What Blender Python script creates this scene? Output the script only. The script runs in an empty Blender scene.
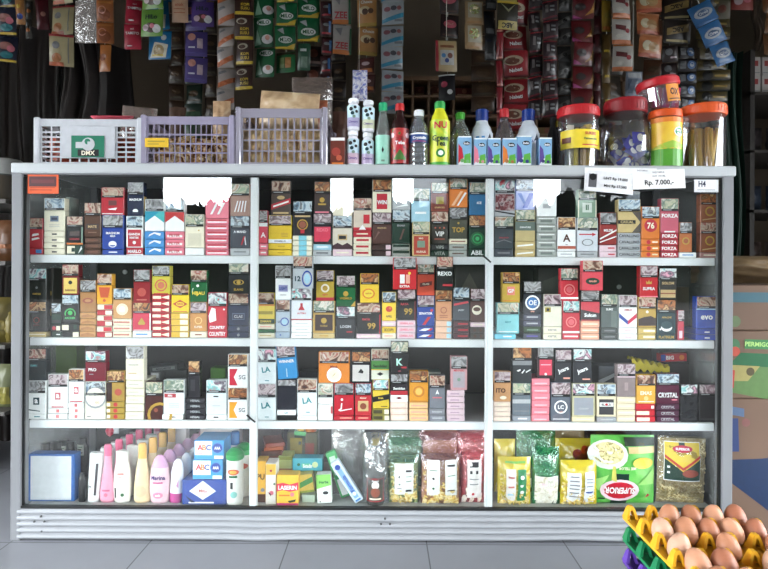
import bpy, math, random
from math import sin, cos, pi, radians, sqrt, exp
random.seed(7)
SC = bpy.context.scene
COL = SC.collection
# ------------------------------------------------------------------ camera
F, D, HZ, PX, PY = 577.0, 1.616, 0.753, 384.0, 272.0
ROLL = radians(0.28)
def P(px, py, y=0.0):
    dx, dv = px - PX, py - PY
    u = dx * cos(ROLL) + dv * sin(ROLL)
    v = -dx * sin(ROLL) + dv * cos(ROLL)
    k = (D + y) / F
    return (u * k, y, HZ - v * k)
def XZ(px, py, y=0.0):
    p = P(px, py, y); return p[0], p[2]
def K(y): return (D + y) / F
cam_d = bpy.data.cameras.new('camera')
cam = bpy.data.objects.new('camera', cam_d); COL.objects.link(cam)
cam.location = (0, -D, HZ); cam.rotation_mode = 'XYZ'
from mathutils import Matrix, Vector, Euler
cam.rotation_euler = (Matrix.Rotation(pi / 2, 3, 'X') @ Matrix.Rotation(ROLL, 3, 'Z')).to_euler()
cam_d.sensor_width = 36; cam_d.lens = F / 768 * 36; cam_d.shift_y = -(284.5 - PY) / 768
cam_d.clip_start = 0.05; cam_d.clip_end = 200
SC.camera = cam
# ------------------------------------------------------------------ colour + materials
PAL = dict(
 w=(240,242,242), cream=(234,226,200), r=(196,34,48), dr=(120,20,30), pk=(236,120,140), sal=(238,160,140), lp=(226,196,206),
 k=(18,18,20), dk=(36,36,42), sl=(70,74,84), gy=(128,130,134), lg=(178,182,186), b=(34,66,160), lb=(60,140,210), pb=(160,205,225),
 cy=(140,210,216), nv=(22,34,66), g=(20,96,50), dg=(18,54,40), lgr=(110,180,70), y=(236,196,40), gold=(190,150,50), oy=(160,140,40),
 o=(226,120,40), ot=(206,140,80), tan=(196,164,110), br=(84,50,34), db=(50,26,22), rb=(140,66,44), pl=(76,18,48), mag=(190,60,140),
 tl=(30,130,140), dt=(14,58,66), vi=(96,84,170), si=(160,166,160), gg=(120,150,130), be=(206,180,120), teal=(60,180,180),
 bk=(8,8,9), yel=(240,214,60), mil=(16,110,56), pur=(84,58,140), skyb=(60,120,190))
def lin(c):
    c = c / 255.0
    return c / 12.92 if c <= 0.04045 else ((c + 0.055) / 1.055) ** 2.4
def rgb(c):
    if isinstance(c, str): c = PAL[c]
    g = (c[0] + c[1] + c[2]) / 3.0     # inks and plastics a little duller than pure
    return tuple(lin((v * .88 + g * .12) * .97) for v in c[:3]) + (1.0,)
_M = {}
def newmat(name):
    m = bpy.data.materials.new(name); m.use_nodes = True
    nt = m.node_tree; nt.nodes.clear()
    out = nt.nodes.new('ShaderNodeOutputMaterial')
    return m, nt, out
def M(c, rough=0.4, metal=0.0, var=0.08, scale=60.0, bump=0.0):
    key = ('m', c, rough, metal, var, scale, bump)
    if key in _M: return _M[key]
    m, nt, out = newmat('paint')
    b = nt.nodes.new('ShaderNodeBsdfPrincipled')
    b.inputs['Roughness'].default_value = rough; b.inputs['Metallic'].default_value = metal; b.inputs['Specular IOR Level'].default_value = 0.3
    col = rgb(c)
    if var > 0:
        tc = nt.nodes.new('ShaderNodeTexCoord'); n = nt.nodes.new('ShaderNodeTexNoise')
        n.inputs['Scale'].default_value = scale; n.inputs['Detail'].default_value = 2
        nt.links.new(tc.outputs['Object'], n.inputs['Vector'])
        mx = nt.nodes.new('ShaderNodeMix'); mx.data_type = 'RGBA'
        mx.inputs['A'].default_value = tuple(v * (1 - var * 1.5) for v in col[:3]) + (1,)
        mx.inputs['B'].default_value = tuple(min(1, v * (1 + var * 1.5)) for v in col[:3]) + (1,)
        nt.links.new(n.outputs['Fac'], mx.inputs['Factor']); nt.links.new(mx.outputs['Result'], b.inputs['Base Color'])
        if bump > 0:
            bp = nt.nodes.new('ShaderNodeBump'); bp.inputs['Strength'].default_value = bump; bp.inputs['Distance'].default_value = 0.01
            nt.links.new(n.outputs['Fac'], bp.inputs['Height']); nt.links.new(bp.outputs['Normal'], b.inputs['Normal'])
    else:
        b.inputs['Base Color'].default_value = col
    nt.links.new(b.outputs[0], out.inputs[0])
    _M[key] = m
    return m
def PHOTO(cols, scale=70.0, rough=0.3, bump=0.0):
    """collage of colour patches like a small printed picture"""
    key = ('p', tuple(cols), scale, rough, bump)
    if key in _M: return _M[key]
    m, nt, out = newmat('printed_picture')
    b = nt.nodes.new('ShaderNodeBsdfPrincipled'); b.inputs['Roughness'].default_value = rough
    tc = nt.nodes.new('ShaderNodeTexCoord'); oi = nt.nodes.new('ShaderNodeObjectInfo')
    ad = nt.nodes.new('ShaderNodeVectorMath'); ad.operation = 'ADD'
    ml = nt.nodes.new('ShaderNodeMath'); ml.operation = 'MULTIPLY'; ml.inputs[1].default_value = 7.0
    nt.links.new(oi.outputs['Random'], ml.inputs[0])
    nt.links.new(tc.outputs['Object'], ad.inputs[0]); nt.links.new(ml.outputs[0], ad.inputs[1])
    n = nt.nodes.new('ShaderNodeTexNoise'); n.inputs['Scale'].default_value = scale; n.inputs['Detail'].default_value = 3
    n.inputs['Distortion'].default_value = 1.2
    nt.links.new(ad.outputs[0], n.inputs['Vector'])
    cr = nt.nodes.new('ShaderNodeValToRGB'); e = cr.color_ramp.elements
    k = len(cols)
    pos = [0.3 + 0.4 * i / (k - 1) for i in range(k)]
    e[0].position = pos[0]; e[0].color = rgb(cols[0]); e[1].position = pos[-1]; e[1].color = rgb(cols[-1])
    for i in range(1, k - 1):
        q = e.new(pos[i]); q.color = rgb(cols[i])
    nt.links.new(n.outputs['Fac'], cr.inputs[0]); nt.links.new(cr.outputs[0], b.inputs['Base Color'])
    if bump > 0:
        bp = nt.nodes.new('ShaderNodeBump'); bp.inputs['Strength'].default_value = bump; bp.inputs['Distance'].default_value = 0.01
        nt.links.new(n.outputs['Fac'], bp.inputs['Height']); nt.links.new(bp.outputs['Normal'], b.inputs['Normal'])
    nt.links.new(b.outputs[0], out.inputs[0]); _M[key] = m
    return m
def CLEAR(c=(235,240,245), alpha=0.25, gloss=0.12, rough=0.08, bump=0.0):
    """thin see-through plastic or glass: mostly transparent, some body colour, some shine"""
    key = ('c', c, alpha, gloss, rough, bump)
    if key in _M: return _M[key]
    m, nt, out = newmat('clear_plastic')
    t = nt.nodes.new('ShaderNodeBsdfTransparent'); d = nt.nodes.new('ShaderNodeBsdfDiffuse'); g = nt.nodes.new('ShaderNodeBsdfGlossy')
    t.inputs[0].default_value = tuple(0.5 + 0.5 * v for v in rgb(c)[:3]) + (1,)
    d.inputs[0].default_value = rgb(c); g.inputs['Roughness'].default_value = rough
    m1 = nt.nodes.new('ShaderNodeMixShader'); m1.inputs[0].default_value = alpha
    m2 = nt.nodes.new('ShaderNodeMixShader')
    fr = nt.nodes.new('ShaderNodeLayerWeight'); fr.inputs[0].default_value = 0.35
    mu = nt.nodes.new('ShaderNodeMath'); mu.operation = 'MULTIPLY_ADD'; mu.inputs[1].default_value = 0.5; mu.inputs[2].default_value = gloss * 0.5
    nt.links.new(fr.outputs['Fresnel'], mu.inputs[0]); nt.links.new(mu.outputs[0], m2.inputs[0])
    if bump > 0:
        tc = nt.nodes.new('ShaderNodeTexCoord'); n = nt.nodes.new('ShaderNodeTexNoise'); n.inputs['Scale'].default_value = 35; n.inputs['Detail'].default_value = 2
        n.inputs['Distortion'].default_value = 1.5
        nt.links.new(tc.outputs['Object'], n.inputs['Vector'])
        bp = nt.nodes.new('ShaderNodeBump'); bp.inputs['Strength'].default_value = bump * .45; bp.inputs['Distance'].default_value = 0.02
        nt.links.new(n.outputs['Fac'], bp.inputs['Height']); nt.links.new(bp.outputs['Normal'], g.inputs['Normal'])
    nt.links.new(t.outputs[0], m1.inputs[1]); nt.links.new(d.outputs[0], m1.inputs[2])
    nt.links.new(m1.outputs[0], m2.inputs[1]); nt.links.new(g.outputs[0], m2.inputs[2])
    nt.links.new(m2.outputs[0], out.inputs[0]); _M[key] = m
    return m
def GLASS():
    if 'glass' in _M: return _M['glass']
    m, nt, out = newmat('window_glass')
    t = nt.nodes.new('ShaderNodeBsdfTransparent'); g = nt.nodes.new('ShaderNodeBsdfGlossy'); g.inputs['Roughness'].default_value = 0.0
    t.inputs[0].default_value = (0.985, 0.995, 0.99, 1)
    ge = nt.nodes.new('ShaderNodeNewGeometry'); dt = nt.nodes.new('ShaderNodeVectorMath'); dt.operation = 'DOT_PRODUCT'
    nt.links.new(ge.outputs['Incoming'], dt.inputs[0]); nt.links.new(ge.outputs['Normal'], dt.inputs[1])
    def mt(op, a, b):
        n = nt.nodes.new('ShaderNodeMath'); n.operation = op
        for i, v in enumerate((a, b)):
            if isinstance(v, (int, float)): n.inputs[i].default_value = v
            elif v is not None: nt.links.new(v, n.inputs[i])
        return n.outputs[0]
    fr = mt('ADD', mt('MULTIPLY', mt('POWER', mt('SUBTRACT', 1.0, mt('ABSOLUTE', dt.outputs['Value'], None)), 5.0), 0.96), 0.04)
    mx = nt.nodes.new('ShaderNodeMixShader')
    nt.links.new(fr, mx.inputs[0]); nt.links.new(t.outputs[0], mx.inputs[1]); nt.links.new(g.outputs[0], mx.inputs[2])
    nt.links.new(mx.outputs[0], out.inputs[0]); _M['glass'] = m
    return m
# ------------------------------------------------------------------ text
_T = {}
def text_mesh(s):
    if s in _T: return _T[s]
    c = bpy.data.curves.new('lettering', 'FONT'); c.body = s; c.size = 1.0; c.offset = 0.03; c.resolution_u = 2
    o = bpy.data.objects.new('lettering', c); COL.objects.link(o)
    me = bpy.data.meshes.new_from_object(o.evaluated_get(bpy.context.evaluated_depsgraph_get()))
    vs = [(v.co.x, v.co.y) for v in me.vertices]; fs = [tuple(p.vertices) for p in me.polygons]
    x0 = min(v[0] for v in vs); x1 = max(v[0] for v in vs); y0 = min(v[1] for v in vs); y1 = max(v[1] for v in vs)
    w, h = x1 - x0, y1 - y0
    vs = [((v[0] - x0 - w / 2) / h, (v[1] - y0 - h / 2) / h) for v in vs]
    bpy.data.objects.remove(o); bpy.data.curves.remove(c); bpy.data.meshes.remove(me)
    _T[s] = (vs, fs, w / h)
    return _T[s]
# ------------------------------------------------------------------ mesh builder
class MB:
    def __init__(s): s.v = []; s.f = []; s.m = []; s.mats = []; s.sm = []
    def mi(s, m):
        if m not in s.mats: s.mats.append(m)
        return s.mats.index(m)
    def add(s, vs, fs, m, smooth=False, xf=None):
        b = len(s.v); k = s.mi(m)
        s.v += [tuple(xf(v)) if xf else tuple(v) for v in vs]
        for f in fs: s.f.append(tuple(i + b for i in f)); s.m.append(k); s.sm.append(smooth)
        return s
    def box(s, x0, x1, y0, y1, z0, z1, m, bev=0.0, xf=None):
        if bev <= 0:
            vs = [(x, y, z) for z in (z0, z1) for y in (y0, y1) for x in (x0, x1)]
            fs = [(0,2,3,1), (4,5,7,6), (0,1,5,4), (2,6,7,3), (0,4,6,2), (1,3,7,5)]
            return s.add(vs, fs, m, xf=xf)
        b = min(bev, (x1-x0)/3, (y1-y0)/3, (z1-z0)/3); vs = []; idx = {}
        for ix in (0, 1):
            for iy in (0, 1):
                for iz in (0, 1):
                    X = (x0, x1)[ix]; Y = (y0, y1)[iy]; Z = (z0, z1)[iz]
                    dx, dy, dz = (b, -b)[ix], (b, -b)[iy], (b, -b)[iz]
                    for ax, p in enumerate(((X, Y+dy, Z+dz), (X+dx, Y, Z+dz), (X+dx, Y+dy, Z))):
                        idx[(ix, iy, iz, ax)] = len(vs); vs.append(p)
        fs = []
        for q in (0, 1):
            fs.append([idx[(q,a,c,0)] for a, c in ((0,0),(0,1),(1,1),(1,0))][::(1 if q == 0 else -1)])
            fs.append([idx[(a,q,c,1)] for a, c in ((0,0),(1,0),(1,1),(0,1))][::(1 if q == 0 else -1)])
            fs.append([idx[(a,c,q,2)] for a, c in ((0,0),(0,1),(1,1),(1,0))][::(1 if q == 0 else -1)])
        for a in (0, 1):
            for c in (0, 1):
                fs.append([idx[(a,c,0,0)], idx[(a,c,1,0)], idx[(a,c,1,1)], idx[(a,c,0,1)]])
                fs.append([idx[(a,0,c,0)], idx[(a,1,c,0)], idx[(a,1,c,2)], idx[(a,0,c,2)]])
                fs.append([idx[(0,a,c,1)], idx[(1,a,c,1)], idx[(1,a,c,2)], idx[(0,a,c,2)]])
                for e in (0, 1): fs.append([idx[(a,c,e,0)], idx[(a,c,e,1)], idx[(a,c,e,2)]])
        return s.add(vs, [tuple(f) for f in fs], m, xf=xf)
    def lathe(s, prof, mats, seg=20, cx=0, cy=0, sx=1.0, sy=1.0, xf=None):
        """prof: [(r,z)...]; mats: one material or one per segment"""
        n = len(prof)
        for i in range(n - 1):
            m = mats if not isinstance(mats, (list, tuple)) else mats[min(i, len(mats) - 1)]
            vs = []
            for r, z in (prof[i], prof[i + 1]):
                for j in range(seg):
                    a = 2 * pi * j / seg; vs.append((cx + r * sx * cos(a), cy + r * sy * sin(a), z))
            fs = [(j, (j + 1) % seg, seg + (j + 1) % seg, seg + j) for j in range(seg)]
            s.add(vs, fs, m, True, xf)
        m0 = mats if not isinstance(mats, (list, tuple)) else mats[0]; m1 = mats if not isinstance(mats, (list, tuple)) else mats[-1]
        for (r, z), mm, rv in ((prof[0], m0, True), (prof[-1], m1, False)):
            if r > 1e-5:
                vs = [(cx + r * sx * cos(2*pi*j/seg), cy + r * sy * sin(2*pi*j/seg), z) for j in range(seg)]
                f = tuple(range(seg)); s.add(vs, [f[::-1] if rv else f], mm, False, xf)
        return s
    def tube(s, pts, r, m, seg=8):
        pts = [Vector(p) for p in pts]; vs = []
        for i, p in enumerate(pts):
            t = (pts[min(i+1, len(pts)-1)] - pts[max(i-1, 0)]).normalized()
            a = Vector((0, 0, 1)) if abs(t.z) < 0.9 else Vector((1, 0, 0))
            u = t.cross(a).normalized(); w = t.cross(u)
            rr = r[i] if isinstance(r, (list, tuple)) else r
            for j in range(seg):
                q = p + (u * cos(2*pi*j/seg) + w * sin(2*pi*j/seg)) * rr; vs.append(tuple(q))
        fs = []
        for i in range(len(pts) - 1):
            for j in range(seg): fs.append((i*seg+j, i*seg+(j+1) % seg, (i+1)*seg+(j+1) % seg, (i+1)*seg+j))
        fs.append(tuple(range(seg))[::-1]); fs.append(tuple((len(pts)-1)*seg + j for j in range(seg)))
        return s.add(vs, fs, m, True)
    def sheet(s, fn, nu, nv, m, smooth=True, mf=None):
        vs = [fn(i / nu, j / nv) for j in range(nv + 1) for i in range(nu + 1)]
        b = len(s.v); s.v += [tuple(v) for v in vs]
        for j in range(nv):
            for i in range(nu):
                k = j * (nu + 1) + i
                s.f.append((b+k, b+k+1, b+k+nu+2, b+k+nu+1)); s.sm.append(smooth)
                s.m.append(s.mi(mf((i+.5)/nu, (j+.5)/nv) if mf else m))
        return s
    # --- prints: surf(u,v,e)->xyz, u in 0..W, v in 0..H metres, e = offset outwards
    def ops(s, surf, W, H, ops, u0=0.0, v0=0.0, mk=None, e0=1, fine=(4, 1)):
        mk = mk or (lambda c: c if hasattr(c, 'node_tree') else M(c, 0.35))
        pa, pb, pc = surf(u0, v0 + H * .5, 0), surf(u0 + W, v0 + H * .5, 0), surf(u0 + W * .5, v0 + H * .5, 0)
        curved = abs((pa[1] + pb[1]) / 2 - pc[1]) > 2e-5
        if curved and fine == (4, 1): fine = (10, 2)
        for i, op in enumerate(ops):
            e = 0.00022 * (i + e0); k = op[0]
            def S(u, v): return surf(u0 + u * W, v0 + v * H, e)
            if k == 'r':
                _, a, b, c, d, col = op; n, k2 = fine
                vs = [S(a + (c-a)*p/n, b + (d-b)*q/k2) for q in range(k2+1) for p in range(n+1)]
                fs = [(q*(n+1)+p, q*(n+1)+p+1, (q+1)*(n+1)+p+1, (q+1)*(n+1)+p) for q in range(k2) for p in range(n)]
                s.add(vs, fs, mk(col))
            elif k in ('c', 'o'):
                cx, cy, r = op[1:4]; asp = W / H; sq = op[5] if len(op) > 5 else 1.0; n = 16
                ri = 0.0 if k == 'c' else r * 0.78
                vs = [S(cx + r*cos(2*pi*j/n), cy + r*asp*sq*sin(2*pi*j/n)) for j in range(n)]
                if k == 'c':
                    vs += [S(cx + r*.5*cos(2*pi*j/n), cy + r*.5*asp*sq*sin(2*pi*j/n)) for j in range(n)]; vs.append(S(cx, cy))
                    fs = [(j, (j+1) % n, n+(j+1) % n, n+j) for j in range(n)] + [(n+j, n+(j+1) % n, 2*n) for j in range(n)]
                else:
                    vs += [S(cx + ri*cos(2*pi*j/n), cy + ri*asp*sq*sin(2*pi*j/n)) for j in range(n)]
                    fs = [(j, (j+1) % n, n+(j+1) % n, n+j) for j in range(n)]
                s.add(vs, fs, mk(op[4]))
            elif k == 'p':
                pts = op[1]
                if not curved: s.add([S(*p) for p in pts], [tuple(range(len(pts)))], mk(op[2])); continue
                cx = sum(q[0] for q in pts) / len(pts); cy = sum(q[1] for q in pts) / len(pts); ring = []
                for q in range(len(pts)):
                    A_, B_ = pts[q], pts[(q + 1) % len(pts)]
                    for t in range(5): ring.append((A_[0] + (B_[0] - A_[0]) * t / 5, A_[1] + (B_[1] - A_[1]) * t / 5))
                n = len(ring); vs = [S(cx, cy)]; fs = []
                for k3 in (1, 2, 3, 4): vs += [S(cx + (x - cx) * k3 / 4, cy + (y - cy) * k3 / 4) for x, y in ring]
                fs += [(0, 1 + q, 1 + (q + 1) % n) for q in range(n)]
                for k3 in range(3): fs += [(1 + k3 * n + q, 1 + k3 * n + (q + 1) % n, 1 + (k3 + 1) * n + (q + 1) % n, 1 + (k3 + 1) * n + q) for q in range(n)]
                s.add(vs, fs, mk(op[2]))
            elif k == 't':
                txt, cx, cy, h, col = op[1:6]; mw = op[6] if len(op) > 6 else 0.86; rot = radians(op[7]) if len(op) > 7 else 0
                vs, fs, ar = text_mesh(txt); hh = h * H
                if not abs(rot) > 1.2 or abs(rot) > 2:
                    if ar * hh > mw * W: sx = mw * W / ar / hh
                    else: sx = 1.0
                else: sx = 1.0
                out = []
                for x, y in vs:
                    X = x * hh * sx; Y = y * hh
                    X, Y = X*cos(rot) - Y*sin(rot), X*sin(rot) + Y*cos(rot)
                    out.append(surf(u0 + cx*W + X, v0 + cy*H + Y, e + 0.0002))
                s.add(out, fs, mk(col))
        return s
    def obj(s, name, parent=None, loc=(0,0,0), rot=(0,0,0)):
        me = bpy.data.meshes.new(name); me.from_pydata(s.v, [], s.f)
        for m in s.mats: me.materials.append(m)
        me.polygons.foreach_set('material_index', s.m); me.polygons.foreach_set('use_smooth', s.sm); me.update()
        o = bpy.data.objects.new(name, me); COL.objects.link(o)
        o.location = loc; o.rotation_euler = rot
        if parent: o.parent = parent
        return o
def tag(o, label=None, cat=None, group=None, kind=None):
    if label: o['label'] = label
    if cat: o['category'] = cat
    if group: o['group'] = group
    if kind: o['kind'] = kind
    return o
def empty(name, loc, label=None, cat=None, group=None, rot=(0,0,0)):
    o = bpy.data.objects.new(name, None); o.empty_display_size = 0.02; COL.objects.link(o)
    o.location = loc; o.rotation_euler = rot
    return tag(o, label, cat, group)
def struct(mb, name, **k): return tag(mb.obj(name, **k), kind='structure')
def flat(W, y=0.0, x0=0.0, z0=0.0):          # front face looking towards -y
    return lambda u, v, e: (x0 + u, y - e, z0 + v)
def cyl(R, z0=0.0, cx=0.0, cy=0.0, a0=0.0, sx=1.0, sy=1.0): # u measured along arc, centred on -y at u=0
    def f(u, v, e):
        a = -pi / 2 + a0 + u / R
        return (cx + (R + e) * sx * cos(a), cy + (R + e) * sy * sin(a), z0 + v)
    return f
def pillow_fn(W, H, T, side=-1, sag=0.0, seed=0, wr=0.0):
    rr = random.Random(seed); ph = [rr.uniform(0, 6.28) for _ in range(4)]
    def b(u, v):
        x = min(1, max(0, u / W)); z = min(1, max(0, v / H))
        z2 = z ** (1 + sag)
        h = (max(0, sin(pi * x)) ** 0.55) * (max(0, sin(pi * z2)) ** 0.6) * T / 2
        return h + wr * T * (sin(x * 19 + ph[0] + 5 * z) * sin(z * 15 + ph[1]) * 0.5 + 0.5 * sin(x * 7 + z * 23 + ph[2])) * (1 if 0 < x < 1 and 0 < z < 1 else 0)
    return lambda u, v, e: (u - W / 2, side * (b(u, v) + e), v)
def pillow(mb, W, H, T, m, ops=(), nu=10, nv=10, sag=0.0, seed=0, wr=0.0, mf=None, mk=None):
    f = pillow_fn(W, H, T, -1, sag, seed, wr); g = pillow_fn(W, H, T, 1, sag, seed, wr)
    mb.sheet(lambda a, c: f(a * W, c * H, 0), nu, nv, m, mf=mf)
    mb.sheet(lambda a, c: g((1 - a) * W, c * H, 0), nu, nv, m)
    if ops: mb.ops(lambda u, v, e: f(u, v, e + 0.0007 + (wr * T * 0.8 + 0.02 * T if T > .03 else wr * T * .4)), W, H, ops, mk=mk, fine=(8, 6))
    return mb
# ------------------------------------------------------------------ cigarette packs
WARN = [
 ((60,30,25),(120,70,50),(200,178,156),(158,60,50),(210,200,190)),
 ((50,54,66),(110,140,165),(200,214,222),(60,64,76),(225,226,224)),
 ((50,24,14),(190,110,50),(90,44,24),(224,176,116),(60,30,18)),
 ((70,46,54),(150,120,130),(204,188,190),(96,70,78),(214,200,204)),
 ((200,60,70),(110,196,196),(230,230,230),(70,60,80),(232,160,184)),
 ((150,170,140),(204,194,164),(90,120,104),(222,218,204),(170,120,90)),
 ((60,60,62),(120,120,122),(176,176,178),(80,70,68),(205,205,208)),
]
WARNM = [PHOTO(w, 34.0, 0.28) for w in WARN]
PY0 = 0.036     # y of the fronts of the cigarette packs
SHELF_F = 0.033
TIER = {1: P(30, 254.5, PY0)[2], 2: P(30, 337.0, PY0)[2], 3: P(30, 419.2, PY0)[2], 4: P(30, 504.6, PY0)[2]}
TIERN = {1: 'top shelf', 2: 'second shelf', 3: 'third shelf'}
BAYN = {1: 'crate-side bay', 2: 'middle bay', 3: 'egg-side bay'}
k0 = K(PY0)
ORD = ['lowest', 'second-lowest', 'third-lowest', 'fourth-lowest', 'fifth-lowest', 'sixth-lowest', 'seventh-lowest', 'eighth-lowest']
CN = dict(w='white', cream='cream', r='red', dr='dark red', pk='pink', sal='salmon', lp='pale pink', k='black', dk='black', sl='slate',
 gy='grey', lg='light grey', b='blue', lb='blue', pb='pale blue', cy='light blue', nv='navy', g='green', dg='dark green', y='yellow',
 gold='gold', oy='olive', o='orange', ot='tan', tan='tan', br='brown', db='dark brown', rb='brown', pl='plum', dt='dark teal', si='silver', be='beige', vi='violet')
_NAMED = {'white':(240,242,242),'cream':(234,226,200),'red':(200,30,50),'dark red':(120,20,36),'pink':(240,130,146),'salmon':(240,170,140),'pale pink':(232,200,200),'black':(24,24,26),'charcoal':(60,56,56),
 'grey':(130,132,140),'light grey':(180,184,188),'blue':(36,64,160),'light blue':(110,190,226),'dark green':(40,60,44),'yellow':(230,186,50),'gold':(204,174,96),'olive':(156,140,55),'orange':(226,120,40),'tan':(200,145,82),
 'peach':(230,185,152),'brown':(84,52,44),'plum':(72,18,48),'slate':(70,76,82)}
def cname(c):
    if isinstance(c, str) and c in CN: return CN[c]
    if isinstance(c, str): c = PAL[c]
    return min(_NAMED, key=lambda k: sum((a - b) ** 2 for a, b in zip(_NAMED[k], c)))
def L(n, h, c, ops=(), x=None): return dict(k='L', n=n, h=h, c=c, ops=list(ops), x=x)
def S(h, c, w, desc, ops=(), x=None, dy=0.0, rot=0.0, side=None, lid=0.38, dep=0.023, strip=True):
    return dict(k='S', h=h, c=c, w=w, desc=desc, ops=list(ops), x=x, dy=dy, rot=rot, side=side, lid=lid, dep=dep, strip=strip)
def dash(c, a=.18, b=.82, y=.4, h=.22): return ('r', a, y, b, y + h, c)
def lines(c, y, n=2, a=.25, b=.75, dy=.09, h=.035): return [('r', a, y - i*dy, b, y - i*dy + h, c) for i in range(n)]
PACKN = 0
def lying(x0, x1, z, h, it, label, group):
    W = x1 - x0; mb = MB(); body = M(it['c'], 0.3)
    mb.box(0, W, 0, 0.087, 0, h, body, 0.0012)
    mb.ops(flat(W), W, h, it['ops'])
    o = mb.obj('cigarette_pack', loc=(x0, PY0 + random.uniform(0, .003), z))
    tag(o, label, 'cigarette pack', group)
    return o
def standing(x0, x1, z, h, it, label, group, yf):
    W = x1 - x0; hb = h * (1 - it['lid']); mb = MB(); body = M(it['c'], 0.25); dep = it['dep']
    mb.box(0, W, 0, dep, 0, hb, body, 0.0012)
    mb.ops(flat(W), W, hb, it['ops'])
    if it['side']: mb.box(W, W + .0004, .003, dep - .003, .004, hb - .004, M(it['side'], .3))
    o = mb.obj('cigarette_pack', loc=(x0, yf, z), rot=(0, radians(it['rot']), 0))
    tag(o, label, 'cigarette pack', group)
    ml = MB(); hl = h * it['lid'] - 0.0004
    ml.box(0, W, 0, dep, 0, hl, body, 0.0012)
    ml.ops(flat(W), W, hl, [('r', .03, .2 if it['strip'] else .02, .97, .97, WARNM[it['w']])])
    if it['strip']:
        ml.ops(flat(W), W, hl, [('r', .03, .02, .97, .2, 'k'), ('r', .12, .08, .6, .13, 'lg')], e0=2)
    ml.obj('lid', parent=o, loc=(0, 0, hb + 0.0004))
    return o
prev = {}
def column(tier, bay, x0, x1, items, base=None):
    """pixel x-range of the column on the photograph; items from the shelf up"""
    key = (tier, bay); lo = prev.get(key)
    if lo is not None and x0 < lo + 0.25: x0 = lo + 0.25
    prev[key] = x1
    z = TIER[tier] + 0.0003
    under = next((i for i in items if i['k'] == 'S'), None)
    tops = [i for i in items if i['k'] == 'S']
    lying_n = sum(i['n'] for i in items if i['k'] == 'L'); li = 0
    ymid = 380 if False else {1: 215, 2: 300, 3: 380}[tier]
    for it in items:
        a, b = it['x'] or (x0, x1)
        X0 = P(a + .15, ymid, PY0)[0]; X1 = P(b - .15, ymid, PY0)[0]
        place = '%s %s' % (TIERN[tier], BAYN[bay])
        h = it['h'] * k0
        if it['k'] == 'L':
            for q in range(it['n']):
                nm = under['desc'] if under else 'clear gap'
                pos = ('flat ' if lying_n == 1 else ORD[li] + ' ')
                lab = '%s pack lying %sunder %s, %s' % (cname(it['c']), pos, nm, place)
                if len(lab.split()) > 16: print('LONG', lab)
                j = random.uniform(-.0006, .0006)
                lying(X0 + j, X1 + j, z, h - 0.001, it, lab, 'flat-lying cigarette packs')
                z += h; li += 1
        else:
            yf = PY0 + it['dy'] + (random.uniform(0, .002) if it['dy'] == 0 else 0)
            lab = '%s, %s %s' % (it['desc'], ('stacked high on' if it is not tops[0] else ('standing on flat packs,' if lying_n else 'standing on')), place)
            standing(X0, X1, z, h - 0.0004, it, lab, 'standing cigarette packs', yf)
            z += h
def col(c, x0, x1, *items): column(c[0], c[1], x0, x1, list(items))
T = lambda s, y=.5, h=.16, c='w', mw=.8, cx=.5: ('t', s, cx, y, h, c, mw)
# ---- top shelf, crate-side bay
A = (1, 1)
col(A, 28, 42.6, L(1, 6.5, 'r', [('r', .55, .2, .95, .8, 'lb')]), S(30, 'r', 0, 'red pack with two white marks', [('p', [(.25,.62),(.75,.7),(.7,.8),(.3,.76)], 'w'), ('p', [(.25,.4),(.8,.5),(.7,.58),(.25,.52)], 'w')]))
col(A, 43.8, 65, L(4, 5.9, 'cream', [('r', .38, .35, .62, .62, 'dk')]), S(33, 'cream', 1, 'white pack with square grey emblem', [('r', .3, .46, .7, .74, (96,116,140)), ('r', .36, .54, .64, .66, 'nv')] + lines((190,190,180), .28, 2)))
col(A, 66.2, 83, L(1, 10, 'dg', [('r', .02, .1, .5, .9, 'cream'), ('r', .3, .3, .5, .7, 'dg'), ('p', [(.7,.1),(.95,.6),(.9,.9)], 'w')]), S(28.5, 'k', 0, 'black pack with orange bottom band', [('r', .0, .0, 1, .1, 'o'), ('r', .2, .5, .8, .75, (70,50,46)), ('t', 'GUDANG', .5, .32, .1, 'r', .6), ('r', .92, .1, 1, 1, 'gg')]))
col(A, 84, 101, L(3, 5.9, 'br', [dash((130,80,60))]), S(34.5, 'br', 0, 'brown pack with dark lettered square', [('r', .12, .35, .88, .62, 'db'), T('MATE', .49, .12, 'tan', .6)] + lines((140,96,70), .2, 1)))
col(A, 102, 123.6, L(1, 5.5, 'b', [dash('w', .3, .7)]), S(34.5, 'b', 6, 'royal blue pack with white fan emblem', [T('MAGNUM', .76, .11, 'w', .75), T('MILD', .62, .08, 'w'), ('c', .5, .24, .15, 'w', .8), ('r', .28, .1, .72, .2, 'b'), ('o', .5, .24, .19, 'w', .8)]),
    S(27.5, 'r', 0, 'red pack with dark shield emblem', [('r', .32, .55, .68, .85, (110,40,44)), ('p', [(.3,.35),(.7,.42),(.64,.28),(.36,.3)], 'w'), ('r', .05, .04, .95, .09, 'w')], x=(101, 124)))
col(A, 126, 143, L(1, 7.5, 'r', [('r', 0, 0, 1, .12, 'w'), T('MARLO', .5, .45, 'w')]), S(31.5, 'w', 1, 'white-edged red pack with lettering', [('r', .1, .04, .9, .92, 'r'), T('GANDA', .68, .13, 'w', .7), T('KRETEK', .5, .1, 'w', .7), ('c', .5, .25, .1, 'w')]),
    S(34, 'nv', 6, 'navy pack with white fan emblem', [T('MAGNUM', .78, .11, 'w', .75), ('c', .5, .24, .17, 'w', .7), ('r', .3, .08, .7, .19, 'nv')], x=(127, 143.5), side='gold'))
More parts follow.
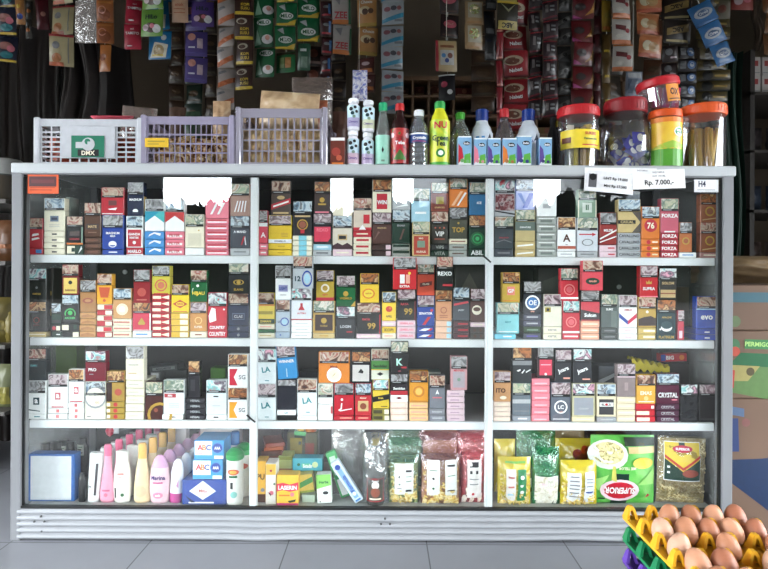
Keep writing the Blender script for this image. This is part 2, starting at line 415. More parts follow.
col(A, 144.6, 164.3, L(3, 8, 'lb', [('p', [(.2,.3),(.5,.7),(.8,.4),(.85,.75),(.5,.9),(.25,.6)], 'w')]), S(32, 'w', 6, 'white pack with turquoise pointed top', [('p', [(0,.42),(.5,.78),(1,.42),(1,1),(0,1)], (20,150,180)), ('p', [(.5,.78),(1,.42),(1,1),(.72,.98)], 'teal')]))
col(A, 165, 184.2, L(3, 8, 'pk', [('r', .1, .25, .9, .55, 'w'), T('FILTER', .5, .35, 'r')]), S(31, 'w', 1, 'white pack with red roof shape', [('p', [(0,.45),(.5,.8),(1,.45),(1,1),(0,1)], (200,50,50))]))
col(A, 185, 204.2, L(1, 7.5, 'w'), S(33.5, 'cream', 5, 'cream pack with tiny gold speck', [('r', .15, .1, .85, .7, (214,206,180)), ('c', .72, .84, .04, 'gold')]))
col(A, 205.2, 228.6, L(6, 6.2, 'pk', [('r', .08, .3, .92, .5, 'w'), ('r', .1, .6, .9, .8, 'r')]), S(31, 'pk', 3, 'pink pack with white slashes', [('p', [(.2,.2),(.3,.2),(.55,.8),(.45,.8)], 'w'), ('p', [(.5,.2),(.6,.2),(.85,.8),(.75,.8)], 'w')]))
col(A, 230, 249.6, L(1, 7.5, 'lg', [dash('gy')]), S(32, 'sl', 1, 'dark grey pack with red script', [T('A MAND', .82, .12, 'w'), ('p', [(.55,.15),(.62,.15),(.78,.6),(.7,.6)], 'r'), ('p', [(.78,.15),(.84,.15),(.78,.6),(.74,.5)], 'w')]),
    S(32.5, (170,130,116), 5, 'dusty brown pack with white strokes', [('p', [(.2+.17*i,.2),(.26+.17*i,.2),(.42+.14*i,.75),(.36+.14*i,.75)], 'w') for i in range(4)]))
# ---- top shelf, middle bay
A = (1, 2)
col(A, 259, 267.6, L(2, 6.2, 'pk', [dash('w')]), S(33, (224,70,90), 6, 'narrow raspberry pink pack', [('r', 0, .82, 1, 1, 'w'), T('A', .4, .25, 'w')]))
col(A, 268.3, 291.8, L(2, 6.3, 'y', [dash((200,160,30), .4, .7)]), S(28, 'y', 3, 'yellow pack with white lettered band', [('r', 0, 0, 1, .22, 'w'), T('CIGARILLO', .11, .1, 'dk')] + lines('gold', .55, 3, .55, .85)),
    S(34.5, (84,70,64), 0, 'dark pack with diagonal red ribbon', [('p', [(0,.25),(1,.55),(1,.8),(0,.5)], 'r'), ('p', [(.1,.36),(.9,.6),(.9,.68),(.1,.44)], 'w'), ('c', .5, .82, .2, 'tan', .5), ('r', .1, .06, .9, .14, 'tan')], x=(271, 290.5)))
col(A, 292.6, 312.4, L(4, 5.1, 'cream', [('r', .32, 0, .72, 1, (120,200,220))]), S(34.5, 'dk', 1, 'charcoal pack with ringed orange seal', [('r', .1, .86, .9, .94, 'tan'), ('o', .5, .5, .28, 'gold'), ('c', .5, .5, .18, (150,80,60)), ('r', .4, .1, .6, .28, 'r')]))
col(A, 313.2, 331.8, L(1, 6, 'lg', [dash('sl')]), L(1, 6, 'pb', [dash('w')]), S(30.5, 'dk', 3, 'black pack with crimson panel', [('r', .06, .12, .94, .9, (220,50,80)), ('p', [(.94,.3),(.7,.0),(.94,.0)], 'dk'), T('REXO', .74, .18, (240,120,140), .7)]),
    S(32, (56,40,38), 2, 'dark brown pack with gold crest', [('c', .5, .68, .16, 'gold'), ('r', .25, .42, .75, .5, 'gold'), ('r', .06, .02, .94, .1, 'pk')], x=(314, 330)))
col(A, 332.6, 352.5, L(1, 7, 'lp', [dash('cream')]), S(33.5, (214,204,186), 1, 'cream pack with mountain picture', [('r', .26, .42, .74, .7, 'tan'), ('r', .32, .48, .68, .64, 'dk'), ('p', [(0,.0),(1,0),(1,.14),(.75,.3),(.5,.18),(.25,.3),(0,.16)], (70,40,50))]),
    S(33, 'cream', 1, 'pale cream pack in the glare', [dash('tan', .3, .7, .5, .2)]))
col(A, 353.4, 371.6, L(3, 6.4, 'cream', [('r', .15, .35, .85, .7, 'r')]), L(1, 6.2, 'r', [dash('cream')]), S(32.5, (216,200,180), 0, 'cream pack with red crest and base', [('r', .55, .35, .9, .8, 'r'), ('r', 0, 0, 1, .16, 'r'), ('p', [(.3,.05),(.5,.3),(.7,.05)], 'w')]))
col(A, 372.3, 391.5, L(2, 6.1, 'db', [('r', .72, .1, .98, .9, 'lp')]), S(31.5, (84,52,46), 3, 'chocolate brown pack with painted glare', [T('MARINO', .82, .09, 'tan'), ('p', [(.1,.2),(.4,.6),(.3,.65)], (130,90,80))]),  # lighter sliver is glare painted on the front
    S(33, 'cream', 2, 'cream pack with red word panel', [('r', .22, .16, .78, .92, 'r'), T('WIN', .5, .2, 'w', .5)]))
col(A, 392.2, 410.4, L(2, 6.3, 'si', [('r', .05, .5, .95, .9, 'dg')]), S(34, 'dg', 1, 'dark green pack with pale word', [T('DUNIA', .86, .09, 'lg'), ('p', [(.4,.2),(.5,.2),(.7,.7),(.6,.7)], (110,70,60))]),
    S(33, 'lg', 4, 'silver pack with crimson initials', [('r', .35, .45, .45, .85, 'dr'), ('r', .55, .45, .75, .8, 'dr'), ('p', [(.1,.1),(.9,.2),(.8,.3)], 'w')]))
col(A, 411.3, 430, S(34, 'be', 5, 'cream-bordered red pack with picture', [('r', .08, .06, .92, .94, (176,60,44)), ('r', .28, .4, .72, .72, 'gg'), T('KUDUS', .2, .1, 'cream', .7), T('MILD', .83, .07, 'cream')], x=(412, 429.4), dy=-0.026),
    S(34, 'pb', 5, 'plain pale blue glossy pack', [dash('w', .2, .8, .4, .1)]))
col(A, 431, 448.6, L(1, 6.5, 'dg', [T('VITA', .5, .6, 'si')]), L(1, 6, 'dk', [T('VIPS', .5, .6, 'si')]), S(32.5, (56,54, 48), 0, 'dark pack with three white letters', [T('VIP', .5, .24, 'w', .8), ('c', .25, .8, .05, (200,90,60)), ('c', .5, .8, .05, (200,90,60)), ('c', .75, .8, .05, (200,90,60)), ('r', .2, .2, .8, .28, 'rb')]),
    S(29, (150, 74, 60), 5, 'brick brown pack with framed picture', [('r', .06, .06, .94, .94, (120,50,40)), ('r', .28, .42, .72, .82, 'oy'), T('SAMPOER', .22, .1, 'tan')]))
col(A, 449.4, 467.6, L(2, 6.3, 'si', [dash('br')]), L(1, 5.5, 'cream', [dash('rb', .1, .9)]), S(31, (74,76,64), 6, 'dark silver pack with gold word', [T('TOP', .45, .28, 'gold', .7), ('c', .5, .8, .06, 'gold')]),
    S(29, 'o', 5, 'orange pack with pale streaks', [('p', [(.1,.1),(.25,.1),(.75,.9),(.6,.9)], (240,180,130)), ('p', [(.4,.1),(.5,.1),(.95,.8),(.85,.85)], 'w')]))
col(A, 469, 486, L(1, 8, 'dg', [T('ABIL', .5, .6, 'w')]), S(33.5, 'dg', 2, 'green pack with round seal', [('c', .5, .48, .42, 'g'), ('o', .5, .48, .3, (40,170,90)), ('c', .5, .48, .12, (60,190,110))]),
    S(33, (40,110,160), 5, 'ocean blue pack with small white word', [T('ICE', .6, .12, 'w', .4, .6)]))
# ---- top shelf, egg-side bay
A = (1, 3)
col(A, 494.6, 513.8, L(1, 8, 'sl', [dash('gy')]), S(32.5, (64,72,78), 5, 'steel grey pack with tiny red word', [T('EVOLUTION', .55, .07, 'r', .5), ('p', [(.1,.3),(.5,.42),(.9,.3),(.9,.34),(.5,.46),(.1,.34)], 'gy')]),
    S(37, 'lg', 4, 'white pack with red-black collage', [('r', .03, .25, .97, .97, PHOTO(((30,24,26),(120,24,34),(180,160,160),(60,20,26)), 60)), ('p', [(0,.2),(1,.05),(1,.12),(0,.26)], 'dk')], x=(494.6, 515)))
col(A, 515.3, 535.6, L(2, 7.8, 'be', [('p', [(.1,.3),(.9,.5),(.9,.7),(.1,.5)], 'w')]), S(31.5, (196,176,120), 5, 'sand pack with grey-green shoulder', [('r', 0, .55, 1, 1, (96,112,104)), T('SIGNATURE', .72, .08, 'w')]),
    S(30, (150,160,214), 1, 'pale violet pack with blue swoosh', [('p', [(.35,.1),(.6,.1),(.95,.9),(.7,.9)], (60,80,180)), ('p', [(.1,.9),(.3,.9),(.5,.4),(.42,.3)], (70,100,190))]))
col(A, 536.8, 556.8, L(5, 8.1, 'si', [('r', .2, .3, .8, .62, (110,120,114)), ('r', .1, .75, .9, .85, 'w')]), S(33, 'w', 1, 'white pack dissolving in glare', [dash('lg', .3, .7)]))
col(A, 557.6, 576, L(1, 6, 'w', [dash('lg')]), S(34, 'w', 2, 'white pack with brown gothic letter', [('r', 0, .1, 1, .24, (190,90,66)), T('A', .62, .36, 'br', .5), T('MILD', .3, .04, 'br')]))
col(A, 577.2, 598.4, L(1, 6, 'lg', [dash('gy')]), S(33.5, (206,212,220), 5, 'pale grey pack with red arrow', [('r', .1, .78, .75, .84, 'r'), ('p', [(.72,.72),(.92,.81),(.72,.9)], 'r'), ('o', .5, .42, .28, 'gy', .6)]),
    S(28.5, (130,160,136), 5, 'sage green pack with pale square', [('r', .24, .3, .76, .85, (206,216,206)), T('II', .58, .3, 'g'), ('r', 0, 0, .05, 1, 'cream'), ('r', .95, 0, 1, 1, 'cream')], x=(578, 596.6)))
col(A, 600, 617, L(2, 6.2, 'lp', [dash('r', .5, .9)]), S(32.5, (158,50,48), 6, 'brick red pack with white curves', [('p', [(0,.25),(1,.7),(1,.78),(0,.33)], 'w'), ('p', [(0,.1),(1,.4),(1,.46),(0,.15)], 'w'), T('MILDE', .72, .12, 'w')]))
col(A, 618, 641, L(4, 6.2, 'lg', [T('CAVALLINO', .5, .5, 'dk', .9)]), S(33.5, 'be', 1, 'tan pack with black chevron', [('p', [(.62,0),(1,0),(1,1),(.62,1),(1,.5)], (90,80,72)), ('r', 0, .42, .78, .6, 'dk'), T('CASUAL', .51, .13, 'be', .7, .4)]))
col(A, 641.7, 660, L(3, 6.2, 'o', [('c', .4, .5, .12, 'r'), dash('cream', .6, .9)]), S(32.5, 'o', 1, 'orange pack with red disc', [('c', .5, .66, .36, 'r'), T('76', .66, .32, 'cream', .4)]))
col(A, 660.7, 679, L(4, 6.2, (190,30,50), [T('FORZA', .5, .6, 'w', .9)]), S(34.5, (206,90,110), 5, 'rose pack with broad white word', [T('FORZA', .8, .18, 'w', .9), ('r', .2, .02, .8, .08, 'w')]))
col(A, 679.6, 697, L(1, 5.5, 'w', [dash('lb')]), S(30, (200,110,56), 6, 'narrow copper pack with gold coin', [('c', .5, .6, .3, 'gold'), ('c', .5, .6, .2, (170,90,50))], x=(679.8, 692.6)))
col(A, 700.6, 719.6, L(1, 5.5, (170,120,116), [dash('cream')]), S(30, (150,84,56), 0, 'lower rust pack with gold coin', [('c', .5, .62, .26, 'gold'), ('c', .5, .62, .18, (150,84,56)), ('p', [(.1,.1),(.9,.22),(.9,.28),(.1,.16)], 'tan')]),
    S(28.5, (156,90,60), 2, 'upper rust pack with gold coin', [('c', .5, .62, .26, 'gold'), ('c', .5, .62, .18, (150,84,56)), ('p', [(.1,.1),(.9,.22),(.9,.28),(.1,.16)], 'tan')]))
# ---- second shelf, crate-side bay
A = (2, 1)
col(A, 26.6, 46, L(1, 5.2, (206,180,110), [dash('cream', .05, .95)]), S(30, (24,20,20), 2, 'lower black pack with red dot', [('o', .5, .62, .16, (170,50,46)), T('SURYA', .35, .08, (120,40,40))]),
    S(33.5, 'k', 4, 'upper black pack with faint word', [T('ESSENSE', .38, .08, 'gold', .7), ('c', .5, .68, .06, 'gy')]))
col(A, 51, 60.8, L(1, 5.2, 'dg', [dash('w', .5, .9)]), L(1, 7.6, 'k', [('c', .3, .5, .2, 'r'), ('r', .55, .2, .95, .8, 'cream')]), S(21, 'dg', 1, 'narrow dark green pack', [('r', .1, .1, .9, .4, 'k')], lid=.5))
col(A, 61.6, 78.6, L(1, 5.2, 'k', [('r', .65, 0, 1, 1, 'cream')]), L(1, 9, 'k', [('r', .0, .2, .4, .8, 'cream'), ('r', .7, .3, .9, .8, 'dg')]), S(28, 'k', 1, 'black pack with green arch emblem', [('o', .5, .52, .34, (60,180,90)), ('r', .1, .1, .9, .42, 'k'), ('c', .5, .58, .14, (60,190,90)), T('ARCHER', .28, .12, (80,200,110))]),
    S(30.5, 'dr', 0, 'crimson pack with yellow square', [('r', .1, .08, .9, .9, (232,196,90)), ('c', .5, .66, .12, 'k'), T('BAROKA', .25, .1, 'dr', .6)], x=(61.4, 78.4), side='dr'))
col(A, 79.4, 95.8, L(4, 6.2, (196,140,80), [('p', [(.1,.2),(.9,.2),(.9,.5),(.5,.75),(.1,.5)], (170,110,60))]), S(32.5, (176,122,70), 6, 'caramel pack with reddish oval', [('c', .5, .58, .34, (150,70,50), .5), ('c', .5, .58, .2, (190,130,80), .5)]))
col(A, 96.6, 112, *([L(1, 5.5, 'r', [('r', .55, .1, 1, .9, 'cream')]), L(1, 5.5, 'cream', [('r', .45, .1, 1, .9, 'r')])] * 3), S(30.5, (240,170,40), 0, 'amber pack with red shield', [('p', [(.12,.9),(.88,.9),(.75,.35),(.25,.35)], (210,80,40)), ('c', .5, .2, .1, (210,80,40))]))
col(A, 112.8, 131.6, L(3, 6.2, 'cream', [('r', .05, .3, .9, .6, (200,120,100))]), S(30.5, (206,150,90), 1, 'honey pack with glowing centre', [('c', .5, .5, .32, (240,224,190)), ('c', .5, .5, .16, 'w')]))
col(A, 132.4, 150.8, L(1, 6.5, 'w', [dash('lb')]), S(28.5, (214,50,76), 2, 'raspberry pack with gold crown', [('p', [(.3,.45),(.5,.75),(.7,.45),(.66,.35),(.34,.35)], 'gold'), ('r', .94, 0, 1, 1, 'w'), ('r', .06, .03, .9, .06, 'w')]),
    S(33, (150,24,34), 6, 'deep red pack with pale lion', [('c', .5, .5, .26, (190,70,60)), ('r', .2, .1, .8, .16, (200,90,80))], x=(133, 150)))
col(A, 151.6, 170, L(7, 6.2, 'r', [('r', .05, .25, .5, .75, 'cream'), ('p', [(.5,.5),(.95,.15),(.95,.85)], 'cream')]), S(28.5, (206,190,60), 6, 'lime yellow pack with pink rosette', [('o', .5, .5, .34, (210,90,70)), ('c', .5, .5, .2, (210,110,80)), ('r', .1, .0, .9, .06, 'r')]))
col(A, 171, 189, L(4, 6.2, (226,180,50), [('r', .5, .1, .95, .9, 'cream')]), S(28.5, (240,206,40), 0, 'yellow pack with red diamond oval', [('p', [(.08,.5),(.5,.74),(.92,.5),(.5,.26)], (200,60,40)), ('c', .5, .5, .24, (240,206,40), .5), T('KING', .5, .1, 'r', .4), ('r', .1, .06, .9, .1, 'r')]))
col(A, 189.8, 206.8, L(1, 6.2, 'cream', [dash('rb', .3, .7)]), S(29.5, (206,140,70), 3, 'tawny orange pack with emblem', [('o', .5, .6, .22, (240,200,120)), T('SUPER', .25, .12, 'cream', .6)]),
    S(32, (20,100,50), 0, 'forest green pack with yellow word', [T('HIJAU', .42, .24, 'yel', .8), ('c', .45, .82, .08, 'w'), ('p', [(.08,.45),(.16,.7),(.2,.7)], 'w')]))
col(A, 207.6, 227, L(1, 8, (206,30,50), [T('COUNTRY', .5, .55, 'w', .86)]), S(37.5, (206,30,50), 4, 'scarlet pack with white swing tag', [('p', [(.1,.3),(.45,.4),(.4,.9),(.2,.96),(.05,.6)], 'w'), T('COUNTRY', .1, .14, 'w', .8), ('c', .85, .88, .05, 'w')]))
col(A, 227.9, 248.8, L(2, 6.1, 'nv', [('c', .5, .5, .07, 'gy')]), S(32.5, 'nv', 0, 'navy pack with boxed silver word', [('r', .2, .3, .8, .62, (90,110,140)), ('r', .22, .33, .78, .59, 'nv'), T('CLAS', .46, .14, 'lg', .5)]),
    S(30.5, (22,24,30), 5, 'black pack with gold eye emblem', [('o', .5, .58, .26, 'gold', .5), ('c', .5, .58, .1, 'gold'), T('ELANG', .2, .12, 'gold', .7)]))
# ---- second shelf, middle bay
A = (2, 2)
col(A, 256.2, 274.6, L(1, 5.2, 'cream', [dash('be')]), L(1, 3.6, 'g'), L(1, 5.2, 'cream', [dash('sal')]), S(31.5, (236,206,70), 0, 'yellow pack with green word band', [('r', 0, .02, 1, .26, 'dg'), T('ZAMAN', .14, .12, 'yel'), ('r', .1, .5, .9, .66, 'oy'), ('r', 0, .94, 1, 1, 'o')]))
col(A, 275.6, 290.2, L(1, 6.5, (150,170,190), [dash('b', .3, .4)]), S(32, (170,186,200), 0, 'lower grey pack with blue ring', [('o', .62, .5, .3, 'b'), ('c', .62, .5, .2, 'pb'), T('U', .5, .12, 'nv', .2, .22)]),
    S(34, 'w', 6, 'white pack with lilac word block', [('r', .2, .38, .8, .7, (150,150,200)), T('LIGHT', .54, .16, 'b', .5), dash('lg', .3, .7, .2, .05)], x=(275.2, 291)))
col(A, 291.2, 311.8, L(3, 6.1, 'w', [dash('lg', .2, .8, .4, .15)]), S(31.5, (214,220,228), 4, 'silver pack with red flask mark', [('p', [(.44,.7),(.44,.86),(.56,.86),(.56,.7),(.66,.5),(.34,.5)], 'r'), T('ALTERN', .34, .09, 'r', .7), ('r', 0, .0, 1, .05, 'r')]),
    S(32, (176,184,190), 0, 'upper grey pack with blue swirl', [('o', .72, .5, .26, 'b', 1.6), ('c', .72, .5, .16, 'pb', 1.6), T('12', .5, .26, 'dt', .3, .25)], x=(294, 313.8), dy=-0.026))
col(A, 312.8, 335, L(1, 5.2, 'be', [dash('gold', .3, .7)]), S(32.5, (190,150,70), 5, 'gold-framed pack with brown square', [('r', .1, .12, .9, .92, 'db'), ('c', .5, .62, .13, 'gold'), T('NOBLE', .36, .09, 'gold', .5)]),
    S(30.5, (190,160,50), 3, 'mustard pack with cream medallion', [('c', .5, .66, .24, 'cream'), ('c', .5, .66, .15, 'gold'), ('r', 0, 0, 1, .17, (190,40,60)), T('SEJATI', .3, .1, 'r', .6)], x=(316, 334)))
col(A, 336, 355.4, S(32, (40,42,48), 4, 'slate black pack with silver word', [T('LOGIN', .6, .14, 'lg', .7), ('r', .55, .3, .85, .36, 'r')]),
    S(31, (14,96,50), 3, 'bottle green pack with gold emblem', [('c', .5, .66, .14, 'gold'), T('WISMILD', .42, .12, 'gold', .7), ('p', [(.75,0),(1,0),(1,.3)], 'gold')]))
col(A, 356.6, 380.8, L(1, 4.8, 'lp', [dash('cream')]), S(31, 'k', 0, 'wide black pack with gold numeral', [T('99', .4, .34, 'gold', .4, .62), T('RAYA', .75, .12, 'r', .5, .4), ('r', .95, 0, 1, 1, 'r')]),
    S(29.5, (240,200,50), 2, 'yellow pack with amber oval ring', [('c', .45, .5, .34, 'o', .8), ('c', .45, .5, .26, 'yel', .8), T('DJITOE', .5, .1, 'r', .5, .45)], x=(360, 379)))
col(A, 382, 396.2, L(1, 5.6, 'cream', [dash('sal')]), L(1, 6.6, 'y', [T('KOPI', .5, .5, 'br')]), L(1, 5.6, 'lp', [dash('cream')]), S(29, (246,206,50), 1, 'small yellow pack with red fruit', [('c', .5, .66, .24, (206,50,40), .9), ('c', .58, .7, .08, 'o'), T('APEL', .25, .12, 'br')]))
col(A, 397.2, 415.8, L(3, 6.2, 'lp', [T('SEMBILAN', .5, .4, 'pk')]), S(31, 'k', 3, 'black pack with red-gold numeral', [T('99', .45, .36, 'gold', .5, .6), T('RAYA', .84, .12, 'r', .5, .4), ('r', .94, 0, 1, 1, (120,20,30))]),
    S(31.5, (206,30,40), 6, 'wide red pack with white crest', [('r', .3, .3, .5, .75, 'w'), ('r', .55, .3, .72, .75, 'sal'), T('EXTRA', .16, .12, 'w', .5), ('c', .7, .82, .06, 'yel')], x=(392.6, 416), dy=-0.026))
col(A, 417, 434.6, L(2, 6.2, (24,60,150), [('p', [(.1,.3),(.5,.3),(.8,.7),(.4,.7)], 'w'), ('p', [(.6,.3),(.8,.3),(.9,.7),(.75,.7)], 'r')]), S(31, (24,60,150), 3, 'cobalt pack with red slash', [('p', [(.3,.08),(.48,.08),(.8,.5),(.62,.5)], 'r'), T('SENATOR', .68, .12, 'w', .8), ('c', .84, .84, .08, 'r')]),
    S(33.5, (224,76,50), 5, 'vermilion pack with dark badge', [('p', [(.15,.4),(.85,.5),(.85,.7),(.15,.6)], (110,40,34)), T('CLASS', .55, .09, 'cream', .5)]))
col(A, 435.6, 452, L(3, 6.1, (226,180,150), [('r', .7, .1, .98, .9, 'pb')]), S(30.5, (206,140,96), 2, 'peach pack with faint crest', [('o', .5, .55, .2, 'rb')] + lines('rb', .25, 2)),
    S(33.5, 'k', 0, 'black pack with wide white word', [T('REXO', .8, .2, 'w', .86), ('p', [(.35,.2),(.95,.2),(.98,.3),(.38,.3)], 'r')], dy=-0.026))
col(A, 453, 469.6, L(3, 6.1, (70,40,46), [dash('r', .3, .9)]), S(33.5, (60,66,74), 1, 'charcoal pack with red brush streak', [('p', [(.05,.72),(.95,.86),(.9,.95),(.05,.82)], (200,60,70)), T('JAZZY', .5, .1, 'lg')]))
col(A, 470.4, 485.8, L(2, 6, (70,60,56), [('c', .3, .5, .1, 'br'), ('c', .7, .5, .1, 'br')]), L(1, 5, 'lp', [dash('cream')]), S(33.5, (84,50,44), 3, 'coffee brown pack with cream disc', [('c', .42, .58, .32, 'cream'), ('c', .42, .62, .24, 'br', .6)]))
# ---- second shelf, egg-side bay
A = (2, 3)
col(A, 497, 519.5, L(1, 5.6, (110,200,226), [dash('w', .4, .8)], x=(494.6, 516)), S(31, (130,206,214), 5, 'aqua pack with faint lettering', [T('MINT', .6, .1, 'tl', .5), ('r', .08, .08, .92, .12, 'w')], x=(497, 519.5)),
    S(30.5, (206,170,60), 2, 'golden pack with pink square', [('r', .28, .4, .72, .85, (236,130,110)), T('GP', .62, .2, 'w', .4), ('r', .08, .08, .92, .12, 'o')], x=(502, 520)))
col(A, 523.6, 541.6, L(1, 6.4, 'sl', [dash('vi')]), L(1, 6.4, (50,70,46), [dash('gg')]), L(2, 6.4, (70,72,90), [dash('lg')]), S(32.5, (44,46,56), 6, 'graphite pack with ringed letters', [('o', .5, .55, .42, 'w'), ('c', .5, .55, .3, 'skyb'), T('OE', .55, .26, 'w', .45), T('mild', .12, .08, 'sal')]))
col(A, 543.6, 562, L(2, 6.4, 'cream', [T('KRETEK', .5, .35, 'gy', .5)]), S(32.5, (226,220,200), 3, 'ivory pack with small dark stamp', [('r', .08, .72, .4, .96, 'oy'), ('c', .24, .84, .08, 'k')]))
col(A, 562.8, 580, L(1, 6.4, (214,60,76), [dash('w', .1, .9)]), S(32.5, (206,40,56), 4, 'lower ruby pack with rosette', [('o', .5, .55, .32, (240,120,120)), ('c', .5, .55, .18, (230,90,100)), ('r', 0, .0, 1, .1, 'w')]),
    S(32.5, (214,44,60), 5, 'upper ruby pack with rosette', [('o', .5, .55, .32, (240,120,120)), ('c', .5, .55, .18, (230,90,100)), ('r', 0, .08, 1, .17, 'w')], x=(560.5, 578.4)))
col(A, 581, 599.8, L(3, 6.3, (240,170,140), [('r', .1, .4, .9, .6, 'cream')]), S(30.5, (60,52,56), 6, 'two-tone pack with red shoulder', [('p', [(0,.6),(1,.4),(1,1),(0,1)], (206,56,70)), T('Sukun', .3, .2, 'w', .7), ('r', 0, 0, 1, .05, 'r')]),
    S(29.5, (224,70,84), 0, 'coral red pack with green badge', [('c', .5, .5, .34, 'dg', .5), T('GAUDI', .5, .1, 'sal', .5)], x=(579, 599.6), dy=-0.026))
col(A, 601.4, 618, L(2, 6.1, (66,74,74), [dash('gy')]), S(33.5, (80,92,90), 5, 'grey-green pack with slanted word', [T('SLIMZ', .88, .1, 'w', .6), ('r', .6, 0, 1, .8, (96,110,106))]))
col(A, 619, 637.6, L(2, 6.1, 'w', [dash('pk', .3, .7, .4, .15)]), S(32.5, 'w', 3, 'white pack with navy-red chevron', [('p', [(.02,.72),(.5,.34),(.5,.14),(.02,.5)], 'b'), ('p', [(.98,.72),(.5,.34),(.5,.14),(.98,.5)], (210,40,70)), T('AMILD', .88, .1, 'r', .7)]))
col(A, 638.4, 656.4, L(2, 6.1, (206,176,90), [('r', .3, .3, .95, .7, 'cream')]), S(30.5, (190,150,60), 0, 'gold pack with dark mountain', [('p', [(0,.1),(1,.1),(1,.5),(.7,.62),(.3,.56),(0,.45)], 'db'), ('c', .5, .84, .08, 'cream')]),
    S(31.5, (196,26,36), 3, 'red pack with gold crown word', [T('SUPRA', .44, .16, 'w', .8), ('p', [(.35,.68),(.35,.85),(.43,.75),(.5,.9),(.57,.75),(.65,.85),(.65,.68)], 'gold'), ('r', 0, 0, 1, .06, 'pk')], x=(639.8, 658)))
col(A, 657.2, 676.2, L(1, 6, 'dt', [T('PLATINUM', .5, .5, 'gold')]), S(34.5, (16,50,58), 2, 'deep teal pack with white crescent', [('c', .5, .3, .3, 'w', .7), ('c', .5, .42, .3, 'dt', .7), T('APACHE', .78, .09, 'gold'), ('c', .16, .22, .05, 'w')]),
    S(31.5, (50,46,44), 4, 'black-brown pack with tan stripes', [T('SOLOM', .84, .14, 'tan', .7), ('r', .08, .1, .92, .5, 'tan'), ('r', .08, .28, .92, .34, 'rb')], x=(659.2, 677.2)))
col(A, 678, 684.6, S(30, (200,50,70), 3, 'slim crimson pack seen edgeways', [('r', .2, .1, .7, .5, 'lp')]))
col(A, 696.6, 717.6, L(2, 5.7, (30,60,170), [('r', .4, .3, .65, .55, 'w')]), S(32.5, (34,70,180), 0, 'bright blue pack with rounded letters', [T('evo', .56, .22, 'w', .66), ('r', 0, .95, 1, 1, 'pb')]))
# ---- third shelf, crate-side bay
A = (3, 1)
col(A, 26.6, 46, L(1, 5, 'w', [dash('tl', .4, .7)]), S(33.5, 'w', 6, 'white pack with teal letter square', [('r', .34, .45, .66, .8, 'dt'), T('a', .62, .2, 'w', .3), ('p', [(.1,.18),(.7,.12),(.7,.16),(.1,.24)], 'dt')]),
    S(32, (16,30,36), 0, 'black-teal pack with small label', [('r', .15, .68, .55, .84, 'dt'), T('CLARO', .76, .07, 'teal', .3, .35)]))
col(A, 47.4, 67.6, L(2, 5.5, 'w', [('r', .42, .2, .58, .8, (220,110,110))]), S(34, 'w', 3, 'broad white pack with red letter square', [('r', .36, .4, .64, .74, (206,90,100)), T('a', .57, .2, 'w', .3), ('r', .2, .03, .8, .08, 'r')]))
col(A, 68.2, 84, L(3, 5.7, 'w', [('r', .4, .2, .6, .8, (220,110,110))]), S(33, 'w', 2, 'narrow white pack with red letter square', [('r', .34, .4, .66, .76, (206,90,100)), T('a', .58, .2, 'w', .3), ('r', .1, .02, .9, .07, 'r')]))
col(A, 84.8, 105.8, S(38, (220,216,200), 1, 'cream pack with grey half-circle', [('c', .5, .92, .52, (150,156,160)), ('c', .5, .95, .46, (230,226,210)), T('GG', .72, .1, 'tan', .3, .6), ('r', .1, .1, .3, .14, 'gy')]),
    S(30.5, (120,16,36), 4, 'maroon pack with short white word', [T('PRO', .62, .17, 'w', .4, .35), ('r', .2, .35, .4, .4, 'gy')]))
col(A, 106.6, 124.6, L(3, 6, (170,140,50), [('c', .5, .5, .12, 'r'), ('r', 0, .2, .2, .8, 'cream')]), S(30.5, (176,140,60), 2, 'olive gold pack with red emblem', [('c', .65, .5, .2, (190,80,60)), ('r', 0, .0, .3, 1, 'db')]))
col(A, 125.4, 144, L(5, 7.9, 'cream', [('r', .15, .45, .7, .52, 'gy')]), S(34, 'cream', 6, 'cream pack topping a tall pile', [dash('gy', .15, .7, .7, .04), dash('tan', .15, .6, .3, .04)], strip=False))
col(A, 144.8, 162.6, S(38, (74,36,34), 5, 'maroon-brown pack with large gold ring', [('o', .85, .2, .72, 'gold', 1.0), ('c', .62, .4, .12, (150,70,50))]))
col(A, 163.2, 184.4, L(1, 5.5, 'w', [T('DAN', .5, .5, 'k', .3)], x=(161.8, 183)), S(34.5, (222,228,230), 5, 'white pack with red top label', [('r', .05, .78, .6, .96, (190,50,60)), T('PIN', .87, .1, 'w', .3, .32)] + lines('lg', .5, 3)))
col(A, 185.2, 205.2, L(4, 5.5, (34,32,40), [T('HERBAL', .5, .4, 'lg')]), S(37, (30,28,36), 2, 'narrow black pack with amber lid picture', [('r', .2, .3, .6, .8, 'dk')], x=(188, 199.6)))
col(A, 206, 226.6, L(1, 5, 'w', [dash('k', .35, .6, .4, .3)]), S(35, (214,224,226), 4, 'plain white pack with tiny black logo', [('r', .35, .82, .6, .88, 'dk'), dash('lg', .3, .7, .4, .04)]))
col(A, 227.6, 247.6, S(32.5, 'w', 2, 'white pack with orange arrow', [('p', [(.08,.1),(.5,.1),(.3,.5),(.5,.9),(.08,.9)], (240,160,30)), T('SG', .5, .22, 'gy', .35, .72)]),
    S(33.5, 'w', 2, 'white pack with red arrow notch', [('p', [(.08,.1),(.5,.1),(.3,.5),(.5,.9),(.08,.9)], (206,20,50)), T('SG', .5, .22, 'gy', .35, .72)]))
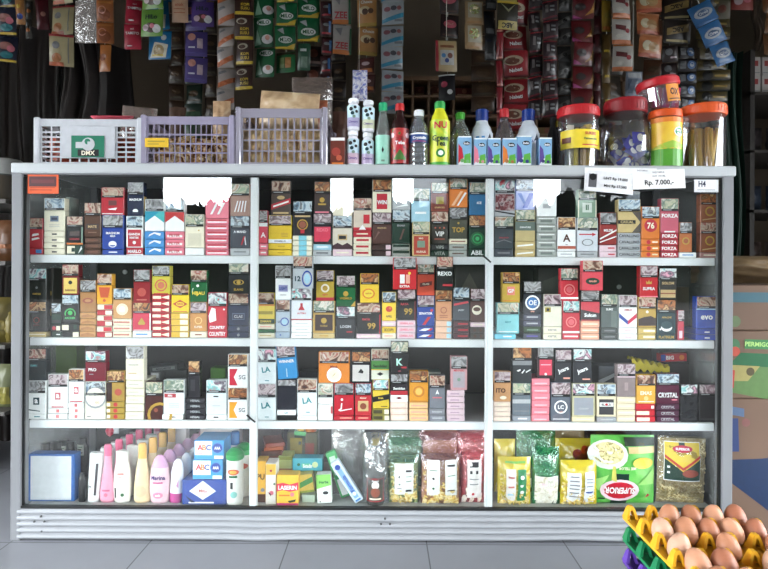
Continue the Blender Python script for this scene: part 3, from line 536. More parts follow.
# ---- third shelf, middle bay
A = (3, 2)
LAop = [('t', 'LA', .5, .66, .26, 'tl', .6, 8), ('r', .45, .12, .65, .16, 'tl')]
col(A, 255.6, 276.2, S(36.5, (222,232,234), 3, 'lower white pack with two teal initials', LAop), S(34.5, (222,232,234), 4, 'upper white pack with two teal initials', LAop))
col(A, 277.2, 296.2, L(1, 5, 'k'), L(1, 5.6, 'w', [T('LA', .5, .4, 'tl')]), S(30, (24,26,40), 6, 'midnight blue unlit pack', [], lid=.2, strip=False),
    S(34, (40,140,206), 3, 'sky blue pack leaning sideways', [T('WINNER', .84, .14, 'w', .8), ('r', .45, .1, .5, .5, 'pb')], x=(278, 297.5), rot=-5, dy=0.0))
col(A, 297.2, 317, L(1, 5, 'w', [dash('lg')]), S(36.5, (222,232,234), 0, 'single white pack with teal initials', LAop))
col(A, 317.9, 333, S(37, (226,230,226), 5, 'white pack with red edge label', [('r', .86, .3, 1, .62, (200,60,70)), ('p', [(0,.72),(.5,.68),(1,.72),(1,.74),(.5,.7),(0,.74)], 'gy')]))
col(A, 333.9, 354, L(1, 5.5, (190,24,40), [dash('sal', .3, .9)]), S(32, (196,24,42), 6, 'crimson pack with white dancer', [('p', [(.25,.2),(.4,.3),(.42,.6),(.36,.6),(.34,.34),(.22,.26)], 'w'), ('c', .4, .78, .06, 'w'), ('p', [(.3,.18),(.9,.3),(.9,.34),(.3,.24)], 'w')]),
    S(31.5, (228,130,40), 0, 'wide orange pack with compass face', [('c', .5, .42, .2, 'cream'), ('o', .5, .42, .24, 'w'), ('p', [(.42,.3),(.52,.44),(.58,.56),(.48,.42)], 'gold'), T('Minak', .84, .12, 'dr', .5)], x=(318.4, 349.6)))
col(A, 355, 371.6, L(1, 5.5, (190,30,44), [dash('sal')]), S(32, (196,40,50), 1, 'red pack with framed cream picture', [('r', .18, .2, .82, .72, 'be'), ('c', .5, .45, .2, 'rb'), T('Gunung', .86, .1, 'cream')]),
    S(31.5, (30,28,34), 2, 'black pack with pale grey panel', [('r', .06, .1, .94, .94, (206,200,196)), ('p', [(.35,.55),(.5,.75),(.65,.6),(.6,.5)], 'k'), T('AS', .6, .12, 'k', .3)], x=(351.2, 370.4)))
col(A, 372.6, 389.4, L(2, 6.1, (150,140,60), [('r', .05, .2, .6, .8, (70,64,40)), ('r', .72, .1, 1, .9, 'cream')]), S(29, (224,190,50), 4, 'yellow pack with black slanted band', [('p', [(0,.34),(1,.52),(1,.82),(0,.64)], 'k'), T('DUA', .58, .1, 'yel', .6), ('r', .5, .1, .9, .14, 'k')]),
    S(30.5, (222,226,206), 0, 'green-topped pack with black diamond', [('r', 0, .52, 1, 1, (70,140,60)), T('Sembilan', .72, .16, 'k', .8), ('p', [(.3,.3),(.5,.4),(.7,.3),(.5,.2)], 'k'), ('r', 0, .5, 1, .55, 'y')], x=(371.2, 389)))
col(A, 390.4, 408, L(3, 6.4, (236,206,190), [dash('cream')]), S(29, (40,34,40), 6, 'dark pack with red-white bands', [('r', 0, .38, 1, .6, 'r'), ('r', 0, 0, 1, .36, 'w'), T('Sembilan', .74, .14, 'w', .8), ('p', [(.3,.2),(.5,.28),(.7,.2),(.5,.12)], 'dr')]),
    S(32.5, 'k', 5, 'jet black pack with white letter', [T('K', .6, .34, (180,240,220), .4), ('r', .6, .3, .9, .38, 'r'), ('c', .5, .16, .1, (120,50,60), .4)], dy=-0.026))
col(A, 409.4, 428.4, L(3, 6.2, (240,190,130), [('r', .1, .35, .9, .6, 'sal')]), S(31.8, (226,150,40), 2, 'marigold pack with engraved crest', [('o', .5, .55, .3, (190,110,30)), ('c', .5, .55, .18, (240,190,90)), ('r', .05, .05, .95, .08, 'rb')]))
col(A, 429.4, 445.4, L(2, 6.2, (130,130,140), [dash('lg')]), S(33.5, (116,120,130), 0, 'mid grey pack with white peak', [('p', [(.38,.68),(.5,.92),(.62,.68),(.5,.74)], 'w'), ('r', .2, .5, .8, .56, (220,100,110))]))
col(A, 447, 465, L(5, 6.2, (214,186,196), [('r', .2, .3, .7, .5, (170,140,160))]), S(34, (206,150,156), 6, 'dusty pink pack with grey panel', [('r', .14, .12, .86, .88, (170,160,168)), T('MENTHOL', .93, .08, 'r', .6), ('c', .5, .5, .1, 'gg')], x=(450.6, 467.4)))
# ---- third shelf, egg-side bay
A = (3, 3)
col(A, 494, 511, L(4, 4.9, (236,214,198), [dash('cream')]), S(30.5, (206,150,100), 3, 'buff brown pack with bold dark letters', [T('ITO', .6, .24, 'db', .7, .4), ('c', .55, .22, .2, 'cream', .5)]))
col(A, 512.6, 531, L(1, 6, (140,146,156), [dash('w', .3, .8)]), S(32.5, (110,120,130), 5, 'steel pack with pale mid stripe', [('r', 0, .6, 1, .8, 'lg'), ('r', .1, .2, .9, .24, 'gy')]),
    S(36, (50,54,58), 2, 'anthracite pack with white scribble', [('p', [(.2,.55),(.4,.62),(.42,.56),(.3,.5)], 'w'), ('p', [(.45,.45),(.6,.6),(.65,.58),(.52,.42)], 'w'), ('p', [(.7,.45),(.95,.58),(.92,.62),(.68,.5)], 'w'), ('r', 0, .8, 1, 1, 'gy')], x=(512.6, 532)))
col(A, 531.9, 550, L(6, 7.2, (244,130,146), [('r', .15, .2, .85, .4, (250,190,196))]), S(31.5, (60,40,44), 6, 'pink-panelled pack with dark border', [('r', .12, .16, .88, .96, (226,60,86)), ('r', .2, .68, .8, .72, 'lp'), ('c', .5, .22, .08, 'w')], x=(537.4, 554)))
col(A, 551, 571, S(39.5, (96,104,118), 3, 'slate pack with white double ring', [('o', .5, .6, .34, 'w'), T('LC', .6, .16, 'w', .4), T('mild', .4, .06, 'sal'), ('r', .1, .08, .9, .14, 'lg')]),
    S(32.5, (44,46,52), 3, 'shorter dark pack, slanting white script', [('t', 'Juara', .5, .6, .26, 'w', .8, 22), ('r', .5, .16, .9, .24, 'sal')], x=(555, 571.8)))
col(A, 572.2, 595.4, L(1, 5, (230,214,170), [dash('cream')]), S(33.5, (196,190,150), 4, 'grey pack with thin gold frame', [('r', .08, .08, .92, .92, (150,154,164)), T('GARAM', .4, .1, 'lg', .6)]),
    S(34.5, (48,50,56), 4, 'tall dark pack, slanting white script', [('t', 'Juara', .5, .6, .24, 'w', .8, 22), ('r', .5, .16, .9, .22, 'sal')], x=(573, 592.2)))
col(A, 597, 616.6, L(1, 5, (150,154,160), [dash('lg')]), S(33, (226,214,180), 1, 'cream pack with black word square', [('r', .12, .1, .88, .86, (60,60,64)), ('r', .14, .5, .86, .7, 'w'), T('BLACK', .6, .12, 'k', .66), ('c', .5, .6, .07, 'r')]))
col(A, 617.2, 635.8, L(4, 6.3, (226,210,176), [dash('cream', .1, .9)]), S(33, (140,124,124), 3, 'taupe pack with pale top', [('r', .4, .3, .6, .7, (160,140,140)), ('r', 0, .95, 1, 1, 'lp')]))
col(A, 636.6, 655.8, L(2, 6.1, (206,30,44), [('r', .02, .15, .7, .8, 'cream')]), L(1, 6.1, (206,30,44), [('r', .8, .2, .95, .7, 'w')]), S(29, (230,170,60), 0, 'apricot pack with cream word', [T('EMAS', .6, .22, 'cream', .6), ('r', .1, .1, .9, .14, 'w'), ('c', .5, .3, .12, (240,200,120))]))
col(A, 656.7, 680, L(3, 6, (70,18,50), [T('CRYSTAL', .5, .5, 'lg', .6)]), S(30.5, (80,16,46), 1, 'plum pack with tall white word', [T('CRYSTAL', .48, .26, 'w', .86), ('r', .66, .2, .9, .26, 'pk')]))
col(A, 681, 698.2, S(38, (22,22,28), 4, 'near-black pack with bright collage lid', [('r', .1, .1, .9, .14, 'dk')], lid=.3))
col(A, 699.4, 717, S(38, (26,24,28), 3, 'near-black pack with mauve lid', [('r', .1, .1, .9, .14, 'dk')], lid=.3))
# ------------------------------------------------------------------ setting
AWZ = 1.74; AWY = -4.2
FL = PHOTO(((150,152,158),(160,162,168),(168,170,176)), 3.0, 0.3)
def floor_mat():
    m, nt, out = newmat('floor_tiles')
    b = nt.nodes.new('ShaderNodeBsdfPrincipled'); tc = nt.nodes.new('ShaderNodeTexCoord')
    br = nt.nodes.new('ShaderNodeTexBrick'); br.offset = 0; br.squash = 1
    mp = nt.nodes.new('ShaderNodeMapping'); mp.inputs['Location'].default_value = (0.262, 0.02, 0)
    nt.links.new(tc.outputs['Object'], mp.inputs[0]); nt.links.new(mp.outputs[0], br.inputs['Vector'])
    br.inputs['Color1'].default_value = rgb((136,138,145)); br.inputs['Color2'].default_value = rgb((142,144,151)); br.inputs['Mortar'].default_value = rgb((70,70,74))
    br.inputs['Scale'].default_value = 1; br.inputs['Brick Width'].default_value = 0.384; br.inputs['Row Height'].default_value = 0.6
    br.inputs['Mortar Size'].default_value = 0.0017; br.inputs['Mortar Smooth'].default_value = 0.1
    n = nt.nodes.new('ShaderNodeTexNoise'); n.inputs['Scale'].default_value = 6; n.inputs['Detail'].default_value = 5
    nt.links.new(tc.outputs['Object'], n.inputs['Vector'])
    mx = nt.nodes.new('ShaderNodeMix'); mx.data_type = 'RGBA'; mx.blend_type = 'MULTIPLY'; mx.inputs['Factor'].default_value = 0.25
    nt.links.new(br.outputs['Color'], mx.inputs['A']); nt.links.new(n.outputs['Fac'], mx.inputs['B'])
    nt.links.new(mx.outputs['Result'], b.inputs['Base Color']); b.inputs['Roughness'].default_value = 0.35
    nt.links.new(b.outputs[0], out.inputs[0]); return m
mb = MB(); mb.box(-2.3, 2.5, -1.3, 2.0, -0.05, 0, floor_mat()); struct(mb, 'floor')
WALLM = M((118,104,88), 0.8, var=.15, scale=3)
mb = MB(); mb.box(-2.3, 2.5, 1.9, 2.0, 0, 2.6, WALLM); struct(mb, 'wall_back')
mb = MB(); mb.box(-2.3, -2.2, -0.0, 1.9, 0, 2.6, WALLM); struct(mb, 'wall_left')
mb = MB(); mb.box(2.4, 2.5, -0.0, 1.9, 0, 2.6, WALLM); struct(mb, 'wall_right')
mb = MB(); mb.box(-2.3, 2.5, -.1, 2.0, 2.6, 2.66, M((120,116,110), .8)); struct(mb, 'ceiling')
mb = MB(); mb.add([(-3.6,AWY,AWZ),(3.8,AWY,AWZ),(3.8,-.1,2.0),(-3.6,-.1,2.0),(-3.6,AWY,AWZ+.04),(3.8,AWY,AWZ+.04),(3.8,-.1,2.7),(-3.6,-.1,2.7)], [(0,3,2,1),(4,5,6,7),(0,1,5,4),(2,3,7,6),(0,4,7,3),(1,2,6,5)], M((90,86,80), .8)); struct(mb, 'unseen_awning_roof')  # unseen awning, set low to shade the goods above the cabinet
mb = MB(); mb.box(-40, 40, -70, -1.301, -0.12, -0.02, M((46,46,44), .85, var=.12, scale=1)); struct(mb, 'street')
for xx, nm in ():
    mb = MB(); mb.box(xx, xx + .1, AWY, 0, -.02, 2.4, M((110,104,96), .8)); struct(mb, nm)
# unseen pale houses across the street, added to soften sky glare in the glass
def facade(px0, px1, c):
    k = (D + 25) / F; mb = MB(); x0, x1 = (px0 - PX) * k, (px1 - PX) * k
    mb.box(x0, x1, -31, -25, -.02, 7.5, M(c, .8, var=.1, scale=.5)); n = 3
    mb.box(x0 - .3, x1 + .3, -31.3, -24.7, 7.5, 7.8, M((90,60,50), .8))
    for i in range(n):
        xc = x0 + (x1 - x0) * (i + .5) / n; mb.box(xc - .5, xc + .5, -25.02, -24.98, 3.2, 4.4, M((120,130,136), .3))
    struct(mb, 'added_house_wall')
facade(420, 533, (190,192,196)); facade(600, 780, (186,188,190))
# street side, seen only as reflections in the glass
def hedge_fn(a, c):
    x = -10.8 + 21.6 * a; r = random.Random(int(a * 2600) * 31 + int(c * 20))
    return (x + r.uniform(-.03, .03), -14 + 0.8 * sin(c * pi) * -1 + r.uniform(-.15, .15), c * (2.55 + 0.14 * sin(x * 1.3) + 0.12 * sin(x * 3.1 + 1) + .16 * max(0, sin(x * 9)) ** 3 + .22 * exp(-((x + 5.15) / .3) ** 2) + .42 * exp(-((x - 4.92) / .32) ** 4)) + c * r.uniform(-.1, .14) - .02)
mb = MB(); mb.sheet(hedge_fn, 260, 12, M((14,22,12), .9, var=.3, scale=3)); mb.sheet(lambda a, c: (10.8 - 21.6 * a, -15.0, c * 2.0), 10, 2, M((14,22,12), .9, var=.3, scale=3))
tag(mb.obj('hedge'), 'dark green hedge across the street, mirrored in the glass', 'hedge', kind='stuff')
for i, (a, b, zb) in enumerate(((-10, 163, 1.0), (231, 330, 1.10), (353, 392, 1.10), (446, 516, 1.10), (640, 790, 1.05))):  # added unseen curtains, placed to block parts of the mirrored sky
    k = (D + 4.1) / F; mb = MB(); x0, x1 = (a - PX) * k, (b - PX) * k; n = 24
    mb.sheet(lambda u, v: (x0 + (x1 - x0) * u, -4.1 + 0.02 * sin(u * 40), zb + (AWZ + .005 - zb) * v), n, 2, M((34,36,36), .8)); mb.sheet(lambda u, v: (x1 - (x1 - x0) * u, -4.11 + 0.02 * sin((1-u) * 40), zb + (AWZ + .005 - zb) * v), n, 2, M((34,36,36), .8))
    struct(mb, 'added_glare_curtain')
# ------------------------------------------------------------------ cabinet
ALU = M((112,114,117), .45, 0.0, var=.05, scale=9); ALUW = M((214,218,220), .45, 0.0, var=.05, scale=9)
GASK = M((20,22,22), .5); DARKB = M((44,42,42), .6)
zt = P(14, 163.2)[2]; zb_ = P(12, 538)[2]
XL = P(13, 350)[0]; XR = P(731, 350)[0]
YD = 0.44
def px_x(px, py=350, y=0.0): return P(px, py, y)[0]
cab = empty('display_cabinet', ((XL + XR) / 2, 0, 0), 'long aluminium and glass display cabinet full of cigarette packs on the tiled floor', 'display cabinet')
CX0 = (XL + XR) / 2
def part(mb, name, **k):
    o = mb.obj(name, parent=cab, loc=(-CX0, 0, 0))
    if k.get('label'): o['label'] = k['label']
    return o
RAILH = 0.0285
mb = MB(); mb.box(XL - .002, XR + .006, -.012, .02, zt - RAILH, zt, M((170,174,176), .45, var=.05, scale=9), .003); mb.box(XL, XR, -.006, .0, zt - RAILH - .003, zt - RAILH, ALU); part(mb, 'top_rail')
mb = MB(); mb.box(XL, XR + .004, .02, YD, zt - .008, zt, M((176,180,182), .4)); part(mb, 'top_panel')
x0p, x1p = XL, px_x(23); pzb = zb_ - .004
mb = MB(); mb.box(x0p, x1p, -.010, .03, pzb, zt - RAILH, ALU, .002); part(mb, 'corner_post')
mb = MB(); mb.box(px_x(721), XR, -.010, .03, pzb, zt - RAILH, ALU, .002); part(mb, 'corner_post')
mb = MB(); mb.box(XL, x1p, YD - .03, YD, pzb, zt - .008, ALU); part(mb, 'corner_post')
mb = MB(); mb.box(px_x(721), XR, YD - .03, YD, pzb, zt - .008, ALU); part(mb, 'corner_post')
for a, b in ((249.5, 256.6), (486, 493.4)):
    mb = MB(); xa, xb = px_x(a), px_x(b); mb.box(xa, xb, .0035, .024, TIER[4] - .006, zt - RAILH, ALUW, .002); part(mb, 'upright')
for t in (1, 2, 3):
    mb = MB(); z = TIER[t]
    hh = 8.2 * .0028
    xs = x1p + .001; xe = px_x(720.5)
    mb.box(xs, xe, SHELF_F - .004, SHELF_F + .006, z - hh, z - .0004, ALUW, .0015)
    mb.box(xs, xe, SHELF_F + .006, YD - .02, z - .012, z - .0004, M((170,176,178), .45)); part(mb, 'shelf')
zf = TIER[4]
mb = MB(); mb.box(x1p + .001, px_x(720.5), .006, YD - .02, zf - .012, zf - .0005, M((176,178,176), .45)); part(mb, 'shelf')
white_discs = []; mb = MB(); mb.box(x1p, px_x(721), YD - .02, YD - .012, pzb + .1, zt - .01, M((34,32,32), .6))
for px, py in ((72,189),(152,185),(124,272),(360,186),(455,281),(620,287)):  # small white discs on the back panel
    x, y, z = P(px, py, YD - .03)
    white_discs.append((x, z))
bp_ = part(mb, 'back_panel')
for x, z in white_discs:
    mb = MB(); mb.lathe([(.008, 0), (.008, .004), (.001, .006)], M((210,212,210), .4), 12, xf=lambda v: (x + v[0], YD - .02 - v[2], z + v[1])); mb.obj('white_disc', bp_)
for xs in (XL + .002, XR - .006):
    mb = MB(); mb.box(xs, xs + .004, .03, YD - .03, zf - .01, zt - .01, CLEAR((200,205,205), .35, .2)); part(mb, 'side_pane')
# skirt with ribs
zk1 = P(30, 507.5)[2]; zk0 = zb_
def rib(u, v):
    return (XL + .02 + (XR - XL - .04) * u, -.004 - .0085 * abs(sin(v * 5 * pi)) ** .7, zk0 + (zk1 - zk0) * v + (-.003 * exp(-((u - .34) / .03) ** 2) + .003 * exp(-((u - .78) / .05) ** 2)) * (1 - v))
mb = MB(); mb.sheet(rib, 80, 100, M((142,145,149), .45, var=.05, scale=9))
mb.box(XL + .02, XR - .02, -.0039, .012, zk0 + .004, zk1, ALU)
skirt = part(mb, 'skirt')
for sx, sy in ((41,516.5),(34.5,521.5),(44.5,521.5),(42,531),(385,518.6),(381,524),(390,524)):
    x, y, z = P(sx, sy, -.011); mb = MB(); mb.lathe([(.003, 0), (.0024, .003)], M((50,50,50), .5), 8, xf=lambda v: (x + v[0], -.0105 - v[2], z + v[1])); mb.obj('screw', skirt)
mb = MB(); mb.box(XL + .02, XR - .02, -.0075, .0055, zk1, zk1 + .0065, GASK); mb.box(x1p, px_x(721), -.0005, .004, zt - RAILH - .008, zt - RAILH - .0035, GASK)
mb.box(x1p, x1p + .005, -.002, .005, zk1 + .007, zt - RAILH - .009, GASK); mb.box(px_x(718.5), px_x(720.9), -.002, .005, zk1 + .007, zt - RAILH - .009, GASK); part(mb, 'glazing_seal')
gz0, gz1 = zk1 + .0066, zt - RAILH - .0085
mb = MB(); mb.box(x1p + .006, px_x(488), -.0006, .0006, gz0, gz1, GLASS()); part(mb, 'glass_door')
mb = MB(); mb.box(px_x(487.0), px_x(718.2), .0016, .0028, gz0, gz1, GLASS()); part(mb, 'glass_door')
for px in (52, 400, 690):
    mb = MB(); x = px_x(px); mb.box(x - .016, x + .016, .04, .06, .030, zk0 + .02, ALU); c_ = part(mb, 'caster')
    mb = MB(); mb.lathe([(.014, -.012), (.018, -.010), (.018, .010), (.014, .012)], M((30,30,32), .5), 16, xf=lambda v: (x + v[2], .05 + v[0], .0185 + v[1])); mb.obj('wheel', c_)
mb = MB(); mb.box(XL + .01, XR - .01, .012, YD - .01, zk0 + .016, zf - .013, M((150,152,152), .6)); part(mb, 'base_panel')
for px, py in ((252, 419), (487, 259.5)):     # dark sliding-door latches
    x, y, z = P(px, py); mb = MB(); mb.tube([(x - .014, -.004, z + .012), (x - .004, -.006, z + .004), (x + .010, -.004, z - .008)], .0026, GASK); part(mb, 'latch')
# stickers and price papers on the front
def sheet_paper(name, pts, th, base, W, H, ops, label, cat, loc, rot, group=None, curl=0.0):
    mb = MB(); f = lambda u, v, e: (u, -e - curl * sin(pi * u / W) , v)
    mb.sheet(lambda a, b: f(a * W, b * H, 0), 12, 2, M(base, .6)); mb.sheet(lambda a, b: (W - a * W, th - curl * sin(pi * a), b * H), 12, 2, M(base, .6))
    mb.ops(lambda u, v, e: f(u, v, e + .0002), W, H, ops)
    o = mb.obj(name, loc=loc, rot=rot); return tag(o, label, cat, group)
x, y, z = P(27.5, 193.5, -.0015); sheet_paper('sticker', 0, .0004, (226,84,34), .0865, .056, [('r', .05, .35, .93, .86, (70,14,20)), ('r', .12, .52, .86, .7, (96,24,30)), ('r', .08, .16, .8, .2, (150,50,20)), ('r', .08, .28, .9, .31, (150,50,20))], 'orange rectangular sticker with dark block on the cabinet glass', 'sticker', (x, -.0012, z), (0, 0, 0))
x, y, z = P(694.5, 192, -.0015); sheet_paper('sticker', 0, .0004, (232,234,236), .068, .042, [('t', 'H4', .32, .55, .4, 'nv', .3), ('r', .12, .13, .85, .17, 'gy'), ('r', .04, .93, .96, .95, 'gy'), ('r', .04, .05, .96, .07, 'gy')], 'small white sticker with letter-number code on egg-side glass', 'sticker', (x, .0, z), (0, 0, 0))
x, y, z = P(633.5, 189.5, -.017); sheet_paper('price_tag', 0, .0004, (232,230,228), .145, .054, [('t', 'Rp. 7.000,-', .5, .30, .34, 'k', .8), ('t', 'INDOMILK', .5, .86, .1, 'gy', .5), ('t', 'UHT 190 ML', .5, .66, .1, 'gy', .5)], 'white paper price tag with one large price above the glass', 'price tag', (x, -.0165, z), (radians(-4), radians(-2), 0))
x, y, z = P(583.5, 192, -.017); sheet_paper('price_tag', 0, .0004, (214,214,216), .137, .058, [('r', .08, .2, .24, .85, (90,90,94)), ('c', .16, .7, .07, 'k'), ('t', 'UHT Rp 19.000', .62, .66, .18, 'k', .64), ('t', 'Mini Rp 17.500', .62, .3, .18, 'k', .64)], 'curling white price tag with two printed price lines', 'price tag', (x + .001, -.016, z + .004), (radians(-3), radians(5), 0), curl=.004)
x, y, z = P(558, 176, -.014); sheet_paper('price_tag', 0, .0004, (222,222,222), .2, .016, [('t', 'INDOMILK', .8, .6, .3, 'gy', .2)], 'long narrow white paper strip along the top rail', 'price tag', (P(583, 174)[0], -.0138, P(583, 174)[2]), (0, radians(.6), 0))
# ------------------------------------------------------------------ things on top of the cabinet
ZT = zt + .0003
def topx(px, y): return (px - PX) * K(y)
def topz(py, px, y): return P(px, py, y)[2]
def crate(px0, px1, pytop, y, depth, c, label, holes, plate=None, alpha=None):
    X0, X1 = topx(px0, y), topx(px1, y); W = X1 - X0; H = topz(pytop, (px0 + px1) / 2, y) - ZT
    root = empty('plastic_crate', (X0 + W / 2, y, ZT), label, 'crate', 'plastic crates on the cabinet')
    m = M(c, .35) if alpha is None else CLEAR(c, alpha, .15)
    mb = MB(); t = .003
    def wall(xf, w, cols):
        # solid frame + grid of bars between openings
        rows = holes[1]; zs = [H * .08 + (H * .74) * i / rows for i in range(rows + 1)]
        mb.box(0, w, 0, t, 0, H * .07, m, xf=xf); mb.box(0, w, -.001, t + .001, H * .84, H, m, .001, xf=xf)
        mb.box(0, .014, 0, t, H * .07, H * .84, m, xf=xf); mb.box(w - .014, w, 0, t, H * .07, H * .84, m, xf=xf)
        for i in range(1, cols):
            x = .014 + (w - .028) * i / cols; mb.box(x - holes[2] / 2, x + holes[2] / 2, 0, t * .8, H * .07, H * .84, m, xf=xf)
        for zz in zs[1:-1]: mb.box(.014, w - .014, .0002, t * .9, zz - .0022, zz + .0022, m, xf=xf)
    wall(lambda v: (v[0] - W / 2, v[1], v[2]), W, holes[0])
    wall(lambda v: (v[0] - W / 2, depth - v[1], v[2]), W, holes[0])
    nc = max(3, int(holes[0] * depth / W))
    wall(lambda v: (-W / 2 + v[1], v[0], v[2]), depth, nc); wall(lambda v: (W / 2 - v[1], v[0], v[2]), depth, nc)
    mb.box(-W / 2, W / 2, 0, depth, 0, .003, m)
    for sx in (-1, 1):
        for yy in (0, depth): mb.box(sx * W / 2 - .008, sx * W / 2 + .008, yy - .006, yy + .006, 0, H + .004, m, .003)
    mb.obj('basket', root)
    return root, X0, X1, H
cy_ = .03
r1, a, b, H1 = crate(36.5, 139.5, 119, cy_, .30, (178,180,186), 'white plastic crate with green and black front plate', (10, 7, .004))
W1 = b - a
mb = MB(); mb.box(-W1 * .26, W1 * .26, -.0035, .0035, .02, H1 * .84, M((178,180,186), .35)); mb.obj('front_panel', r1)
mb = MB(); pw, ph = .094, .062
mb.box(-pw / 2, pw / 2, -.0055, -.0036, .022, .022 + ph, M((10,110,80), .35), .001)
fs = flat(pw, -.0055, -pw / 2, .022)
mb.ops(fs, pw, ph, [('r', .2, .06, .84, .36, 'k'), ('t', 'DMX', .52, .2, .2, 'cream', .6), ('r', .14, .42, .62, .7, 'lg'), ('c', .52, .6, .2, 'lg'), ('c', .5, .72, .09, (10,110,80)), ('r', .5, .5, .7, .72, 'lg')])
o = mb.obj('name_plate', r1); o['label'] = 'green plate lettered DMX with white figure'
r2, a2, b2, H2 = crate(143, 231.5, 116.5, cy_, .30, (140,132,156), 'lavender plastic crate holding small wrapped snacks', (15, 4, .0022))
mb = MB(); mb.box(-.12 + .0, -.12 + .066, -.006, -.002, .052, .078, M((226,180,30), .4)); mb.ops(flat(.066, -.006, -.12, .052), .066, .026, [('r', .12, .55, .85, .7, 'oy'), ('r', .12, .28, .6, .38, 'oy')]); mb.obj('yellow_tag', r2)
r3, a3, b3, H3 = crate(237.5, 324, 108.5, cy_, .30, (164,158,176), 'tall translucent lilac crate filled with crackers', (12, 4, .0045), alpha=.75)
# contents: bags of snacks
def bag(name, x, y, z, W, H, T, mat, label, cat, group=None, ops=(), rot=(0,0,0), seed=0, wr=.10, film=None, mk=None, sag=.3):
    mb = MB(); pillow(mb, W, H, T, mat, ops, 14, 14, sag=sag, seed=seed, wr=wr, mk=mk)
    o = mb.obj(name, loc=(x, y, z), rot=rot); return tag(o, label, cat, group)
CRK = PHOTO(((60,34,22),(120,70,40),(196,150,96),(226,200,150),(90,50,30)), 45, .25, .4)
CRK2 = PHOTO(((150,110,70),(206,166,110),(230,200,150),(190,140,90)), 30, .3, .5)
REDM = PHOTO(((120,30,20),(190,70,40),(60,20,16),(200,120,90)), 40, .3, .3)
for i in range(3): bag('snack_bag', a + .05 + .085 * i, cy_ + .05 + .01 * i, ZT + .004, .085, .09, .05, REDM, ['reddish snack bag in the white crate beside its outer end', 'reddish snack bag in the white crate behind the plate', 'reddish snack bag in the white crate near lavender crate'][i], 'snack bag', 'snack bags in the white crate', seed=i)
tag(MB().lathe([(.0, 0), (.05, 0), (.062, .012), (.06, .014), (.045, .004), (.0, .003)], M((226,80,100), .4), 24).obj('pink_plate', loc=(a + .15, cy_ + .14, P(84, 120.5, .17)[2]), rot=(radians(14), 0, 0)), 'pink plastic plate lying atop the snacks in white crate', 'plate')
bag('snack_bag', a + .2, cy_ + .16, ZT + .02, .11, P(110, 105, .19)[2] - ZT - .02, .06, CLEAR((150,130,120), .45, .35, .15, .6), 'crumpled clear bag rising behind the white crate rim', 'snack bag', seed=8, rot=(-.08, .1, 0))
for i in range(4): bag('cracker_bag', a2 + .04 + .058 * i, cy_ + .045 + .01 * (i % 2), ZT + .004, .062, .085 + .008 * (i % 2), .045, CRK, 'brown bag of wrapped crackers, %s in the lavender crate' % ['beside its yellow tag end', 'second along', 'third along', 'against its lilac neighbour side'][i], 'snack bag', 'cracker bags in the lavender crate', seed=20 + i)
for i in range(3): bag('cracker_bag', a3 + .042 + .08 * i, cy_ + .05, ZT + .004, .088, .115, .07, CRK2, 'pale cracker bag in the lilac crate, %s' % ['against lavender crate side', 'in its middle', 'against the bottle side'][i], 'snack bag', 'cracker bags in the lilac crate', seed=30 + i)
bag('cracker_bag', a3 + .112, cy_ + .15, ZT + .09, .185, P(265, 89, .17)[2] - ZT - .09, .1, PHOTO(((176,140,100),(206,172,130),(226,200,160)), 14, .3, .3), 'large pale bag of crackers heaped above the lilac crate', 'snack bag', seed=41, rot=(-.1, .06, 0))
bag('cracker_bag', a3 + .170, cy_ + .245, ZT + .07, .12, P(315, 99, .26)[2] - ZT - .07, .06, PHOTO(((120,60,40),(170,90,56),(90,50,40)), 20, .3, .3), 'orange-brown snack bag behind the heaped pale crackers', 'snack bag', seed=42, rot=(0, 0, 0))
bag('cracker_bag', topx(221, .35), .35, ZT + .02, .06, P(222, 101, .35)[2] - ZT - .02, .04, PHOTO(((170,130,90),(200,160,120),(220,190,150)), 24, .3, .3), 'small beige snack bag between the two lilac crates', 'snack bag', seed=43)
bag('snack_bag', topx(312, .4), .38, ZT + .002, .14, P(312, 78, .38)[2] - ZT, .07, CLEAR((130,110,100), .5, .35, .15, .6), 'dusky translucent bag standing behind the lilac crate', 'snack bag', seed=9)
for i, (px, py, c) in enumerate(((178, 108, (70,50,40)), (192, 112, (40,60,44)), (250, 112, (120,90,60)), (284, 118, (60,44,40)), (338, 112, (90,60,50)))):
    bag('snack_bag', topx(px, .42), .41, ZT + .002, .06, P(px, py, .41)[2] - ZT, .035, M(c, .3, var=.25, scale=40), 'dim %s snack bag at the back of the cabinet top' % ['brown', 'green', 'tan', 'maroon', 'russet'][i], 'snack bag', 'dim bags behind the crates', seed=50 + i)
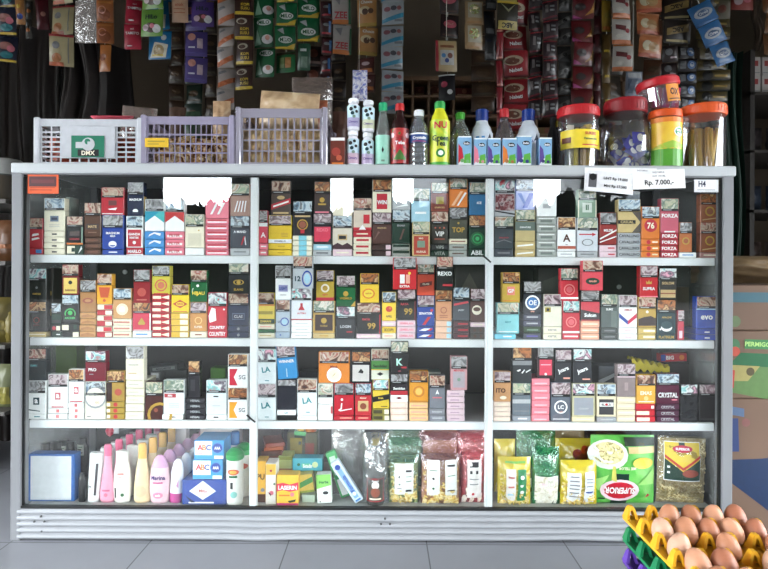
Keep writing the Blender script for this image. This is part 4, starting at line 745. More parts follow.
# bottles -------------------------------------------------------------
def bottle(name, px, w, pytop, y, profile, label, cat, body, cap, capfrac, group=None, lab=None, liquid=None, base=None, seg=20):
    """profile: list of (r_fraction, z_fraction) of the body; cap on top"""
    R = w / 2 * K(y); zb = ZT if base is None else base
    H = topz(pytop, px, y) - zb; hc = H * capfrac; hb = H - hc
    root = empty(name, (topx(px, y), y, zb), label, cat, group)
    mb = MB(); mb.lathe([(r * R, z * hb) for r, z in profile], body, seg); mb.obj('body', root)
    if liquid:
        m, fr = liquid; mb = MB(); pr = [(r * R * .93, max(.002, z * hb)) for r, z in profile if z <= fr]; mb.lathe(pr, m, seg); mb.obj('contents', root)
    rc = profile[-1][0] * R * 1.12
    mb = MB(); mb.lathe([(rc, hb - hc * .1), (rc * 1.02, hb + hc * .1), (rc * 1.02, H - .002), (rc * .85, H)], cap, seg)
    for j in range(14):
        an = 2 * pi * j / 14; mb.box(rc * 1.0, rc * 1.07, -.0006, .0006, hb + hc * .1, H - .003, cap, xf=lambda v: (v[0]*cos(an) - v[1]*sin(an), v[0]*sin(an) + v[1]*cos(an), v[2]))
    mb.obj('cap', root)
    if lab:
        z0, z1, col, ops, rf = lab; mb = MB(); RR = R * rf + .0008
        mb.lathe([(RR, z0 * hb), (RR, z1 * hb)], col, seg); mb.f = mb.f[:seg]; mb.m = mb.m[:seg]; mb.sm = mb.sm[:seg]
        Wd = RR * 2.4; mb.ops(cyl(RR), Wd, (z1 - z0) * hb, ops, u0=-Wd / 2, v0=z0 * hb, e0=3); mb.obj('label_wrap', root)
    return root, R, H
PETP = [(.9,0),(1,.03),(1,.12),(.95,.2),(1,.28),(1,.62),(.98,.7),(.75,.82),(.42,.93),(.38,1)]
YOG = [(.85,0),(1,.04),(1,.3),(.97,.5),(1,.62),(1,.82),(.85,.92),(.62,1)]
def yogurt(px, pyb, pyt, y, base, tint, lbl):
    R = 12.2 / 2 * K(y); zb = base; H = topz(pyt, px, y) - zb
    root = empty('yogurt_bottle', (topx(px, y), y, zb), lbl, 'drink bottle', 'small white yogurt drink bottles')
    mb = MB(); mb.lathe([(r * R, z * H * .86) for r, z in YOG], M((222,222,230), .35), 18); mb.obj('body', root)
    mb = MB(); mb.lathe([(R * .8, H * .86), (R * .86, H * .88), (R * .86, H * .97), (R * .7, H)], M((226,228,232), .35), 18); mb.obj('cap', root)
    mb = MB(); RR = R + .0007; z0, z1 = H * .1, H * .76; mb.lathe([(RR, z0), (RR, H * .38), (RR, z1)], [M(tint, .35), M((190,220,230), .35)], 18); mb.f = mb.f[:36]; mb.m = mb.m[:36]; mb.sm = mb.sm[:36]
    Wd = RR * 2.4; mb.ops(cyl(RR), Wd, z1 - z0, [('c', .35, .82, .13, 'k'), ('c', .62, .9, .1, 'k'), ('c', .72, .7, .1, 'k'), ('c', .45, .62, .12, 'dt'), ('t', 'Cimory', .5, .2, .14, 'pur', .6), ('c', .55, .46, .1, 'gg')], u0=-Wd / 2, v0=z0, e0=3); mb.obj('label_wrap', root)
    return H
yb = .05
h = yogurt(352.3, 163, 131, yb, ZT, (206,170,190), 'lower white yogurt bottle with pink base, beside lilac crate')
yogurt(352.8, 131, 99, yb, ZT + h + .0004, (170,160,200), 'upper white yogurt bottle with dark spots')
h = yogurt(367.3, 163, 133, yb, ZT, (190,170,206), 'lower white yogurt bottle, lilac base, next green-capped bottle')
yogurt(367.6, 131, 101, yb, ZT + h + .0004, (200,206,170), 'upper white yogurt bottle with yellowish front')
bottle('drink_bottle', 382.2, 14.8, 103, yb, [(.9,0),(1,.03),(1,.5),(1,.58),(.9,.68),(.62,.86),(.5,.95),(.5,1)], 'clear bottle with green cap and mint green label', 'drink bottle', CLEAR((190,200,196), .2, .25), M((20,170,110), .35), .12, lab=(.03, .55, M((150,214,190), .4), [('p', [(.5,.4),(.56,.5),(.5,.62),(.44,.5)], 'k'), ('r', .42, .12, .6, .18, 'gg'), ('r', .0, .0, 1, .04, 'g')], 1.0), group='drink bottles on the cabinet')
bottle('drink_bottle', 399, 18.5, 104, yb, [(.9,0),(1,.03),(.92,.3),(.98,.5),(1,.62),(.9,.74),(.5,.9),(.42,1)], 'dark cola-coloured bottle with red cap and strawberry label', 'drink bottle', M((44,20,20), .15), M((196,24,30), .35), .1, lab=(.06, .66, PHOTO(((30,16,14),(150,24,30),(200,40,40),(60,110,50)), 38, .3), [('c', .12, .8, .12, 'lp'), ('c', .88, .8, .12, 'lp'), ('p', [(.3,.3),(.5,.75),(.7,.3)], 'r'), ('p', [(.2,.1),(.5,.4),(.8,.1)], (70,120,50)), ('t', 'Tebs', .5, .58, .1, 'w', .4)], .99), group='drink bottles on the cabinet')
bottle('drink_bottle', 418.2, 19.3, 110.5, yb, [(.9,0),(1,.02),(1,.08),(.94,.1),(1,.13),(1,.17),(.94,.2),(1,.23),(1,.27),(.94,.3),(1,.33),(1,.37),(.94,.4),(1,.43),(1,.66),(.9,.78),(.55,.92),(.44,1)], 'clear ribbed water bottle with white cap and blue label', 'water bottle', CLEAR((170,180,192), .28, .3), M((222,226,230), .35), .1, lab=(.46, .64, M((40,70,140), .35), [('r', .0, .86, 1, 1, 'w'), ('t', 'Crystalin', .5, .45, .4, 'w', .8), ('r', .2, .1, .8, .16, 'r')], 1.0), group='drink bottles on the cabinet')
bottle('tea_bottle', 439, 20, 102, yb, [(.92,0),(1,.03),(1,.1),(.93,.3),(.95,.45),(1,.6),(1,.74),(.8,.86),(.5,.96),(.46,1)], 'yellow-green bottled fruit tea with green cap', 'drink bottle', M((206,206,30), .25), M((40,160,70), .35), .1, lab=(.02, .78, PHOTO(((120,190,40),(206,214,40),(226,220,50)), 16, .3), [('t', 'NU', .5, .88, .15, 'r', .8), ('t', 'Green', .5, .6, .12, 'dg', .7), ('t', 'Tea', .5, .48, .12, 'dg', .4), ('r', 0, 0, 1, .08, (70,170,50)), ('c', .5, .27, .18, (40,130,40)), ('c', .5, .27, .1, 'w')], 1.0), group='drink bottles on the cabinet')
bottle('drink_bottle', 459.5, 21, 113, yb + .06, PETP, 'clear bottle with lime green cap behind the cartons', 'drink bottle', CLEAR((190,200,190), .25, .25), M((70,180,50), .35), .11, group='drink bottles on the cabinet')
def bluecap(px, lbl):
    bottle('drink_bottle', px, 21.5, 110, yb + .06, [(.9,0),(1,.03),(1,.62),(.97,.74),(.85,.84),(.6,.92),(.5,1)], lbl, 'drink bottle', M((206,216,226), .3), M((14,50,140), .35), .17, lab=(.5, .74, M((206,216,228), .35), [('p', [(.62,.3),(.75,.9),(.86,.3)], 'nv'), ('r', .2, .5, .34, .64, 'lb'), ('r', .42, .5, .54, .64, 'lb'), ('t', 'MILKU', .45, .25, .2, 'b', .4)], 1.0), group='drink bottles on the cabinet')
bluecap(481.2, 'white bottle with blue cap beside the lime-capped bottle'); bluecap(527.5, 'white bottle with blue cap beside the red-capped bottle')
bottle('drink_bottle', 503.5, 19.5, 109, yb + .06, [(.9,0),(1,.03),(.92,.3),(1,.5),(.98,.66),(.75,.8),(.45,.92),(.4,1)], 'clear soda bottle with red cap and red band', 'drink bottle', CLEAR((120,110,110), .35, .25), M((206,30,40), .35), .13, lab=(.38, .56, M((206,40,36), .35), [('t', 'Coca', .5, .5, .4, 'w', .6)], 1.0), liquid=(M((26,12,10), .2), .6), group='drink bottles on the cabinet')
# milk cartons
cart = [(464.3, 13.6, 136, (110,170,110), 'r', 'strawberry-tinted milk carton beside the yellow-green tea bottle'), (479.6, 12.6, 138, (206,130,140), 'pk', 'pink-figured milk carton beneath first blue-capped bottle'), (493.6, 13, 138, (60,60,120), 'pur', 'purple milk carton in front of the red-banded soda'), (509, 14, 138, (170,110,60), 'o', 'orange-figured milk carton next to tall purple carton'), (523.6, 15, 135.5, (50,60,130), 'pur', 'tallest purple-blue milk carton beneath second blue-capped bottle'), (545, 12.6, 137.5, (60,50,110), 'pur', 'last purple milk carton beside the yellow-label jar')]
for px, w, pt, c1, c2, lb in cart:
    y = .022; W = w * K(y); H = topz(pt, px, y) - ZT
    root = empty('milk_carton', (topx(px, y), y, ZT), lb, 'milk carton', 'small milk cartons along the cabinet edge')
    mb = MB(); mb.box(-W/2, W/2, 0, .04, 0, H, M((120,170,210), .3), .0015)
    mb.ops(flat(W, 0, -W/2), W, H, [('r', .02, .02, .98, .3, (220,226,226)), ('p', [(.02,.1),(.4,.3),(.3,.6),(.02,.75)], c2), ('p', [(.4,.12),(.95,.12),(.9,.45),(.5,.4)], (90,180,60)), ('c', .3, .2, .14, c1), ('c', .7, .18, .12, c1), ('c', .62, .76, .26, 'k', .6), ('t', 'Indo', .62, .76, .08, 'w', .4), ('r', .02, .95, .98, .99, 'w')])
    mb.obj('body', root)
    mb = MB(); mb.tube([(W * .55, .02, .012), (W * .55, .02, H * .8)], .0016, M((230,232,230), .4), 6); mb.obj('straw', root)
x = topx(336.5, .05); W = 14.5 * K(.03)
mb = MB(); H = topz(137, 337, .03) - ZT; mb.box(-W/2, W/2, 0, .03, 0, H, M((110,44,30), .35), .001); mb.ops(flat(W, 0, -W/2), W, H, [('r', .02, .88, .98, .98, 'w'), ('c', .4, .5, .3, (170,60,50)), ('c', .6, .3, .2, (200,90,60)), ('r', .1, .08, .9, .14, 'o')])
tag(mb.obj('drink_sachet_box', loc=(topx(337, .03), .03, ZT)), 'small reddish brown box between lilac crate and yogurt bottles', 'box')
for px, c, pt in ((558, (190,160,40), 121), (552, (40,40,46), 118)):
    bottle('drink_bottle', px, 13, pt, .19, PETP, 'dark slim bottle with %s cap behind last milk carton' % ('yellow' if c[0] > 100 else 'black'), 'drink bottle', M((34,36,40), .3), M(c, .4), .1, group='drink bottles on the cabinet')
# jars ------------------------------------------------------------------
def jar(px, w, pyt, y, lidc, label, lidh=8.5, body=CLEAR((200,200,205), .04, .16), base=None, rot=(0,0,0), round_=False, lab=None, dx=0):
    R = w / 2 * K(y); zb = ZT if base is None else base; H = topz(pyt, px, y) - zb; hl = lidh * K(y); hb = H - hl
    root = empty('candy_jar', (topx(px, y) + dx, y, zb), label, 'jar', 'plastic candy jars', rot=rot)
    pr = [(.9,0),(.97,.02),(.98,.9),(.92,1)] if not round_ else [(.72,0),(.86,.04),(1,.3),(1,.55),(.92,.78),(.78,.92),(.76,1)]
    mb = MB(); mb.lathe([(r * R, z * hb) for r, z in pr], body, 28); mb.obj('body', root)
    rl = R * (1.02 if not round_ else .84)
    mb = MB(); mb.lathe([(rl * .97, hb - hl * .12), (rl, hb), (rl * 1.0, H - hl * .25), (rl * .96, H), (rl * .6, H - .001), (rl * .55, H - .003)], M(lidc, .4), 28)
    for j in range(36):
        an = 2 * pi * j / 36; mb.box(rl * .995, rl * 1.012, -.0008, .0008, hb + .002, H - hl * .3, M(lidc, .4), xf=lambda v: (v[0]*cos(an) - v[1]*sin(an), v[0]*sin(an) + v[1]*cos(an), v[2]))
    mb.obj('lid', root)
    if lab:
        z0, z1, col, ops, span = lab; RR = R * .985 + .0006; mb = MB(); Wd = RR * span; f = cyl(RR)
        mb.sheet(lambda a, b: f(-Wd / 2 + a * Wd, z0 * hb + b * (z1 - z0) * hb, 0), 24, 2, col)
        mb.ops(f, Wd, (z1 - z0) * hb, ops, u0=-Wd/2, v0=z0 * hb, e0=2); mb.obj('paper_label', root)
    return root, topx(px, y) + dx, y, R, hb
jy = .085
j1 = jar(577.5, 40, 109, jy, (196,30,36), 'clear jar with red lid and wide yellow label', lab=(.36, .7, M((236,206,40), .4), [('t', 'SUKSES', .62, .78, .16, 'r', .3), ('r', .05, .3, .25, .6, (110,50,30)), ('t', 'Permen Asli', .62, .5, .12, 'g', .3), ('r', .45, .14, .8, .2, 'r')], 2.6))
for i in range(9):
    an = 2 * pi * i / 9; r = .028
    mb = MB(); c = ['cream', 'yel', 'tan', 'y', 'w'][i % 5]; mb.box(-.010, .010, -.005, .005, 0, .108 + .01 * (i % 3), M(c, .35), .001)
    tag(mb.obj('candy_stick', loc=(j1[1] + r * cos(an), j1[2] + r * sin(an), ZT + .005), rot=(0, 0, an)), 'paper-wrapped candy stick inside the wide yellow-label jar', 'candy', 'candy sticks in the yellow-label jar')
j2 = jar(624.5, 49, 102, jy + .015, (150,22,30), 'large rounded jar with dark red lid and blue sweets', lidh=12, round_=True)
rr = random.Random(5)
for i in range(26):
    an = rr.uniform(0, 6.28); r = rr.uniform(0.015, .044); z = ZT + .006 + .009 * (i // 3)
    mb = MB(); c = [(40,50,170), (60,60,190), (30,40,130), (206,206,214)][i % 4]; pillow(mb, .044, .034, .016, M(c, .25), [('c', .5, .5, .25, 'r' if i % 4 == 3 else 'w')], 6, 6)
    tag(mb.obj('wrapped_candy', loc=(j2[1] + r * cos(an), j2[2] + r * sin(an), z), rot=(rr.uniform(-.5, .5), rr.uniform(-1, 1), rr.uniform(-.6, .6))), '%s wrapped candy inside the large rounded jar' % ('white and red' if i % 4 == 3 else 'blue'), 'candy', 'blue wrapped candies' if i % 4 != 3 else 'white wrapped candies')
j3 = jar(664.5, 31, 112, jy - .02, (226,80,20), 'narrow jar with orange lid and yellow-green label', lidh=6.5, lab=(.04, .96, PHOTO(((226,170,30),(236,190,40),(240,206,70)), 12, .35), [('r', 0, 0, 1, .35, (80,160,40)), ('p', [(0,.35),(1,.35),(1,.42),(.5,.52),(0,.38)], (150,190,60)), ('c', .66, .7, .13, 'w', .8), ('c', .66, .7, .11, (20,130,60), .8), ('t', 'Milky', .66, .72, .06, 'w', .16), ('t', 'Roll', .66, .66, .05, 'w', .14), ('r', 0, .9, 1, 1, 'o')], 2.8))
j4 = jar(702, 42, 107.5, jy, (226,84,30), 'clear jar with orange lid full of snack sticks', lidh=9)
for i in range(30):
    an = rr.uniform(0, 6.28); r = rr.uniform(.012, .046); th = rr.uniform(-.16, .16); L_ = rr.uniform(.095, .122)
    mb = MB(); mb.tube([(0, 0, 0), (L_ * sin(th) * .5, L_ * .05, L_ * cos(th) * .5), (L_ * sin(th), 0, L_ * cos(th))], [.0065, .0078, .006], M([(222,172,60), (200,146,50), (236,196,96)][i % 3], .35, var=.15), 8)
    tag(mb.obj('snack_stick', loc=(j4[1] + r * cos(an) * .9 - L_ * sin(th) * .5, j4[2] + r * sin(an) * .8, ZT + .004)), 'golden brown snack stick inside orange-lidded jar', 'snack', 'snack sticks in the orange-lidded jar')
z3 = ZT + (topz(112, 664, jy) - ZT) + .008
tag(MB().lathe([(.043, 0), (.055, .015), (.056, .072), (.05, .078)], CLEAR((200,200,205), .12, .25), 26).obj('body', (j5 := empty('candy_jar', (topx(661, jy + .04), jy + .04, z3 - .002), 'tilted clear jar with red lid resting on other jars', 'jar', 'plastic candy jars', rot=(0, radians(-9), 0)))))
MB().lathe([(.058, .074), (.061, .078), (.061, .094), (.055, .1), (.03, .099)], M((196,26,36), .4), 28).obj('lid', j5)
mb = MB(); f = cyl(.0562); Wd = .05; mb.sheet(lambda a, b: f(a * Wd - .005, .022 + b * .05, 0), 10, 2, M((236,140,40), .4)); mb.ops(f, Wd, .05, [('t', 'OX', .5, .55, .4, 'k', .6, -8), ('r', .1, .1, .9, .16, 'br')], u0=-.005, v0=.022, e0=2); mb.obj('paper_label', j5)
for i in range(6):
    mb = MB(); mb.box(-.006, .006, -.004, .004, 0, .06, M((226,50,110) if i % 2 else (190,60,140), .3), .001)
    tag(mb.obj('candy_stick', loc=(topx(661, jy + .04) - .038 + .0135 * i, jy + .01 + .004 * (i % 2), z3 + .008), rot=(0, .12, 0)), 'pink wrapped candy stick inside the tilted red-lidded jar', 'candy', 'pink candy sticks in the tilted jar')
# ------------------------------------------------------------------ bottom shelf goods
ZF = TIER[4] + .0003
def at(px, y): return (px - PX) * K(y)
def boxpack(name, px0, px1, pyt, pyb, y, dep, c, ops, label, cat, group=None, rot=(0,0,0), zb=None, side=None):
    W = at(px1, y) - at(px0, y); H = (pyb - pyt) * K(y); mb = MB()
    mb.box(0, W, 0, dep, 0, H, M(c, .35), .001); mb.ops(flat(W), W, H, ops)
    if side: mb.box(W, W + .0003, .002, dep - .002, .003, H - .003, M(side, .35))
    o = mb.obj(name, loc=(at(px0, y), y, ZF if zb is None else zb), rot=rot)
    return tag(o, label, cat, group)
# blue-framed tin with things on it
boxpack('biscuit_tin', 29.5, 75.5, 456.5, 503.6, .06, .035, (30,90,170), [('r', .045, .03, .93, .96, (206,212,216))], 'blue tin with a plain white front panel', 'tin')
for i, (px, y, pt, nm) in enumerate(((47, .14, 443, 'first behind the blue tin, by the corner post'), (58, .14, 442, 'second behind the blue tin'), (71, .15, 442, 'third behind the blue tin, by the short bottles'), (66, .23, 440, 'second row behind the blue tin'), (84, .23, 438, 'deepest, behind the short bottles'))):
    H = P(px, pt, y)[2] - ZF
    root = empty('shampoo_bottle', (at(px, y), y, ZF), 'black toiletry bottle with pale label, ' + nm, 'bottle', 'black toiletry bottles'); m = M((20,22,22), .3)
    MB().lathe([(.013,0),(.0155,.006),(.0155,H*.80),(.010,H*.88)], m, 16, sx=1.1).obj('body', root)
    MB().lathe([(.0115,H*.881),(.0115,H*.99),(.009,H)], M((34,34,36), .35), 16).obj('cap', root)
    f = cyl(.0160, sx=1.1); mb = MB(); mb.sheet(lambda a, b: f(-.013 + a * .022, H * .62 + b * .034, 0), 8, 2, M((196,200,186), .4)); mb.ops(f, .022, .034, [('r', .15, .2, .85, .3, 'k'), ('r', .15, .5, .7, .6, 'k'), ('r', .2, .75, .8, .82, 'g')], u0=-.013, v0=H * .62, e0=2); mb.obj('label_wrap', root)
# helper: shaped toiletry bottle standing, rows going back
def toiletry(px, w, pyt, y, prof, body, cap, capz, label, group, ops=None, sy=.6, rot=(0,0,0), name='lotion_bottle', pyb=503):
    R = w / 2 * K(y); H = (pyb - pyt) * k0; root = empty(name, (at(px, y), y, ZF), label, 'bottle', group, rot=rot)
    pb = [(r * R, z * H) for r, z in prof if z <= capz + 1e-6]; pc = [(r * R, z * H) for r, z in prof if z >= capz - 1e-6]
    if len(pb) > 1: MB().lathe(pb, body, 20, sy=sy).obj('body', root)
    if len(pc) > 1: MB().lathe(pc, cap, 20, sy=sy).obj('cap', root)
    if ops:
        def f(u, v, e):
            z = v; r = 0
            for (r0, z0), (r1, z1) in zip(prof, prof[1:]):
                if z0 * H <= z <= z1 * H: r = (r0 + (r1 - r0) * (z / H - z0) / max(1e-6, z1 - z0)) * R
            a = -pi / 2 + u / max(R, r); return ((r + e + .0004) * cos(a), (r + e + .0004) * sy * sin(a) - .0002, v)
        mb = MB(); mb.ops(f, 2 * R, H, ops, u0=-R); mb.obj('print', root)
    return root
depthn = ['front', 'second', 'third', 'fourth', 'fifth', 'rearmost']
P1 = [(.8,0),(1,.04),(1,.18),(.78,.4),(.52,.62),(.46,.8),(.5,.97),(.42,1)]
def row(px, w, pyt, y0, n, dy, prof, body, cap, capz, desc, group, ops=None, dx=0, **k):
    for i in range(n):
        y = y0 + dy * i
        toiletry(px if i == 0 else ((px - PX) * K(y0) + dx * i) / K(y) + PX, w * K(y0) / K(y), pyt, y, prof, body, cap, capz, '%s, %s in its row' % (desc, depthn[i]), group, ops=ops if i == 0 else None, **k)
row(83.2, 7, 474, .06, 3, .055, [(.9,0),(1,.03),(1,.8),(.7,.88),(.7,1)], M((24,26,28), .3), M((40,42,44), .3), .8, 'short black tube-shaped bottle beside blue tin', 'short black bottles')
row(94.5, 13.5, 453, .06, 5, .05, [(.75,0),(.82,.03),(.95,.5),(1,.96),(.9,1)], M((222,224,222), .35), M((222,224,222), .35), 2, 'tall white flat bottle with dark side print', 'tall white flat bottles', [('r', .62, .15, .8, .8, (70,66,70)), ('r', .1, .3, .4, .34, 'gy')], dx=.006, rot=(0, radians(4), 0))
row(109, 15.5, 445, .062, 6, .052, P1, M((236,150,176), .3), M((226,90,130), .3), .8, 'pink narrow-necked lotion bottle', 'pink lotion bottles', [('r', .25, .2, .75, .23, (200,90,130)), ('c', .5, .14, .12, (220,110,140))], dx=.008)
row(123.5, 17.5, 451, .062, 4, .055, [(.78,0),(.9,.03),(1,.3),(.95,.55),(.7,.8),(.72,.82),(.7,.98),(.5,1)], M((226,222,214), .35), M((226,224,218), .35), .82, 'white lotion bottle with leaf print', 'white lotion bottles', [('r', .3, .55, .7, .58, (200,120,110)), ('r', .3, .5, .6, .52, (200,140,130)), ('r', .14, .1, .24, .3, 'k'), ('c', .62, .16, .1, (60,110,70))], dx=.006)
row(143.5, 16.5, 443.5, .062, 5, .055, [(.85,0),(1,.04),(1,.25),(.8,.5),(.56,.7),(.5,.74),(.5,.97),(.4,1)], M((232,206,160), .35), M((236,180,90), .35), .74, 'cream bottle with orange cap', 'cream bottles with orange caps', [('c', .5, .2, .34, (222,190,150))], dx=.008)
row(161, 20, 455.5, .06, 6, .055, [(.75,0),(.88,.03),(1,.25),(1,.5),(.85,.75),(.55,.92),(.25,1)], M((226,186,196), .3), M((206,150,190), .3), .75, 'pale pink rounded lotion bottle', 'pale pink rounded bottles', [('t', 'Marina', .5, .55, .09, (60,40,110), .75), ('r', .25, .43, .75, .46, (190,60,120)), ('c', .5, .18, .26, (236,130,160), .6), ('t', 'soft', .5, .18, .05, 'w', .3)], dx=.008)
row(176.5, 12.5, 459, .06, 3, .055, [(.85,0),(.95,.02),(1,.22),(1,.24),(.98,.7),(.7,.92),(.3,1)], M((190,60,140), .3), M((222,222,228), .3), .22, 'white roll-on with magenta base', 'white and magenta roll-ons', [('p', [(.55,.4),(.75,.35),(.72,.55)], (200,130,180))], dx=.005, rot=(0, radians(4), 0))
boxpack('soap_box', 175, 187, 427, 503, .24, .03, (214,208,208), [('r', .2, .7, .8, .72, 'lp')], 'tall pale box standing behind the pink rounded bottles', 'box')
boxpack('carton_box', 201, 240, 427, 503, .30, .05, (226,222,220), [('t', 'SABUN', .5, .93, .04, 'r', .5), ('p', [(.05,.97),(.2,.9),(.18,.97)], 'dk')], 'white carton standing deepest behind the battery boxes', 'box')
o = boxpack('tissue_box', 183.2, 227.3, 479.2, 504, .04, .12, (40,70,156), [('p', [(.16,.55),(.47,.97),(.77,.55),(.47,.2)], (214,222,230)), ('t', 'Mitu', .47, .56, .14, (200,110,100), .3), ('r', .15, .06, .72, .12, 'w'), ('p', [(.02,.5),(.1,.35),(.3,.1),(.2,.1)], 'nv')], 'royal blue box with white diamond beneath battery boxes', 'box')
zb = ZF + 24.8 * K(.04) + .0004; abc = [('r', .02, .22, .6, .95, 'w'), ('t', 'A', .2, .62, .3, (230,50,60), .2), ('t', 'B', .34, .62, .3, (240,130,60), .2), ('t', 'C', .48, .62, .3, 'b', .2), ('c', .78, .6, .2, 'lb'), ('c', .78, .6, .16, 'b'), ('t', 'AAA', .78, .6, .16, 'w', .2), ('r', .08, .3, .3, .34, 'pk'), ('r', .68, .04, .98, .2, 'w')]
boxpack('battery_box', 193.6, 223.5, 459.5, 479, .045, .09, (50,150,214), abc, 'lower blue battery box with three coloured letters', 'battery box', 'battery boxes', zb=zb)
boxpack('battery_box', 195, 225, 440.5, 459.3, .048, .09, (50,150,214), abc, 'upper blue battery box with three coloured letters', 'battery box', 'battery boxes', zb=zb + 19.7 * K(.045))
def greencap(px, y, lb, ops):
    toiletry(px, 16.5, 447 if y < .07 else 449, y, [(.85,0),(.95,.02),(1,.1),(1,.68),(1,.78),(1,.8),(1.1,.82),(1.1,.9),(.8,.96),(.4,1)], M((224,226,220), .35), M((20,150,70), .35), .8, lb, 'white bottles with green caps', ops, sy=1, name='powder_bottle')
greencap(236, .055, 'white bottle with green cap beside the battery boxes', [('c', .5, .6, .36, (220,80,50), .5), ('c', .5, .6, .22, (240,170,60), .5), ('r', .35, .3, .5, .42, 'k'), ('c', .55, .2, .2, (120,190,180)), ('r', .25, .5, .75, .54, 'g')])
greencap(245, .12, 'second green-capped white bottle, half hidden by the first', [('c', .5, .6, .36, (220,80,50), .5)])
toiletry(236, 10, 438, .13, [(.9,0),(1,.05),(1,.8),(.9,.82),(.9,.98),(.7,1)], M((220,222,224), .35), M((40,100,160), .35), .8, 'slim bottle with blue cap behind the green-capped bottle', 'blue-capped bottle', sy=1)
x, y, z = P(110, 431, .2)
mb = MB(); mb.lathe([(.001,-.018),(.01,-.01),(.014,.002),(.009,.012),(.001,.014)], M((206,30,60), .3), 14); root = empty('air_freshener', (x, .2, z), 'small red and white dangling pack above pink bottles', 'small pack'); mb.obj('body', root)
mb = MB(); mb.tube([(0, 0, .013), (0, 0, TIER[3] - .0125 - z)], .0008, M((200,200,200), .5), 6); mb.obj('string', root)
mb = MB(); pillow(mb, .02, .024, .006, M((206,206,210), .3), (), 6, 6); o = mb.obj('tag_card', root, loc=(.018, 0, -.008))
# --- middle bay, medicines
boxpack('medicine_box', 256.8, 266.6, 459, 500, .06, .05, (240,180,50), [('t', 'PU', .5, .62, .14, 'k', .8), ('r', 0, 0, 1, .2, 'br'), ('c', .7, .3, .2, 'gy')], 'yellow-orange box with brown foot beside the upright', 'medicine box', side=(200,110,40))
boxpack('medicine_box', 266.8, 277, 463, 504, .045, .05, (236,230,220), [('r', .02, .72, .98, .98, (240,190,60)), ('c', .5, .82, .12, 'r'), ('c', .55, .28, .22, 'pk'), ('p', [(.2,.3),(.5,.2),(.5,.26)], 'k'), ('c', .85, .5, .1, 'g')], 'narrow white box with orange top beside lettered box', 'medicine box')
boxpack('medicine_box', 277.8, 299.4, 474, 504.3, .04, .04, (246,190,50), [('p', [(0,.45),(0,.7),(.3,.74),(.6,.68),(1,.76),(1,.5),(.6,.44),(.3,.5)], (226,40,70)), ('t', 'LASERIN', .5, .58, .14, 'w', .86), ('r', 0, 0, 1, .07, (206,40,120)), ('p', [(.5,.14),(.9,.2),(.85,.12),(.6,.08)], 'dg'), ('r', .1, .3, .6, .35, 'o'), ('c', .72, .36, .1, 'pk')], 'yellow medicine box with red wave and white lettering', 'medicine box')
boxpack('medicine_box', 279.2, 292.8, 450, 472, .12, .06, (200,210,120), [('r', 0, 0, 1, .35, (190,220,200)), ('c', .2, .15, .14, 'w'), ('c', .7, .2, .16, (80,180,120)), ('r', 0, .85, 1, 1, (150,160,60))], 'small lime box behind the yellow lettered box', 'medicine box', zb=ZF + .048)
boxpack('medicine_box', 279.2, 296, 474, 500, .11, .07, (180,110,50), [], 'brown carton supporting the small lime box', 'medicine box', zb=None)
for i in range(4):
    boxpack('medicine_box', 262 + 1.5 * i, 281 + 1.5 * i, 456, 460, .13, .09, [(150,60,30), (110,40,24), (170,80,40), (130,50,30)][i], [], 'rust brown flat box, %s in the flat pile' % ORD[i], 'medicine box', 'flat brown boxes', zb=ZF + .1015 + .0118 * i, rot=(0, 0, .1 * i))
boxpack('medicine_box', 262, 282, 461, 503, .13, .09, (90,44,26), [], 'dark brown carton beneath the flat rust boxes', 'medicine box', zb=None)
boxpack('banner_box', 258, 283, 429, 440, .33, .03, (150,24,34), [('t', 'BUDI', .5, .5, .4, 'sal', .8)], 'deep red box high at back of medicine bay', 'box', zb=ZF + .165)
boxpack('banner_box', 258, 283, 441, 503, .33, .03, (70,50,44), [], 'dark carton beneath the deep red box', 'box')
boxpack('medicine_box', 293.5, 323.5, 462, 474.5, .10, .04, (60,170,190), [('c', .2, .5, .05, 'g'), ('r', .3, .3, .6, .6, (90,190,150)), ('c', .75, .5, .1, (200,220,160)), ('t', 'Betadin', .5, .4, .3, 'w', .3)], 'long teal box lying across the medicine pile', 'medicine box', zb=ZF + .078)
boxpack('medicine_box', 298, 322, 475.5, 503, .11, .06, (120,130,70), [('r', .3, .3, .7, .7, 'o')], 'olive carton under the long teal box', 'medicine box', zb=None)
boxpack('medicine_box', 300.5, 315.5, 476, 494, .07, .035, (226,196,80), [('p', [(0,.25),(1,.55),(1,.85),(0,.55)], (70,150,70)), ('r', 0, 0, 1, .12, (150,170,60))], 'tilted yellow box with green diagonal band', 'medicine box', rot=(0, radians(-8), 0), zb=ZF + .022)
boxpack('medicine_box', 303, 316, 496, 503.6, .06, .03, (170,190,170), [], 'small grey-green packet below the tilted yellow box', 'medicine box')
boxpack('medicine_box', 318.6, 333, 475.5, 504, .045, .03, (222,228,220), [('p', [(0,.5),(1,.62),(1,1),(0,1)], (130,206,90)), ('t', 'Herba', .5, .74, .1, 'g', .7), ('c', .6, .36, .2, 'dk', .6), ('c', .2, .06, .05, 'k')], 'white box with bright green top leaning slightly', 'medicine box', rot=(0, radians(-3), 0), zb=ZF + .0035)
boxpack('medicine_box', 294, 306, 437.5, 450.5, .2, .03, (200,224,206), [('r', .02, .7, .98, .98, (90,190,110)), ('r', .45, .0, .65, .25, 'dt')], 'mint white box high on the pile', 'medicine box', zb=ZF + .128, rot=(0, radians(5), 0))
boxpack('carton_box', 288, 318, 451, 503, .2, .06, (90,84,50), [('r', .1, .6, .5, .9, 'oy'), ('r', .6, .5, .9, .8, (150,60,40))], 'dim olive carton at the back under mint box', 'box')
